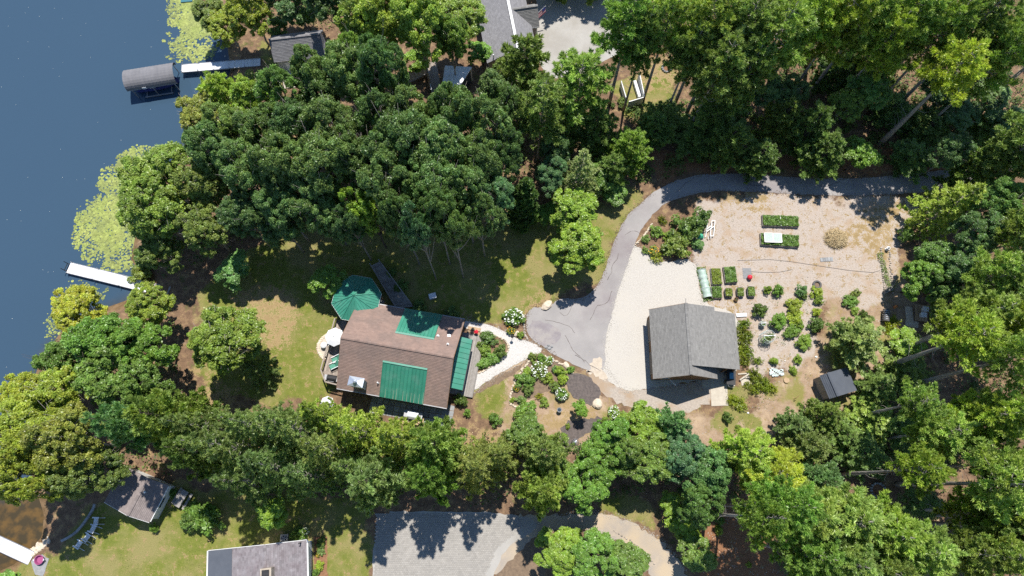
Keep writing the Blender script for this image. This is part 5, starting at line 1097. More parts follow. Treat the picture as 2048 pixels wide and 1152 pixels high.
G = (.85, 1.0, .9); Yl = (1.35, 1.15, .8)
bed([(1525, 451), (1597, 453.5), (1596, 433), (1525, 430)], 'long raised bed of dense green leaves with a white divider across it', divider=True, col=G)
t, w, h = bed([(1521, 489), (1597, 494), (1597, 472), (1522, 466)], 'long raised bed half covered by a white cold frame', col=G)
cf = thing('cold_frame', 'white framed glass cold frame lying on the long raised bed', 'cold frame', W(1546, 475.5, .74), math.radians(-2))
q = MB(); q.box((-1.0, -.55, 0), (1.0, .55, .02)); q.build('pane', 'net_sheet', cf)
for a, b in (((-1.0, -.58), (1.0, -.58)), ((-1.0, .58), (1.0, .58)), ((-1.03, -.58), (-1.03, .58)), ((1.03, -.58), (1.03, .58)), ((0, -.55), (0, .55))): q = MB(); q.bar((*a, .02), (*b, .02), .08, .07); q.build('frame_bar', 'white_paint', cf)
bed([(1423, 569), (1443, 569), (1442, 537), (1422, 537)], 'tall narrow raised bed with bright leafy greens beside the net tunnel', col=Yl)
bed([(1449, 566), (1473, 565), (1472, 533), (1448, 534)], 'dense dark green raised bed nearest the red ball', col=G)
bed([(1424, 596), (1444, 596), (1443, 573), (1423, 573)], 'short dense green raised bed below the tall narrow one', col=G)
def tub(u, v, w, h, label, col=None):
    t = thing('planter_tub', label, 'planter', W(u, v, 0), 0, 'rounded planter tubs'); a, b = w/2, h/2
    ring = lambda k, z: [(a*k*math.copysign(abs(math.cos(x))**.5, math.cos(x)), b*k*math.copysign(abs(math.sin(x))**.5, math.sin(x)), z) for x in [2*math.pi*i/20 for i in range(20)]]
    q = MB(); R_s = [ring(.9, 0), ring(1, .42), ring(.92, .42), ring(.9, .32)]; q.add([p for r_ in R_s for p in r_], [(i*20+j, i*20+(j+1) % 20, (i+1)*20+(j+1) % 20, (i+1)*20+j) for i in range(3) for j in range(20)]+[tuple(60+j for j in range(20))]); q.build('tub', 'rubber', t)
    patch(t, w*.75, h*.8, .34, int(w*h*420), 'shrub_leaf', hgt=.25, col=col)
tub(1455.5, 587, .98, 1.15, 'rounded black planter with sparse yellowish plants beside the short green bed', Yl); tub(1478.5, 586, .9, 1.2, 'middle rounded black planter with pale rim in the row of three', (1.1, 1.0, .9)); tub(1500, 585, .98, 1.35, 'rounded black planter with lush bright mound, farthest from the garage', (1.1, 1.1, .9))
# netted tunnel
t = thing('net_tunnel', 'row cover tunnel of pale netting at the edge of the gravel yard', 'net tunnel', W(1408.5, 568, 0), math.radians(98))
q = MB(); vs = []; n = 16
for i in range(n+1):
    x = -1.75+3.5*i/n; w_ = .52*(1+.12*math.sin(i*1.7)); h_ = .62*(1+.14*math.sin(i*2.3+1)); vs += [(x, -w_*math.cos(math.pi*k/8), h_*math.sin(math.pi*k/8)) for k in range(9)]
q.add(vs, [(i*9+k, i*9+k+1, (i+1)*9+k+1, (i+1)*9+k) for i in range(n) for k in range(8)]); q.build('net', 'net_sheet', t, smooth=True)
for x in (-1.7, -.6, .6, 1.7): q = MB(); q.tube([(x, -.54*math.cos(math.pi*k/8), .66*math.sin(math.pi*k/8)) for k in range(9)], .018, 5); q.build('hoop', 'white_plastic', t)
patch(t, 4.3, 1.2, .0, 900, 'shrub_leaf', hgt=.22, col=G)
# red ball on its grey mat
slab_thing('mat', 'grey rubber mat on the gravel under the red ball', 'mat', 1494.5, 547, 1.05, 1.35, .01, .03, 'grey_stone')
t = thing('ball', 'shiny red ball resting on the grey mat', 'ball', W(1498, 556, .06)); q = MB(); q.lathe([(.30*math.sin(math.pi*i/10)+.001, .30-.30*math.cos(math.pi*i/10)) for i in range(11)], 18); q.build('sphere', 'red', t, smooth=True); q = MB(); q.lathe([(.03, .595), (.025, .61)], 8); q.build('valve', 'black', t)
t = thing('flower_pot', 'small dark flower pot between the tubs and the garage roof', 'pot', W(1471, 600, 0)); q = MB(); q.lathe([(.16, 0), (.24, .3), (.26, .3), (.26, .34), (.22, .34), (.18, .1), (.01, .09)], 14); q.build('pot', 'brown_mulch', t); patch(t, .3, .3, .2, 40, hgt=.1, col=(.5, .4, .5))
# straw heap
t = thing('straw_heap', 'golden heap of loose straw in the middle of the garden gravel', 'straw heap', W(1671, 478, 0)); q = MB(); q.blob((0, 0, 0), (1.25, 1.1, .7), random.Random(4), 18, 10, .10); q.build('mound', 'straw', t)
r = rs(9); k = 2600; a = r.uniform(0, 6.28, k); q_ = np.sqrt(r.rand(k))*1.4; x, y = q_*np.cos(a), q_*np.sin(a)*.92; z = .71*np.sqrt(np.clip(1-(q_/1.28)**2, 0, 1))+.02
V, F, T = blades(r, np.stack([x, y, z], 1), np.stack([r.normal(size=k), r.normal(size=k), r.normal(0, .25, k)+.15], 1), .34, .018, np.clip(r.normal(.5, .3, k), 0, 1)); link('straw', np_mesh('straw', V, F, 'straw', T), t, kind='stuff')
# tyre, composter, hives, pallets and odds
t = thing('tyre_planter', 'grey tyre lying flat on the gravel above the yellow green plants', 'tyre', W(1633.5, 570, 0)); q = MB(); q.lathe([(.27+.15+.13*math.cos(x), .13+.13*math.sin(x)) for x in [2*math.pi*i/10 for i in range(10)]], 22, closed=True); q.build('tyre', 'rubber', t, smooth=True); q = MB(); q.lathe([(.3, .06), (.01, .07)], 16); q.build('soil', 'bed_soil', t)
t = thing('composter', 'ribbed grey tumbling composter drum on a low stand', 'composter', W(1772.5, 631, .55), math.radians(78))
q = MB(); vs = []; n = 16; ks = 18
for i in range(ks+1): rad = .36+(.03 if i % 3 == 0 else 0); vs += [(-.72+1.44*i/ks, rad*math.cos(2*math.pi*j/n), rad*math.sin(2*math.pi*j/n)) for j in range(n)]
q.add(vs, [(i*n+j, (i+1)*n+j, (i+1)*n+(j+1) % n, i*n+(j+1) % n) for i in range(ks) for j in range(n)]+[tuple(range(n-1, -1, -1)), tuple(ks*n+j for j in range(n))]); q.build('drum', 'rubber', t)
for i in range(1, 6): q = MB(); x = -.72+.24*i; q.tube([(x, .40*math.cos(2*math.pi*j/16), .40*math.sin(2*math.pi*j/16)) for j in range(17)], .022, 4); q.build('hoop', 'bare_metal', t)
for x in (-.6, .6):
    for sy in (-1, 1): q = MB(); q.bar((x, 0, 0), (x, sy*.45, -.55), .06); q.build('leg', 'grey_wood', t)
st = thing('hive_stand', 'low timber stand holding two white topped beehives', 'stand', W(1838, 627, 0), math.radians(-8))
for k in range(4): q = MB(); q.box((-.62+k*.36, -1.0, .28), (-.30+k*.36, 1.0, .34), rr.random()); q.build('plank', 'raw_wood', st)
for x in (-.5, .65):
    for y in (-.9, .9): q = MB(); q.box((x-.06, y-.06, 0), (x+.06, y+.06, .28)); q.build('leg', 'raw_wood', st)
for u, v, lb in ((1847, 620, 'white topped beehive farther from the pale slabs, at the shaded end of the stand'), (1843, 631.5, 'white topped beehive nearer the curved pale slab end of the stand')):
    t = thing('beehive', lb, 'beehive', W(u, v, .34), math.radians(-8), 'beehives on the timber stand'); q = MB(); q.box((-.26, -.22, 0), (.26, .22, .26)); q.build('brood_box', 'white_paint', t); q = MB(); q.box((-.26, -.22, .265), (.26, .22, .46)); q.build('honey_box', 'white_paint', t); q = MB(); q.box((-.32, -.28, .465), (.32, .28, .55)); q.build('lid', 'white_plastic', t)
    q = MB(); q.box((-.36, -.15, .01), (-.265, .15, .04)); q.build('entrance', 'raw_wood', t)
slab_thing('stone_slab', 'long pale stone slab west of the beehive stand', 'slab', 1818, 628, .85, 1.75, 0, .12, 'pale_stone', math.radians(-4)); slab_thing('stone_slab', 'rounded pale stone slab at the foot of the beehive stand', 'slab', 1823, 648, 1.5, .75, 0, .11, 'pale_stone', math.radians(-12))
t = thing('orange_bucket', 'small orange bucket tipped over near the composter drum', 'bucket', W(1790, 614, .12), .6); q = MB(); q.tube([(-.2, 0, .02), (.2, 0, .05)], [.13, .17], 12); q.build('bucket', 'orange', t); q = MB(); q.tube([(.2, -.16, .05), (.34, 0, .02), (.2, .16, .05)], .012, 5); q.build('handle', 'black', t)
slab_thing('wood_pallet', 'grey weathered boards lying flat below the straw heap', 'boards', 1653, 519, 1.55, .5, .01, .06, 'grey_stone', math.radians(3), 5)
slab_thing('foam_board', 'white board leaning flat beside the garage carport corner', 'board', 1483, 630, 1.25, .42, .1, .08, 'white_plastic', math.radians(2)); slab_thing('plywood_sheet', 'pale square plywood sheet lying near the carport', 'board', 1491, 764, 1.02, .75, .01, .05, 'concrete', math.radians(4))
t = thing('lumber_pile', 'scatter of white boards piled at the carport corner', 'boards', W(1494, 745, 0)); 
for (x0, y0, x1, y1, z) in ((-1.0, -.9, 1.0, .35, .3), (-1.1, -.2, .2, -.1, .12), (-.6, -.6, .5, -.55, .18), (-.9, -.95, -.4, -.5, .1), (.1, -.35, .6, -.15, .15)): q = MB(); q.bar((x0, y0, z), (x1, y1, z), .16, .05, rr.random()); q.build('board', 'concrete', t)
t = thing('utility_cart', 'black utility cart with pale blue tub in the carport shade', 'cart', W(1458, 757, .05), 1.45); q = MB(); q.add([(-.75, -.42, .35), (.75, -.42, .35), (.75, .42, .35), (-.75, .42, .35), (-.85, -.5, .85), (.85, -.5, .85), (.85, .5, .85), (-.85, .5, .85)], [(3,2,1,0), (4,5,6,7), (0,1,5,4), (1,2,6,5), (2,3,7,6), (3,0,4,7)]); q.build('body', 'black', t)
q = MB(); q.box((-.2, -.22, .86), (.5, .22, 1.0)); q.build('tub', 'blue_paint', t)
for sx in (-1, 1):
    for sy in (-1, 1): q = MB(); q.tube([(sx*.5, sy*.46, .22), (sx*.5, sy*.58, .22)], .22, 12); q.build('wheel', 'rubber', t)
q = MB(); q.tube([(-.8, -.3, .7), (-1.15, -.3, 1.0), (-1.15, .3, 1.0), (-.8, .3, .7)], .025, 5); q.build('handle', 'grey_metal', t)
# long stone-edged bed by the eastern wood
t = thing('flower_bed', 'long narrow stone edged bed running along the eastern trees', 'garden bed', W(1769, 545, 0), 0); 
for i in range(22):
    for sx in (-1, 1):
        p = Vector(W(1761+.35*i+(0 if sx < 0 else 17), 496+4.3*i, 0))-t.location; q = MB(); q.blob((p.x+rr.gauss(0, .04), p.y, .05), (.13, .12, .1), rr, 6, 4, .2, rr.random()); q.build('edging_stone', 'stone', t)
q = patch(t, .75, 5.0, .03, 520, hgt=.22, col=(.9, .9, .9)); q.rotation_euler = (0, 0, math.radians(6))
t = thing('garden_bench', 'grey wooden bench at the near end of the stone edged bed', 'bench', W(1774, 582, 0), math.radians(24))
for k in range(3): q = MB(); q.box((-.55, -.2+k*.14, .40), (.55, -.08+k*.14, .44)); q.build('slat', 'grey_wood', t)
for x in (-.45, .45): q = MB(); q.box((x-.04, -.18, 0), (x+.04, .2, .4)); q.build('leg', 'grey_wood', t)
q = MB(); q.box((-.55, .22, .55), (.55, .26, .85)); q.build('backrest', 'grey_wood', t)
t = thing('garden_statue', 'small white ornament at the far end of the stone edged bed', 'ornament', W(1772.5, 499, 0)); q = MB(); q.lathe([(.2, 0), (.2, .12), (.1, .18), (.09, .45), (.22, .55), (.2, .6), (.02, .62)], 12); q.build('pedestal', 'white_paint', t); q = MB(); q.blob((0, 0, .72), (.12, .1, .14), rr, 8, 6, .05); q.build('figure', 'white_paint', t)
# water hose across the gravel
for pts, lb in (([(1475, 521), (1540, 519), (1580, 523), (1640, 532), (1700, 541), (1745, 545), (1760, 541)], 'thin grey hose snaking across the whole garden gravel'), ([(1500, 543), (1530, 545), (1560, 544), (1585, 539)], 'short dark hose trailing from the mat')):
    q = MB(); q.tube([W(u, v, .03) for u, v in pts], .017, 5); o = q.build('garden_hose', 'rubber', None, label=lb, cat='hose')
# netted plant cages
def cage(u, v, R, H, label, m='netting'):
    t = thing('plant_cage', label, 'plant cage', W(u, v, 0)); n = 12
    for z in (.05, H*.5, H): q = MB(); q.tube([(R*math.cos(2*math.pi*j/n)*(1-.1*z/H), R*math.sin(2*math.pi*j/n)*(1-.1*z/H), z) for j in range(n+1)], .022, 5); q.build('hoop', m, t)
    q = MB()
    for j in range(n): a = 2*math.pi*j/n; q.bar((R*math.cos(a), R*math.sin(a), 0), (R*.9*math.cos(a), R*.9*math.sin(a), H), .02)
    for z in np.linspace(.2, H-.1, 5): q.tube([(R*math.cos(2*math.pi*j/n)*.96, R*math.sin(2*math.pi*j/n)*.96, z) for j in range(n+1)], .010, 4)
    q.build('wire_mesh', m, t)
    q = MB(); q.bar((-R*.9, 0, H+.02), (R*.9, .05, H+.02), .07, .03); q.build('cross_bar', 'white_plastic', t)
    V, F, T = cluster_leaves(FOL, np.stack([FOL.normal(0, R*.3, 9), FOL.normal(0, R*.3, 9), FOL.uniform(.3, H*.9, 9)], 1), np.full(9, R*.42), 60, .07, .04); o = link('foliage', np_mesh('foliage', V, F, 'shrub_leaf', T), t, kind='stuff'); o.color = (.9, .95, .9, 1)
cage(1529, 678, .75, 1.7, 'tall wire plant cage draped in white netting beside the garage ferns'); cage(1522, 650, .33, .9, 'small grey wrapped plant cage above the tall wire cage')
t = thing('fallen_net', 'crumpled white garden net lying beside the carport weeds', 'net', W(1553, 745, .02)); q = MB(); n = 9; vs = [((i-4)*.2+rr.gauss(0, .03), (j-3)*.18*(1-.1*i*.5)+rr.gauss(0, .03), max(0, .1+rr.gauss(.05, .08))) for i in range(n) for j in range(7)]; q.add(vs, [(i*7+j, (i+1)*7+j, (i+1)*7+j+1, i*7+j+1) for i in range(n-1) for j in range(6) if (i+j) % 5]); q.build('net', 'netting', t)
t = thing('tree_stump', 'round sawn tree stump in the sandy ground near the fallen net', 'stump', W(1572, 761, 0)); q = MB(); q.lathe([(.36, 0), (.31, .14), (.30, .2), (.01, .205)], 14); q.build('wood', 'raw_wood', t); q = MB(); q.lathe([(.34, .02), (.325, .13), (.315, .19)], 14); q.build('bark_ring', 'straw', t)
t = thing('walking_stick_stake', 'short bent iron stake in the sandy ground below the stump', 'stake', W(1588, 798, 0)); q = MB(); q.tube([(0, 0, 0), (0, .02, .75), (.25, .25, .8)], .03, 5); q.build('rod', 'brown_mulch', t); q = MB(); q.lathe([(.05, 0), (.02, .06)], 6); q.build('foot', 'brown_mulch', t)
for u, v, s_, lb in ((1632, 714, .16, 'small white stone in the weeds before the round bushy pine'), (1570, 722, .08, 'tiny white pebble in the bare soil beside the fallen net'), (1496, 826, .14, 'white brick sized block at the lower edge of the soil')): q = MB(); q.blob((0, 0, .05), (s_, s_*.8, s_*.6), rr, 7, 5, .2); q.build('white_stone', 'white_paint', None, label=lb, cat='stone', loc=W(u, v, 0))
# trellis and green tarp by the driveway shrubs
t = thing('trellis', 'white wooden trellis lying on the gravel beside the driveway shrubs', 'trellis', W(1420, 459, .05), 0)
for a, b in (((1416, 442), (1411, 474)), ((1424, 441), (1420, 472)), ((1430, 441), (1427, 472)), ((1412, 460), (1424, 450)), ((1413, 463), (1429, 452)), ((1420, 471), (1427, 472)), ((1416, 473), (1417, 478)), ((1421, 473), (1422, 477)), ((1424, 441), (1430, 441))):
    q = MB(); q.bar(Vector(W(*a, .4))-t.location, Vector(W(*b, .25))-t.location, .09, .05); q.build('slat', 'white_paint', t)
t = thing('tarp', 'bright green tarp bundle beside the white trellis', 'tarp', W(1400, 474, 0)); q = MB(); q.blob((0, 0, .3), (.42, .32, .35), random.Random(2), 10, 7, .22); q.build('sheet', 'tarp_green', t); q = MB(); q.blob((-.35, -.3, .2), (.14, .12, .12), rr, 7, 5, .2); q.build('knot', 'white_plastic', t)
# boulders, lamp, bird bath and edging stones
def boulder(u, v, s_, label, m='pale_stone', el=1.0): q = MB(); q.blob((0, 0, s_*.3), (s_*el, s_, s_*.6), random.Random(int(u)), 11, 8, .14); q.build('boulder', m, None, label=label, cat='boulder', loc=W(u, v, 0), rotz=u)
boulder(1195, 808, .58, 'large pale boulder at the edge of the dark mulch patch'); boulder(1094, 611, .5, 'flat pale boulder sunk in the head of the driveway', el=1.5); boulder(1033, 668, .4, 'tan upright boulder beside the orange flowers at the path bend', el=.6)
boulder(1133, 731, .3, 'pale flat stone at the driveway end of the flower island', el=1.5)
t = thing('path_lamp', 'small black lamp post where the gravel path bends', 'lamp', W(1024.5, 677, 0)); q = MB(); q.tube([(0, 0, 0), (0, 0, .9)], .03, 6); q.build('post', 'black', t); q = MB(); q.lathe([(.1, .9), (.13, 1.08), (.2, 1.1), (.03, 1.24)], 8); q.build('lantern', 'black', t)
t = thing('bird_bath', 'little grey bird bath in the bare garden soil', 'bird bath', W(1118, 821, 0)); q = MB(); q.lathe([(.16, 0), (.06, .1), (.06, .5), (.26, .62), (.28, .66), (.22, .62), (.01, .58)], 14); q.build('basin', 'grey_stone', t); q = MB(); q.lathe([(.2, .625), (.01, .626)], 12); q.build('water', 'glass', t)
t = thing('wire_sculpture', 'grey wire ball ornament on the dark lower mulch', 'ornament', W(1151, 884, .3))
for i in range(6): a = i*math.pi/6; q = MB(); q.tube([(.42*math.cos(x)*math.cos(a), .42*math.cos(x)*math.sin(a), .42*math.sin(x)) for x in np.linspace(0, 6.283, 17)], .025, 5); q.build('hoop', 'bare_metal', t)
t = thing('drain_grate', 'dark tangle of stone and grate at the driveway end', 'grate', W(1097, 696, .03)); 
for x, y, s_ in ((-.3, .1, .2), (.1, -.05, .26), (.4, .15, .18), (.0, .3, .16)): q = MB(); q.blob((x, y, .03), (s_, s_*.7, .1), rr, 8, 5, .2); q.build('stone', 'grey_stone', t)
def edging(label, line, n, m='pale_stone', s0=.14):
    t = thing('stone_edging', label, 'edging', W(*line[0], 0)); L_ = [Vector(W(u, v, 0)) for u, v in line]; ls = [(b-a).length for a, b in zip(L_[:-1], L_[1:])]; tot = sum(ls)
    for i in range(n):
        x = tot*(i+.5)/n; k = 0
        while x > ls[k] and k < len(ls)-1: x -= ls[k]; k += 1
        p = L_[k].lerp(L_[k+1], x/ls[k])-t.location; s_ = s0*rr.uniform(.75, 1.3); q = MB(); q.blob((p.x+rr.gauss(0, .04), p.y+rr.gauss(0, .04), .06), (s_, s_*.8, s_*.7), rr, 7, 5, .18, rr.random()); q.build('stone', m, t)
edging('row of pale stones edging the driveway side of the shrub bed', [(1304, 447), (1296, 460), (1288, 472), (1278, 482), (1270, 490)], 22); edging('pale stones curving round the lawn side of the flower island', [(1064, 715), (1048, 735), (1035, 752), (1027, 768), (1021, 790), (1020, 808), (1032, 814)], 36); edging('pale stones along the driveway side of the flower island', [(1088, 712), (1105, 720), (1122, 727), (1138, 737), (1145, 747)], 20)
edging('pale stones edging the inner bed of the looped gravel path', [(953, 748), (967, 742), (985, 731), (1002, 718), (1015, 704), (1017, 692), (1010, 680), (995, 673), (975, 667), (957, 665)], 52, s0=.12); edging('dark stones along the head of the driveway', [(1050, 628), (1047, 645), (1049, 664), (1056, 680)], 16, 'stone'); edging('pale stones edging the drive below the lower lane trees', [(1225, 1060), (1260, 1080), (1290, 1105), (1310, 1130)], 18, 'stone', .12)
sc_ = thing('doorstep', 'brown timber doorstep where the gravel path meets the porch', 'step', W(948, 662, .0), ang); q = MB(); q.box((-.75, -.4, 0), (.75, .4, .18)); q.build('lower_step', 'raw_wood', sc_); q = MB(); q.box((-.75, -.0, .18), (.75, .4, .33)); q.build('upper_step', 'raw_wood', sc_)
for u, v, lb in ((953, 665, 'red flowered pot standing on the porch doorstep'),): t = thing('flower_pot', lb, 'pot', W(u, v, .35)); q = MB(); q.lathe([(.14, 0), (.2, .3), (.17, .3), (.01, .25)], 12); q.build('pot', 'orange', t); q = MB(); q.blob((0, 0, .42), (.25, .25, .2), rr, 9, 6, .25); q.build('blossom', 'red', t, kind='stuff')
t = thing('storage_box', 'pale blue storage box in the shade north of the house', 'box', W(866, 594, 0), .3); q = MB(); q.box((-.4, -.3, 0), (.4, .3, .45)); q.build('body', 'grey_siding', t); q = MB(); q.box((-.43, -.33, .45), (.43, .33, .52)); q.build('lid', 'white_plastic', t)
# parked things at the upper wood
for u, v, w, h, m_, lb in ((1243, 42, .9, 2.0, 'white_plastic', 'white covered trailer half hidden by pines beside the upper driveway'), (1400, 66, 1.6, 2.2, 'blue_paint', 'blue tarpaulin covered stack under the upper pines')):
    t = thing('covered_stack', lb, 'covered stack', W(u, v, 0), .2); q = MB(); q.add([(-w/2, -h/2, 0), (w/2, -h/2, 0), (w/2, h/2, 0), (-w/2, h/2, 0), (-w*.42, -h*.45, .9), (w*.42, -h*.45, .9), (w*.42, h*.45, .9), (-w*.42, h*.45, .9), (0, -h*.42, 1.15), (0, h*.42, 1.15)], [(0,1,5,4), (1,2,6,5), (2,3,7,6), (3,0,4,7), (4,5,8), (5,6,9,8), (6,7,9), (7,4,8,9)]); q.build('tarpaulin', m_, t); q = MB(); q.tube([(-w*.46, -h/2-.01, .5), (w*.46, -h/2-.01, .5)], .02, 4); q.build('rope', 'raw_wood', t)

slab_thing('swim_float', 'dark teal swim float at the top edge of the lake beside the lily pads', 'float', 374, 0, 1.6, .8, WATER_Z+.02, .14, 'teal', .1)
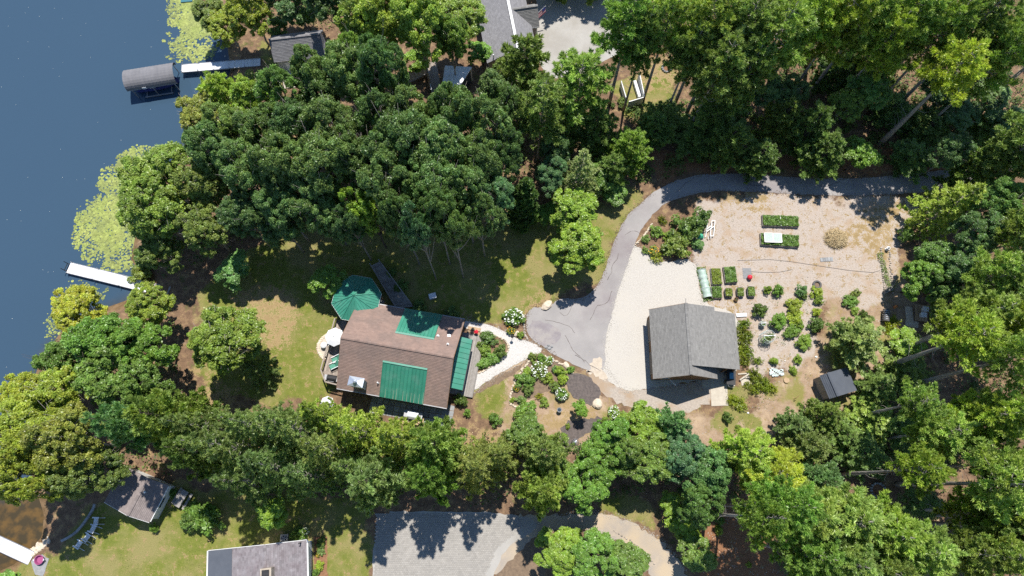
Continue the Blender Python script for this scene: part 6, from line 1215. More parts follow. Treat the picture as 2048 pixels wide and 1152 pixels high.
# ------------------------------------------------------------------ trees: kind, u, v, crown radius (picture), height, tint, label
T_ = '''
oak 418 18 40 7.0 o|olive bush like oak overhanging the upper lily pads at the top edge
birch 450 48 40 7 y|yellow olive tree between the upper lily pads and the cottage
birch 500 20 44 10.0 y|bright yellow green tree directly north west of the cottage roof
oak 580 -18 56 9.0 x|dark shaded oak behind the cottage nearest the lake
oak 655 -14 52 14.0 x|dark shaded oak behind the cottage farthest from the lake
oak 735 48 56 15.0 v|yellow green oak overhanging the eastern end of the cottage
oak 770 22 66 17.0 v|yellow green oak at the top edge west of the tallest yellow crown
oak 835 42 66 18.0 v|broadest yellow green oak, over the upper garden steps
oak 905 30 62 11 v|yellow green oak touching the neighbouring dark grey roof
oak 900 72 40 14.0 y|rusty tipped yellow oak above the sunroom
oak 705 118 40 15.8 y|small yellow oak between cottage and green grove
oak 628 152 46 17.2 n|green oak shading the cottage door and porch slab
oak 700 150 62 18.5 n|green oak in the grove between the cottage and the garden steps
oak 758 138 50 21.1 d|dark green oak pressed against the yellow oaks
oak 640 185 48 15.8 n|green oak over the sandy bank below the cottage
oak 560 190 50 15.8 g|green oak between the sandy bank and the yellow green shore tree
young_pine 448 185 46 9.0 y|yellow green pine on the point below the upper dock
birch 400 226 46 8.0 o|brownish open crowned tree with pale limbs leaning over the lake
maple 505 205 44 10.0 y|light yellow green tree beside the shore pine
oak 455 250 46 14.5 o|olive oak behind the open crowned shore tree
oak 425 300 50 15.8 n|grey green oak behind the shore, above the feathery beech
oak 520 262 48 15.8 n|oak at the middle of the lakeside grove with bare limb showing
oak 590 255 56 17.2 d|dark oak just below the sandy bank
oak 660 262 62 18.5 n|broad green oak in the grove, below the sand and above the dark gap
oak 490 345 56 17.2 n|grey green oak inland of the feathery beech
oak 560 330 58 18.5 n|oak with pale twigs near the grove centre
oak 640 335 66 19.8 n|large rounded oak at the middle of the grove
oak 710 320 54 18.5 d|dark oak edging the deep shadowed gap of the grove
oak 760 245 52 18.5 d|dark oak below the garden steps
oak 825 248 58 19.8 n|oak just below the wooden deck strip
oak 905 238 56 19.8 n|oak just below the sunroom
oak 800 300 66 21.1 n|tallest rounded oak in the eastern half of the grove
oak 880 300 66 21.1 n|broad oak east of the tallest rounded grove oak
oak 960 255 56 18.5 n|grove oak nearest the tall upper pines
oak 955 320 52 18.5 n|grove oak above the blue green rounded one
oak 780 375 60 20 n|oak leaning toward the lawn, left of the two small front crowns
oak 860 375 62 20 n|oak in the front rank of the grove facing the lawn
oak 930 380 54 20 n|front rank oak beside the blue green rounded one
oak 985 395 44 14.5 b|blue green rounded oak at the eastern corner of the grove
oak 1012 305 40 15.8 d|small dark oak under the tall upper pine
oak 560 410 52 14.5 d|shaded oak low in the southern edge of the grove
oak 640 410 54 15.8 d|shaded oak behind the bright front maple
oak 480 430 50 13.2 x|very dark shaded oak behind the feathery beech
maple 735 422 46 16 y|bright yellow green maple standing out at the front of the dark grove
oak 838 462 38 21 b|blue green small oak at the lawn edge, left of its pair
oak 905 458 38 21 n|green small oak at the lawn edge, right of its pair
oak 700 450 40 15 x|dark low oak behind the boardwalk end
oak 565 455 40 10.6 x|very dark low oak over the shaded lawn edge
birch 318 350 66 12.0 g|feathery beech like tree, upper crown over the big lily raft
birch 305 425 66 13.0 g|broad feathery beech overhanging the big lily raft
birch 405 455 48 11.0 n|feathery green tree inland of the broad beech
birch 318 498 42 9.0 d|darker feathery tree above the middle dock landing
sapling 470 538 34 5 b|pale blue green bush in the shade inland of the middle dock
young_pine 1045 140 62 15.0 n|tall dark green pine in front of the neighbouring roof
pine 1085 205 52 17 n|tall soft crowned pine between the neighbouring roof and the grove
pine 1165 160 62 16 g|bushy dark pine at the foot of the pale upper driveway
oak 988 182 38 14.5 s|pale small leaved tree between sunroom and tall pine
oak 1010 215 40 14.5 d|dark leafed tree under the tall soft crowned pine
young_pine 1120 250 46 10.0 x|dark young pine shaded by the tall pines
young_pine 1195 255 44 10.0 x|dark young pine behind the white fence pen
young_pine 1262 292 40 9.0 g|rounded young pine above the driveway bend
spruce 1160 342 46 12 s|grey blue spruce standing alone above the round yellow green tree
oak 1100 345 36 9.0 b|small blue green oak beside the grey blue spruce
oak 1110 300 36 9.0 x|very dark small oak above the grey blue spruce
young_pine 1225 335 34 7.0 d|dark young pine between grey spruce and driveway
oak 1880 175 40 6 d|dark leafy low tree beside the isolated yellow pine crown
oak 1985 190 42 6 n|low leafy tree under the upper eastern edge pines
oak 2020 245 40 6 d|dark low leafy tree at the upper eastern edge
oak 1950 165 36 5 n|small leafy tree between two leaning eastern trunks
young_pine 1995 660 40 6 d|dark young pine under the pale eastern pines
young_pine 1930 870 40 6 d|dark young pine under the broad level trunk pines
oak 1985 1010 40 6 d|dark leafy low tree near the lower corner trunks
sapling 832 118 24 4 y|yellowish low tree beside the garden steps
sapling 800 175 26 5 n|green low tree at the foot of the garden steps
sapling 965 105 26 4 g|green low tree against the neighbouring house wall
oak 872 425 44 21 n|oak filling the front of the grove between its two lawn edge oaks
oak 800 432 42 20 d|dark oak at the grove front above the boardwalk
oak 960 430 40 17 n|oak at the grove front nearest the sunlit lawn
birch 410 372 52 12 n|soft green tree filling the gap between the beech and the grove
sapling 555 52 22 4 d|dark low bush along the lake side of the cottage ridge
sapling 610 32 24 4 d|dark low bush behind the cottage roof
cedar 1047 398 34 12 l|narrow dark pointed cedar standing at the lawn edge
maple 1150 425 52 8.0 y|yellow green round tree beside the driveway, northern of two touching crowns
maple 1160 495 56 8.0 y|yellow green round tree beside the driveway, southern of two touching crowns
pine 1262 32 60 21 g|tall pine overhanging the pale upper driveway
pine 1292 66 38 20 n|tall pine whose trunk crosses the white fence pen
pine 1345 22 50 21 l|tall bright pine at the top edge north of the clearing
pine 1388 88 40 19 n|tall pine with leaning trunk beside the fire ring
pine 1420 40 60 22 l|tall bright pine at the top edge above the blue tarpaulin stack
pine 1445 120 56 20 n|tall pine at the eastern side of the clearing
pine 1495 45 62 22 n|tall pine at the top edge, a third of the way along the wood
pine 1500 135 48 18 d|dark pine inside the upper wood
pine 1565 55 62 22 l|tall soft bright pine at the top edge with dead twigs beside it
pine 1635 10 56 22 y|yellow green pine at the top edge in the middle of the upper wood
pine 1690 30 56 22 y|yellow green pine at the top edge beside the middle one
pine 1750 10 58 22 l|bright pine at the top edge west of the isolated yellow crown
pine 1785 68 48 20 y|yellow green pine behind the pair of long bare trunks
pine 1840 20 58 23 l|bright tall pine at the top edge close to the corner
pine 1905 45 50 22 l|tall pine above the isolated yellow crown
pine 1985 20 58 23 n|tall pine at the top corner of the wood
pine 2030 95 50 22 l|bright pine at the eastern edge below the corner
young_pine 1335 235 44 5 d|dark young pine below the clearing
young_pine 1312 252 34 6 d|dark bush pine at the corner of the white fence pen
young_pine 1395 262 48 5 d|dark young pine with one grey trunk crossing it
pine 1440 205 46 10 d|shaded pine above the young pines of the driveway verge
oak 1530 175 44 10.0 d|dark leafy oak among red brown litter
oak 1580 185 36 9.0 n|lighter leafy sapling oak among red brown litter
young_pine 1565 235 40 9.0 n|green young pine in the middle of the shaded wood
young_pine 1625 255 44 10.0 x|dark bluish young pine in the middle of the shaded wood
oak 1735 175 44 10.0 g|green oak sapling lit through a gap in the wood
oak 1700 205 36 9.0 y|yellowish oak sapling lit through the same gap
young_pine 1460 275 46 9.0 d|dark young pine nearest the shaded driveway verge
young_pine 1520 312 38 7.0 d|dark bushy pine close to the driveway edge
young_pine 1655 300 44 8.0 x|very dark young pine beside the driveway
sapling 1722 310 34 6 g|bright bushy sapling at the foot of the longest bare trunk
young_pine 1790 215 40 4 x|very dark young pine behind the longest bare trunk
young_pine 1860 250 44 4 x|very dark young pine between two leaning trunks
young_pine 1830 310 40 4 d|dark young pine over the shaded end of the driveway
oak 1920 225 42 5 x|dark oak under the eastern tall pines
young_pine 1990 250 44 5 d|dark young pine at the eastern edge of the wood
young_pine 1470 185 38 10.0 x|very dark young pine in the depth of the upper wood
young_pine 1680 140 44 7 x|very dark pine below the yellow green top pines
young_pine 1760 130 40 12.0 d|dark pine left of the two long bare trunks
oak 1910 300 40 9.0 x|dark oak where the driveway leaves the view
young_pine 1960 330 48 10.0 d|dark young pine over the end of the driveway
maple 2010 315 50 12.0 n|leafy green tree over the far driveway end at the eastern edge
spruce 1915 405 60 12.0 y|sunlit golden green spruce at the north east corner of the garden
oak 1995 400 46 12.0 g|green oak behind the sunlit golden spruce
oak 1965 470 48 11.0 d|shaded oak between golden spruce and garden corner maple
maple 1870 515 42 7.0 d|dark green maple in shade beside the stone edged bed
maple 1850 560 42 7.0 g|bright green low maple beside the stone edged bed
oak 2030 455 44 12.0 y|yellowish oak at the eastern edge under a dark bare trunk
oak 1935 545 44 10.0 d|dark oak behind the bright low maple
pine 2020 545 52 17 l|pale tipped pine at the eastern edge level with the carport
sapling 1905 620 36 6 n|leafy green bush just east of the beehives
pine 1975 630 58 18 l|tall pale green pine east of the beehives
pine 2035 640 46 19 y|yellow green pine at the eastern edge level with the beehives
maple 1885 575 36 8.0 x|dark maple in the shade behind the beehives
young_pine 1722 678 50 7 s|wide rounded blue green pine above the small tool shed
sapling 1815 690 34 3 y|yellow green sapling beside the thin leaning trunk
young_pine 1815 742 44 4 n|pale green young pine under the long bare trunk
young_pine 1760 775 36 5 n|green young pine just east of the small tool shed
pine 1990 835 50 18 y|large sunlit pine halfway down the eastern edge
pine 2030 830 54 20 l|sunlit pine at the eastern edge beside the largest one
young_pine 1650 832 34 7.0 n|soft green pine just below the small tool shed
young_pine 1592 850 30 6.0 s|blue green young pine at the corner of the bare soil
young_pine 1622 895 38 8.0 s|blue green young pine behind the corner one
young_pine 1688 872 34 5 n|bushy pine between the tool shed and the bare trunks
young_pine 1750 840 44 4.5 l|light young pine beneath the upper bare trunk
young_pine 1730 905 46 4.5 d|dark young pine between two bare trunks
maple 1820 870 44 4.5 d|dark leafy maple among the bare trunks
pine 1890 860 50 15 l|light pine with yellow plumes among the bare trunks
pine 2035 925 48 19 n|pine at the eastern edge over the lowest bare trunks
young_pine 1640 960 44 9.0 b|blue green pine above the huge lower pines
pine 1505 905 54 13 y|yellow green pine beside the bare soil corner
pine 1560 945 52 14 v|yellow pine next to the blue green young pines
pine 1580 1018 56 24 g|huge pine over the orange mulch
pine 1625 1030 66 18 l|huge pine with bright plumes, second from the orange mulch
pine 1705 1050 68 18 l|huge pine below the large stone ring
pine 1785 1070 64 18 y|huge yellow plumed pine at the bottom edge
pine 1695 1125 60 18 n|huge pine at the bottom edge nearest the orange mulch
pine 1632 1112 54 17 g|pine at the bottom edge rising from the orange mulch
pine 1860 1110 58 18 l|light pine at the bottom edge near the corner
pine 1770 1150 52 18 n|pine cut by the bottom edge
pine 1935 1110 50 17 n|pine at the bottom edge second from the corner
pine 2005 1110 52 19 l|pine in the lower corner of the wood
pine 1985 1025 48 17 y|yellow green pine above the lower corner
pine 2040 1040 44 19 n|pine at the eastern edge above the corner
sapling 1850 1010 34 3.5 d|small dark tree under the bare trunks near the corner
young_pine 1340 850 38 10.0 b|dark blue pointed pine south of the garage
oak 1370 905 48 10.0 b|dark blue green oak south of the garage
maple 1415 945 54 10.0 b|blue green maple bordering the orange mulch
maple 1400 1010 44 10.0 d|dark maple by the gravel lane end
maple 1280 855 50 7.0 y|yellow green broad bush like maple below the gravel apron
maple 1225 875 44 9.0 g|bright green maple in the hedge row beside its broad neighbour
maple 1200 925 52 9.0 g|bright green rounded maple in the middle of the hedge row
maple 1300 920 54 9.0 n|green maple at the bare grass gap
maple 1250 910 40 9.0 n|green maple behind the bare grass gap
maple 1165 970 52 9.0 g|green maple at the edge of the gravel lane
young_pine 1090 905 46 15.5 s|pale blue green pine west of the dark mulch
young_pine 1085 975 50 15.5 l|pale feathery pine at the edge of the cobbled court
maple 1055 870 42 7.0 n|green rounded tree below the flower island
maple 1110 950 40 9.0 n|green maple between the two pale feathery pines
spruce 1000 905 44 14.9 o|olive thin spruce between house lawn and cobbles
spruce 955 925 60 17.6 o|olive spruce with bare brown lower branches above the cobbles
young_pine 865 890 56 18.6 l|bright light green pine just south of the house patio
young_pine 860 950 50 17.1 g|green pine at the head of the cobbled court
young_pine 742 960 56 17.1 s|silvery blue pine at the corner of the lower lawn
spruce 790 875 52 17.6 y|yellowish spruce south of the house chimney
spruce 700 860 56 18.9 y|yellowish spruce south west of the house chimney
spruce 640 830 46 16.2 y|sunny spruce at the corner below the lake deck
spruce 650 900 58 20.2 n|dense spruce in the second rank of the dark row
spruce 585 860 60 21.6 n|dense spruce at the middle of the dark row
spruce 510 850 58 20.2 n|dense spruce left of the middle of the dark row
spruce 450 890 62 21.6 n|dense spruce above the picnic table
spruce 540 930 60 20.2 d|dark spruce over the edge of the lower lawn
spruce 610 950 52 17.6 d|dark spruce in the lowest rank over the lawn
spruce 400 850 50 17.6 n|olive spruce at the lake end of the dark row
spruce 700 935 46 16.2 d|dark spruce behind the silvery blue pine
spruce 480 960 46 16.2 x|very dark spruce next to the picnic table
young_pine 335 830 56 18.6 l|pale green soft pine between maples and dark spruces
young_pine 265 850 50 18.6 b|blue tinged soft pine above the summer house
young_pine 390 905 46 17.1 d|dark pine above the lawn picnic table
birch 60 860 70 14 y|yellow willow like tree at the western edge over the shallow cove
birch 40 950 60 16 y|yellow willow like tree dipping into the brown cove
birch 130 880 66 14 o|olive tree between willow and maple
birch 120 780 56 11.0 y|yellow green tree on the shore above the willow
birch 50 790 46 9.0 v|bright yellow shrubby tree at the western waterline
birch 150 950 54 11 n|green tree over the cove beach
birch 205 935 46 9 d|dark green tree covering the summer house corner
maple 225 760 62 12.0 n|large rounded maple inland of the western shore
maple 205 690 62 12.0 g|bright rounded maple crowning the western clump
maple 285 690 56 11.0 g|bright maple at the eastern side of the western clump
maple 280 770 52 11.0 n|dark sided maple above the pale soft pine
birch 155 620 52 8.0 v|olive yellow tree just below the middle dock
birch 295 615 44 8.0 y|light yellow green tree touching the middle dock gangway
maple 120 720 44 10.0 n|green maple near the western waterline
birch 452 676 70 11 m|solitary yellow green tree on the lawn between lake and house
spruce 508 735 34 6.0 x|dark low conifer in the shadow of the solitary lawn tree
sapling 655 560 34 5 g|green bushy sapling beside the gazebo
sapling 545 1025 30 5 y|yellow green bush on the lower lawn below the spruces
maple 1120 1105 50 6.0 y|yellow green bushy tree at the bottom edge beside the cobbles
maple 1185 1110 54 7.0 g|green bushy tree in the middle of the bottom clump
maple 1250 1130 48 6.0 n|green bushy tree nearest the gravel lane bend
maple 6 1192 50 3 g|bright green clipped bush beside the cream dock
sapling 1370 1060 32 4 y|yellow green bush along the gravel lane outer bend
sapling 1395 1110 36 5 n|green bush at the end of the gravel lane outer bend
sapling 1345 1010 28 3 y|low yellow green bush at the top of the gravel lane bend
sapling 1095 425 26 3 g|low bright bush between the pointed cedar and the yellow tree
sapling 1230 382 26 3 g|green bush at the lawn corner by the driveway
sapling 1205 350 30 5 d|dark bush under the young pines above the driveway
'''
GRP = {'oak': 'oaks of the lakeside grove', 'pine': 'tall pines of the eastern wood', 'young_pine': 'young pines', 'spruce': 'spruces of the row', 'maple': 'maples', 'birch': 'light leaved shore trees', 'sapling': 'bushy saplings', 'cedar': 'cedars'}
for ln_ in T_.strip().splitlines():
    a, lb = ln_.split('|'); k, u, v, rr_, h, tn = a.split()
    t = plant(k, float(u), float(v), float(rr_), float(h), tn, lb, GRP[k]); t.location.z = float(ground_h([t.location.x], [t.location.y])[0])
B_T = '''
1757 290 20 60 v|isolated yellow pine crown carried by the longest bare trunk
1845 232 18 50 l|pine on the thinner trunk parallel to the longest bare trunk
1958 212 20 52 n|pine whose dark trunk leans out at the upper eastern edge
1770 733 19 62 y|broad yellow green pine on the upper of two grey trunks by the tool shed
1822 770 22 56 l|pale pine on the long curved grey trunk by the tool shed
1805 697 13 40 y|slender pine on the thin leaning trunk before the stone slabs
1716 832 15 42 l|sunlit pine on the short level trunk below the tool shed
1686 948 18 46 y|pine on the long level trunk above the large stone ring
1795 968 21 64 l|broad light pine on the level trunk beside the large stone ring
1895 1008 20 56 n|pine on a pale trunk running out of the eastern edge
1862 1046 19 50 n|pine on the lowest dark trunk near the corner
1896 1066 20 52 l|pine on a crooked pale trunk near the lower corner
1410 1026 23 46 g|pine on the single bare trunk crossing the orange mulch
1412 222 19 50 n|pine on a grey trunk slanting above the driveway verge
1368 238 18 46 n|pine on a pale slim trunk below the clearing
1690 168 20 54 y|pine on a dark trunk in the gap of the upper wood
2008 452 19 50 n|pine on the dark trunk at the eastern edge beside the golden spruce
1612 130 21 54 l|pine on a shaded trunk in the middle of the upper wood
'''
for ln_ in B_T.strip().splitlines():
    a, lb = ln_.split('|'); u, v, h, rr_, tn = a.split(); plant('tall_pine', float(u), float(v), float(rr_)*.98, float(h), tn, lb, GRP['pine'], True)
# trees standing just outside the frame whose shadows and crowns reach into it
_bl = ['western young pine shading the pale upper driveway from beyond the edge', 'eastern young pine shading the pale upper driveway from beyond the edge', 'middle young pine shading the pale upper driveway from beyond the edge', 'oak beyond the top edge behind the yellow green oaks', 'pine beyond the top edge behind the yellow green top pines', 'pine beyond the top edge above the long bare trunks', 'pine beyond the top edge near the corner', 'pine beyond the eastern edge at the top corner', 'pine beyond the eastern edge level with the driveway end', 'pine beyond the eastern edge level with the beehives', 'pine beyond the eastern edge near the lower corner', 'pine beyond the top edge in the middle of the upper wood', 'pine beyond the eastern edge level with the golden spruce']
for (k, u, v, rr_, h, tn), lb in zip((('young_pine', 1105, -78, 50, 9, 'n'), ('young_pine', 1205, -78, 50, 9, 'n'), ('young_pine', 1155, -115, 44, 10, 'n'), ('oak', 700, -60, 75, 16, 'd'), ('pine', 1700, -60, 60, 22, 'n'), ('pine', 1830, -60, 60, 22, 'n'), ('pine', 1960, -50, 60, 22, 'n'), ('pine', 2100, 30, 60, 22, 'n'), ('pine', 2100, 260, 60, 20, 'n'), ('pine', 2100, 620, 60, 18, 'n'), ('pine', 2100, 1000, 60, 18, 'n'), ('pine', 1560, -60, 60, 22, 'n'), ('pine', 2110, 440, 60, 20, 'n')), _bl):
    t = plant(k, u, v, rr_, h, tn, lb, 'trees beyond the edge of the view')
# ------------------------------------------------------------------ shrubs and garden plants
S_ = '''
shrub 1397 437 27 2.6 d|dark willowy shrub behind the white trellis
shrub 1372 455 34 2.8 d|largest dark willowy shrub of the driveway bed
shrub 1355 490 33 2.2 o|olive rounded shrub with fine twigs by the gravel yard
shrub 1312 462 15 1.0 g|bright leafy perennial behind the driveway edging stones
shrub 1292 478 10 .7 n|low green plant in the corner of the driveway bed
bloomer 1307 501 11 .8 n|orange yellow flowering clump at the tip of the driveway bed
fern 1313 514 15 .8 l|pale strappy clump spilling onto the white gravel
shrub 1396 490 15 1.0 b|blue green broad leaved plant beside the green tarp
shrub 1333 500 14 1.0 y|yellow green low shrub before the olive rounded one
shrub 1335 470 12 .9 y|small yellow green plant in the middle of the driveway bed
fern 1325 440 11 .7 n|low plant in the shaded end of the driveway bed
hydrangea 1027 633 19 1.3 g|large white flowering hydrangea west of the driveway head
bloomer 1022 661 9 .7 n|orange flowering clump below the large white hydrangea
shrub 1041 670 9 .6 y|small yellow green plant beside the tan upright boulder
shrub 1065 714 10 .8 o|reddish olive plant at the northern tip of the flower island
shrub 1083 717 10 .9 g|spiky green plant at the northern tip of the flower island
hydrangea 1099 721 11 .7 l|small white flowering clump along the driveway edge
hydrangea 1078 740 16 1.1 n|white hydrangea at the western side of the flower island
shrub 1055 745 11 .8 y|yellow green plant inside the western stone curve
shrub 1048 762 20 1.3 g|broad bright green shrub inside the western stone curve
shrub 1097 756 12 .9 v|round golden yellow shrub in the flower island
shrub 1110 738 9 .6 b|blue green plant beside the golden yellow shrub
shrub 1122 742 13 1.0 y|lime green shrub near the driveway edge
shrub 1126 757 12 .9 v|yellow lime shrub next to the dark mulch
shrub 1141 738 9 .7 g|green shrub at the driveway corner of the flower island
shrub 1108 774 13 1.0 n|round mid green dome below the golden shrub
hydrangea 1123 788 14 1.1 g|round white hydrangea dome beside the dark mulch
shrub 1088 804 10 .7 y|single yellow green bush in the tan grass
shrub 1056 780 13 1.0 n|green shrub below the broad bright one
shrub 1041 800 12 .7 s|silver blue low plant in the stone curve
shrub 1024 800 6 .5 v|tiny yellow plant at the lowest stone of the curve
bloomer 1032 777 7 .6 n|red and orange plant at the outer curve of stones
shrub 1053 824 23 1.8 g|large bright green shrub at the foot of the flower island
sapling 1161 818 15 3.2 g|slim young tree with dark shadow below the dark mulch
shrub 1212 841 10 .8 y|yellow green bush above the maple hedge row
hydrangea 1228 824 13 .9 l|white flowering bush at the edge of the gravel apron
fern 1078 792 8 .6 v|tuft of golden grass beside the broad shrubs
shrub 990 839 15 1.2 g|round green bush on the bare lawn east of the house
shrub 1012 867 8 .6 g|small green bush below the round one
shrub 934 826 9 .9 g|yellow green bush at the south east house corner
shrub 921 799 14 1.4 d|dark shrub against the end of the porch
shrub 1128 873 8 .6 y|yellow green bush at the edge of the lower mulch
shrub 1135 852 7 .5 y|small plant in the lower mulch
shrub 975 676 18 1.1 d|blue green bushy planting at the head of the path bed
shrub 1001 702 15 1.3 d|dark rounded bush at the outer curve of the path bed
shrub 972 702 16 .9 y|yellow green plants in the middle of the path bed
shrub 985 716 14 .8 g|green plants near the lower stones of the path bed
shrub 966 728 14 .8 g|low green plants at the narrow end of the path bed
shrub 962 690 11 .8 n|green bush beside the porch in the path bed
shrub 1518 620 16 1.5 d|dark green bush left of a blue grey companion
shrub 1530 617 8 .8 s|blue grey small bush beside the dark green one
shrub 1535 579 10 1.0 y|slim yellow green plant on a stake near the tubs
shrub 1556 581 12 1.3 g|round green bush alone in the gravel
shrub 1556 641 19 1.5 g|large mid green bush in the berry rows
shrub 1602 580 14 1.2 b|pale blue green bush at the upper end of the berry row
shrub 1608 592 8 .8 n|small green bush attached to the berry row
shrub 1589 611 18 1.1 v|bright yellow green bush in the berry row
shrub 1590 635 19 1.1 v|golden green bush in the middle of the berry row
shrub 1586 663 15 1.1 g|green bush toward the lower end of the berry row
shrub 1607 683 19 1.1 y|yellow green bush ending the berry row
shrub 1597 650 12 .9 y|yellow green bush between golden and green ones
shrub 1634 584 12 .9 v|yellow green bush directly below the tyre
shrub 1638 600 12 .9 y|lime bush second below the tyre
shrub 1634 623 11 .8 v|yellow bush above the darkest garden bush
shrub 1632 648 17 1.5 d|darkest round bush of the garden rows
shrub 1701 600 15 1.0 g|green bush alone on the brown soil
shrub 1712 585 10 .7 o|olive brown plant above the lone soil bush
shrub 1710 621 10 .6 y|thin yellow plants below the lone soil bush
shrub 1728 633 14 1.5 d|dark conical bush above the rounded blue green pine
shrub 1596 718 10 .8 y|yellow green bush in the bare soil
shrub 1587 740 9 .6 y|small yellow bush nearest the sawn stump
shrub 1549 723 10 .9 y|yellow green bush next to the fallen net
fern 1489 648 14 1.0 g|green fern at the upper end of the garage fern strip
fern 1486 665 15 1.0 n|golden fern second in the garage fern strip
fern 1496 672 13 1.0 g|green fern on the outer side of the garage fern strip
fern 1489 684 16 1.0 n|bright fern in the middle of the garage fern strip
fern 1487 702 15 1.0 l|pale fern below the middle of the garage fern strip
fern 1498 704 13 .9 g|green fern beside the lower cage side of the strip
fern 1490 720 15 1.0 n|fern at the lower end of the garage fern strip
fern 1516 722 10 .8 g|fern between the strip and the fallen net
fern 1509 750 15 1.0 n|bright fern below the white board pile
fern 1520 762 16 1.0 n|golden fern right of the plywood sheet
fern 1532 772 16 1.0 g|fern farthest from the carport in the lower weeds
fern 1513 778 14 .9 y|fern below the plywood sheet
fern 1545 776 12 .8 y|small fern toward the sawn stump
fern 1478 806 18 .8 y|yellow fern patch east of the concrete pad
fern 1466 800 13 .7 y|yellow fern touching the concrete pad
shrub 1457 834 12 1.2 d|dark upright bush below the concrete pad
shrub 1477 856 8 .5 y|low plant below the dark upright bush
shrub 1812 470 20 2.2 d|dark bush in the shade at the garden north east corner
shrub 1735 650 10 .7 v|yellow weeds beside the composter drum
fern 1786 645 16 .8 y|yellow green ferns between composter and stone slabs
fern 1782 660 13 .7 y|lower yellow green ferns before the blue green pine
shrub 408 1037 34 2.6 g|big round hydrangea bush on the lower lawn
shrub 382 1040 26 2.2 n|smaller half of the big round lawn bush
shrub 590 1072 14 1.0 y|yellow green shrub beside the air conditioner
shrub 603 1068 14 1.1 g|green shrub behind the bungalow corner
hydrangea 610 1062 9 .9 l|white flowering shrub behind the bungalow corner
shrub 643 1082 9 .6 o|olive plant at the head of the bungalow mulch strip
shrub 640 1092 9 .6 d|dark dome in the bungalow mulch strip
shrub 642 1104 8 .5 s|pale cream plant in the bungalow mulch strip
bloomer 636 1109 5 .4 n|small orange flower clump in the bungalow mulch strip
shrub 640 1132 12 .7 v|yellow hosta like clump in the bungalow mulch strip
shrub 632 1147 11 .8 g|green clump at the lower end of the bungalow mulch strip
shrub 307 1056 11 1.2 g|small flowering bush at the summer house corner
shrub 345 985 11 .9 g|green bush against the white wall of the summer house
shrub 1425 985 13 .9 y|yellow green bush at the top of the orange mulch
shrub 1440 1010 11 .8 y|yellow green bush second in the orange mulch
shrub 1437 1062 10 .7 v|yellow green round bush alone on the orange mulch
shrub 1497 1130 8 .6 v|tiny yellow bush low on the orange mulch
shrub 1438 1040 12 .9 g|green bush at the middle of the orange mulch
shrub 1350 1035 18 1.1 y|low yellow bush at the lane bend
shrub 1290 500 9 .6 n|green tuft at the gravel corner of the driveway bed
shrub 803 572 15 1.3 d|dark shrub beside the boardwalk
shrub 782 545 13 1.1 x|shaded shrub under the boardwalk railing
shrub 840 612 18 .9 d|low shaded shrubs along the north wall of the house
shrub 905 628 16 .9 d|low shrub at the north east corner of the house
shrub 1245 205 12 1.0 n|green bush against the white fence pen
shrub 1150 1070 16 1.0 y|low yellow plant at the edge of the gravel lane
shrub 1085 1075 12 .9 y|weedy bush between the cobbles and the lane
shrub 530 165 22 1.2 v|golden low bush beside the cottage lawn
shrub 500 160 26 1.6 o|olive brushy growth below the upper dock landing
shrub 275 545 26 1.8 o|brown olive reeds beside the middle dock
shrub 375 272 20 1.6 v|golden bush at the waterline below the open crowned tree
shrub 290 520 22 1.6 d|dark brush at the waterline above the middle dock
fern 1495 770 9 .6 y|small fern by the plywood corner
'''
SG = {'shrub': 'garden shrubs', 'hydrangea': 'white flowering hydrangeas', 'bloomer': 'orange flowering clumps', 'fern': 'ferns and fern like clumps', 'sapling': 'bushy saplings'}
for ln_ in S_.strip().splitlines():
    a, lb = ln_.split('|'); k, u, v, rr_, h, tn = a.split(); h = float(h)
    t = plant(k, float(u), float(v), float(rr_)*1.05, h, tn, lb, SG[k]); t.location.z = float(ground_h([t.location.x], [t.location.y])[0])
# ------------------------------------------------------------------ cover nobody could count
WOODS = [[(1240, -40), (2150, -40), (2150, 320), (1920, 330), (1420, 340), (1300, 365), (1240, 380), (1090, 300), (1090, 190), (1240, 200), (1340, 230), (1380, 130), (1250, 80)], [(1840, 390), (2150, 350), (2150, 1250), (1560, 1250), (1540, 1010), (1430, 1000), (1450, 900), (1580, 890), (1640, 800), (1720, 800), (1850, 670), (1860, 560), (1830, 470)],
         [(300, 340), (420, 280), (420, 160), (560, 190), (700, 230), (820, 190), (1000, 200), (1090, 300), (1060, 440), (930, 440), (740, 440), (500, 480), (330, 560), (270, 500)], [(60, 700), (300, 600), (360, 640), (360, 780), (650, 830), (900, 850), (1100, 870), (1220, 870), (1330, 860), (1420, 900), (1420, 990), (1330, 1000), (1180, 1010), (740, 1015), (480, 970), (340, 950), (220, 930), (100, 1000), (60, 950)], [(470, -40), (950, -40), (900, 40), (700, 60), (540, 50)]]
scatter('undergrowth', 301, WOODS, 6.0, 'under_leaf', .16, .09, .6, .05, .8, 'patchy green undergrowth on the floor of the woods', 'undergrowth', 2.4, .02, False)
r = rs(311); cen = []
for pl in WOODS:
    pl = pw(pl); lo, hi = pl.min(0), pl.max(0); ar = abs(np.sum(pl[:, 0]*np.roll(pl[:, 1], -1)-np.roll(pl[:, 0], -1)*pl[:, 1]))/2; k = int(ar*.42); x, y = r.uniform(lo[0], hi[0], k), r.uniform(lo[1], hi[1], k); ok = (sdf(pl, x, y) < -.6) & (vnoise(x, y, 3.5, 77) > -.22); cen.append(np.stack([x[ok], y[ok]], 1))
cen = np.concatenate(cen); k = len(cen); rad = r.uniform(.3, .95, k); V, F, T = cluster_leaves(r, np.concatenate([cen, (ground_h(cen[:, 0], cen[:, 1])+rad*.6)[:, None]], 1), rad, 46, .15, .085, .9)
link('understorey', np_mesh('understorey', V, F, 'under_leaf', T), kind='stuff', label='knee high bushes and ferns filling the woods between trunks', cat='undergrowth')
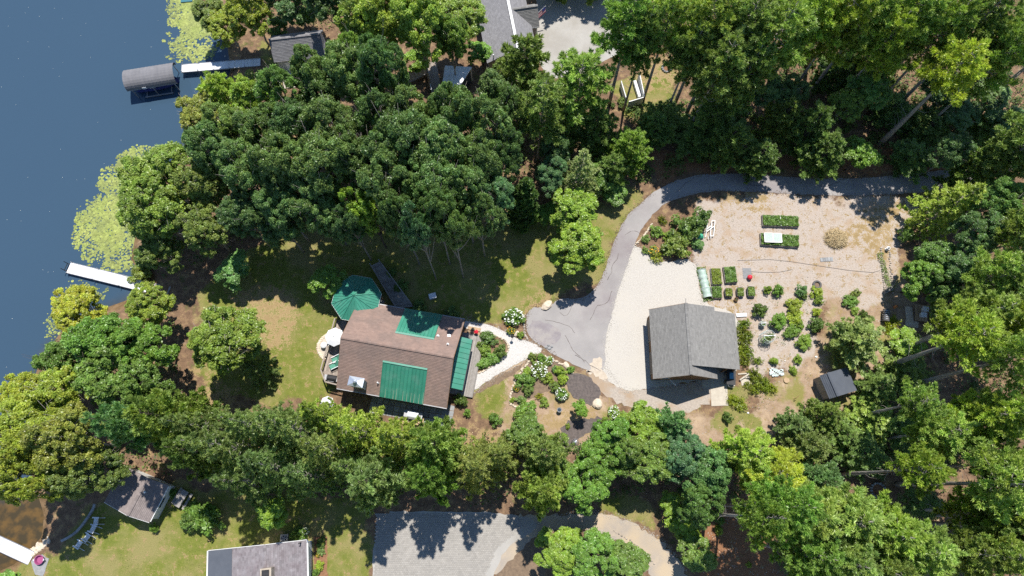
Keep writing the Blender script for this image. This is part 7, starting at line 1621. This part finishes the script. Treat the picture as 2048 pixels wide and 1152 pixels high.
scatter('leaf_litter', 302, WOODS, 2.0, 'straw', .10, .03, .0, .01, .04, 'scattered pale leaves and needles on the woodland floor', 'leaf litter', 3.0, -.1, False)

BERRY = [(1490, 600), (1650, 565), (1660, 660), (1640, 740), (1560, 800), (1480, 860), (1450, 830), (1500, 760), (1480, 640)]
scatter('weeds', 308, [BERRY], 9.0, 'shrub_leaf', .13, .045, .9, 0, .18, 'leafy weeds and seedlings between the berry rows', 'weeds', .9, .22)
scatter('weeds', 303, [ZONES['garden'][0], ZONES['soil'][0], ZONES['soil'][1]], 3.2, 'weed_leaf', .12, .03, .8, 0, .02, 'small weeds sprouting across the garden gravel and soil', 'weeds', 1.1, .30)
scatter('dry_grass', 304, [ZONES['garden'][0], ZONES['soil'][0], ZONES['soil'][1]]+ZONES['dry'], 3.0, 'dry_grass', .13, .014, .3, 0, .02, 'tufts of dry straw coloured grass on bare ground', 'dry grass', 1.6, .05)
scatter('lawn_grass', 305, ZONES['lawn'], 7.0, 'weed_leaf', .10, .022, 1.0, 0, .01, 'uneven tufts of mown lawn grass', 'grass', 1.3, .02, True, [[(1075, 605), (1110, 597), (1174, 598), (1210, 740), (1054, 690)]])
scatter('wood_chips', 306, [ZONES['garden'][0], ZONES['orange'][0], ZONES['soil'][0]], 5.0, 'white_gravel', .07, .03, .0, .004, .02, 'loose wood chips and stones on the garden ground', 'wood chips', .8, .08, False)

DRV = [(1300, 390), (1215, 520), (1110, 600), (1060, 625), (1060, 670), (1165, 735), (1205, 735), (1240, 560), (1330, 405), (1440, 380), (1840, 385), (1900, 345), (1720, 358), (1420, 348)]
scatter('leaf_litter', 321, [DRV], .8, 'straw', .07, .03, 0, .033, .038, 'dry leaves and needles blown onto the asphalt drive', 'leaf litter', 1.4, .05)
scatter('leaf_litter', 322, [[(1270, 495), (1390, 520), (1400, 610), (1300, 615), (1295, 775), (1220, 765), (1215, 660), (1240, 570)]], .5, 'brown_mulch', .06, .03, 0, .02, .026, 'dark specks of leaves on the pale gravel yard', 'leaf litter', 2.2, .12)
scatter('fallen_twigs', 323, [[(420, 590), (520, 480), (960, 450), (1090, 470), (1050, 610), (760, 600), (660, 640), (600, 800), (420, 780)]], .25, 'bark_grey', .35, .014, 0, .01, .03, 'small twigs lying on the shaded lawn', 'twigs', 3.0, .1)
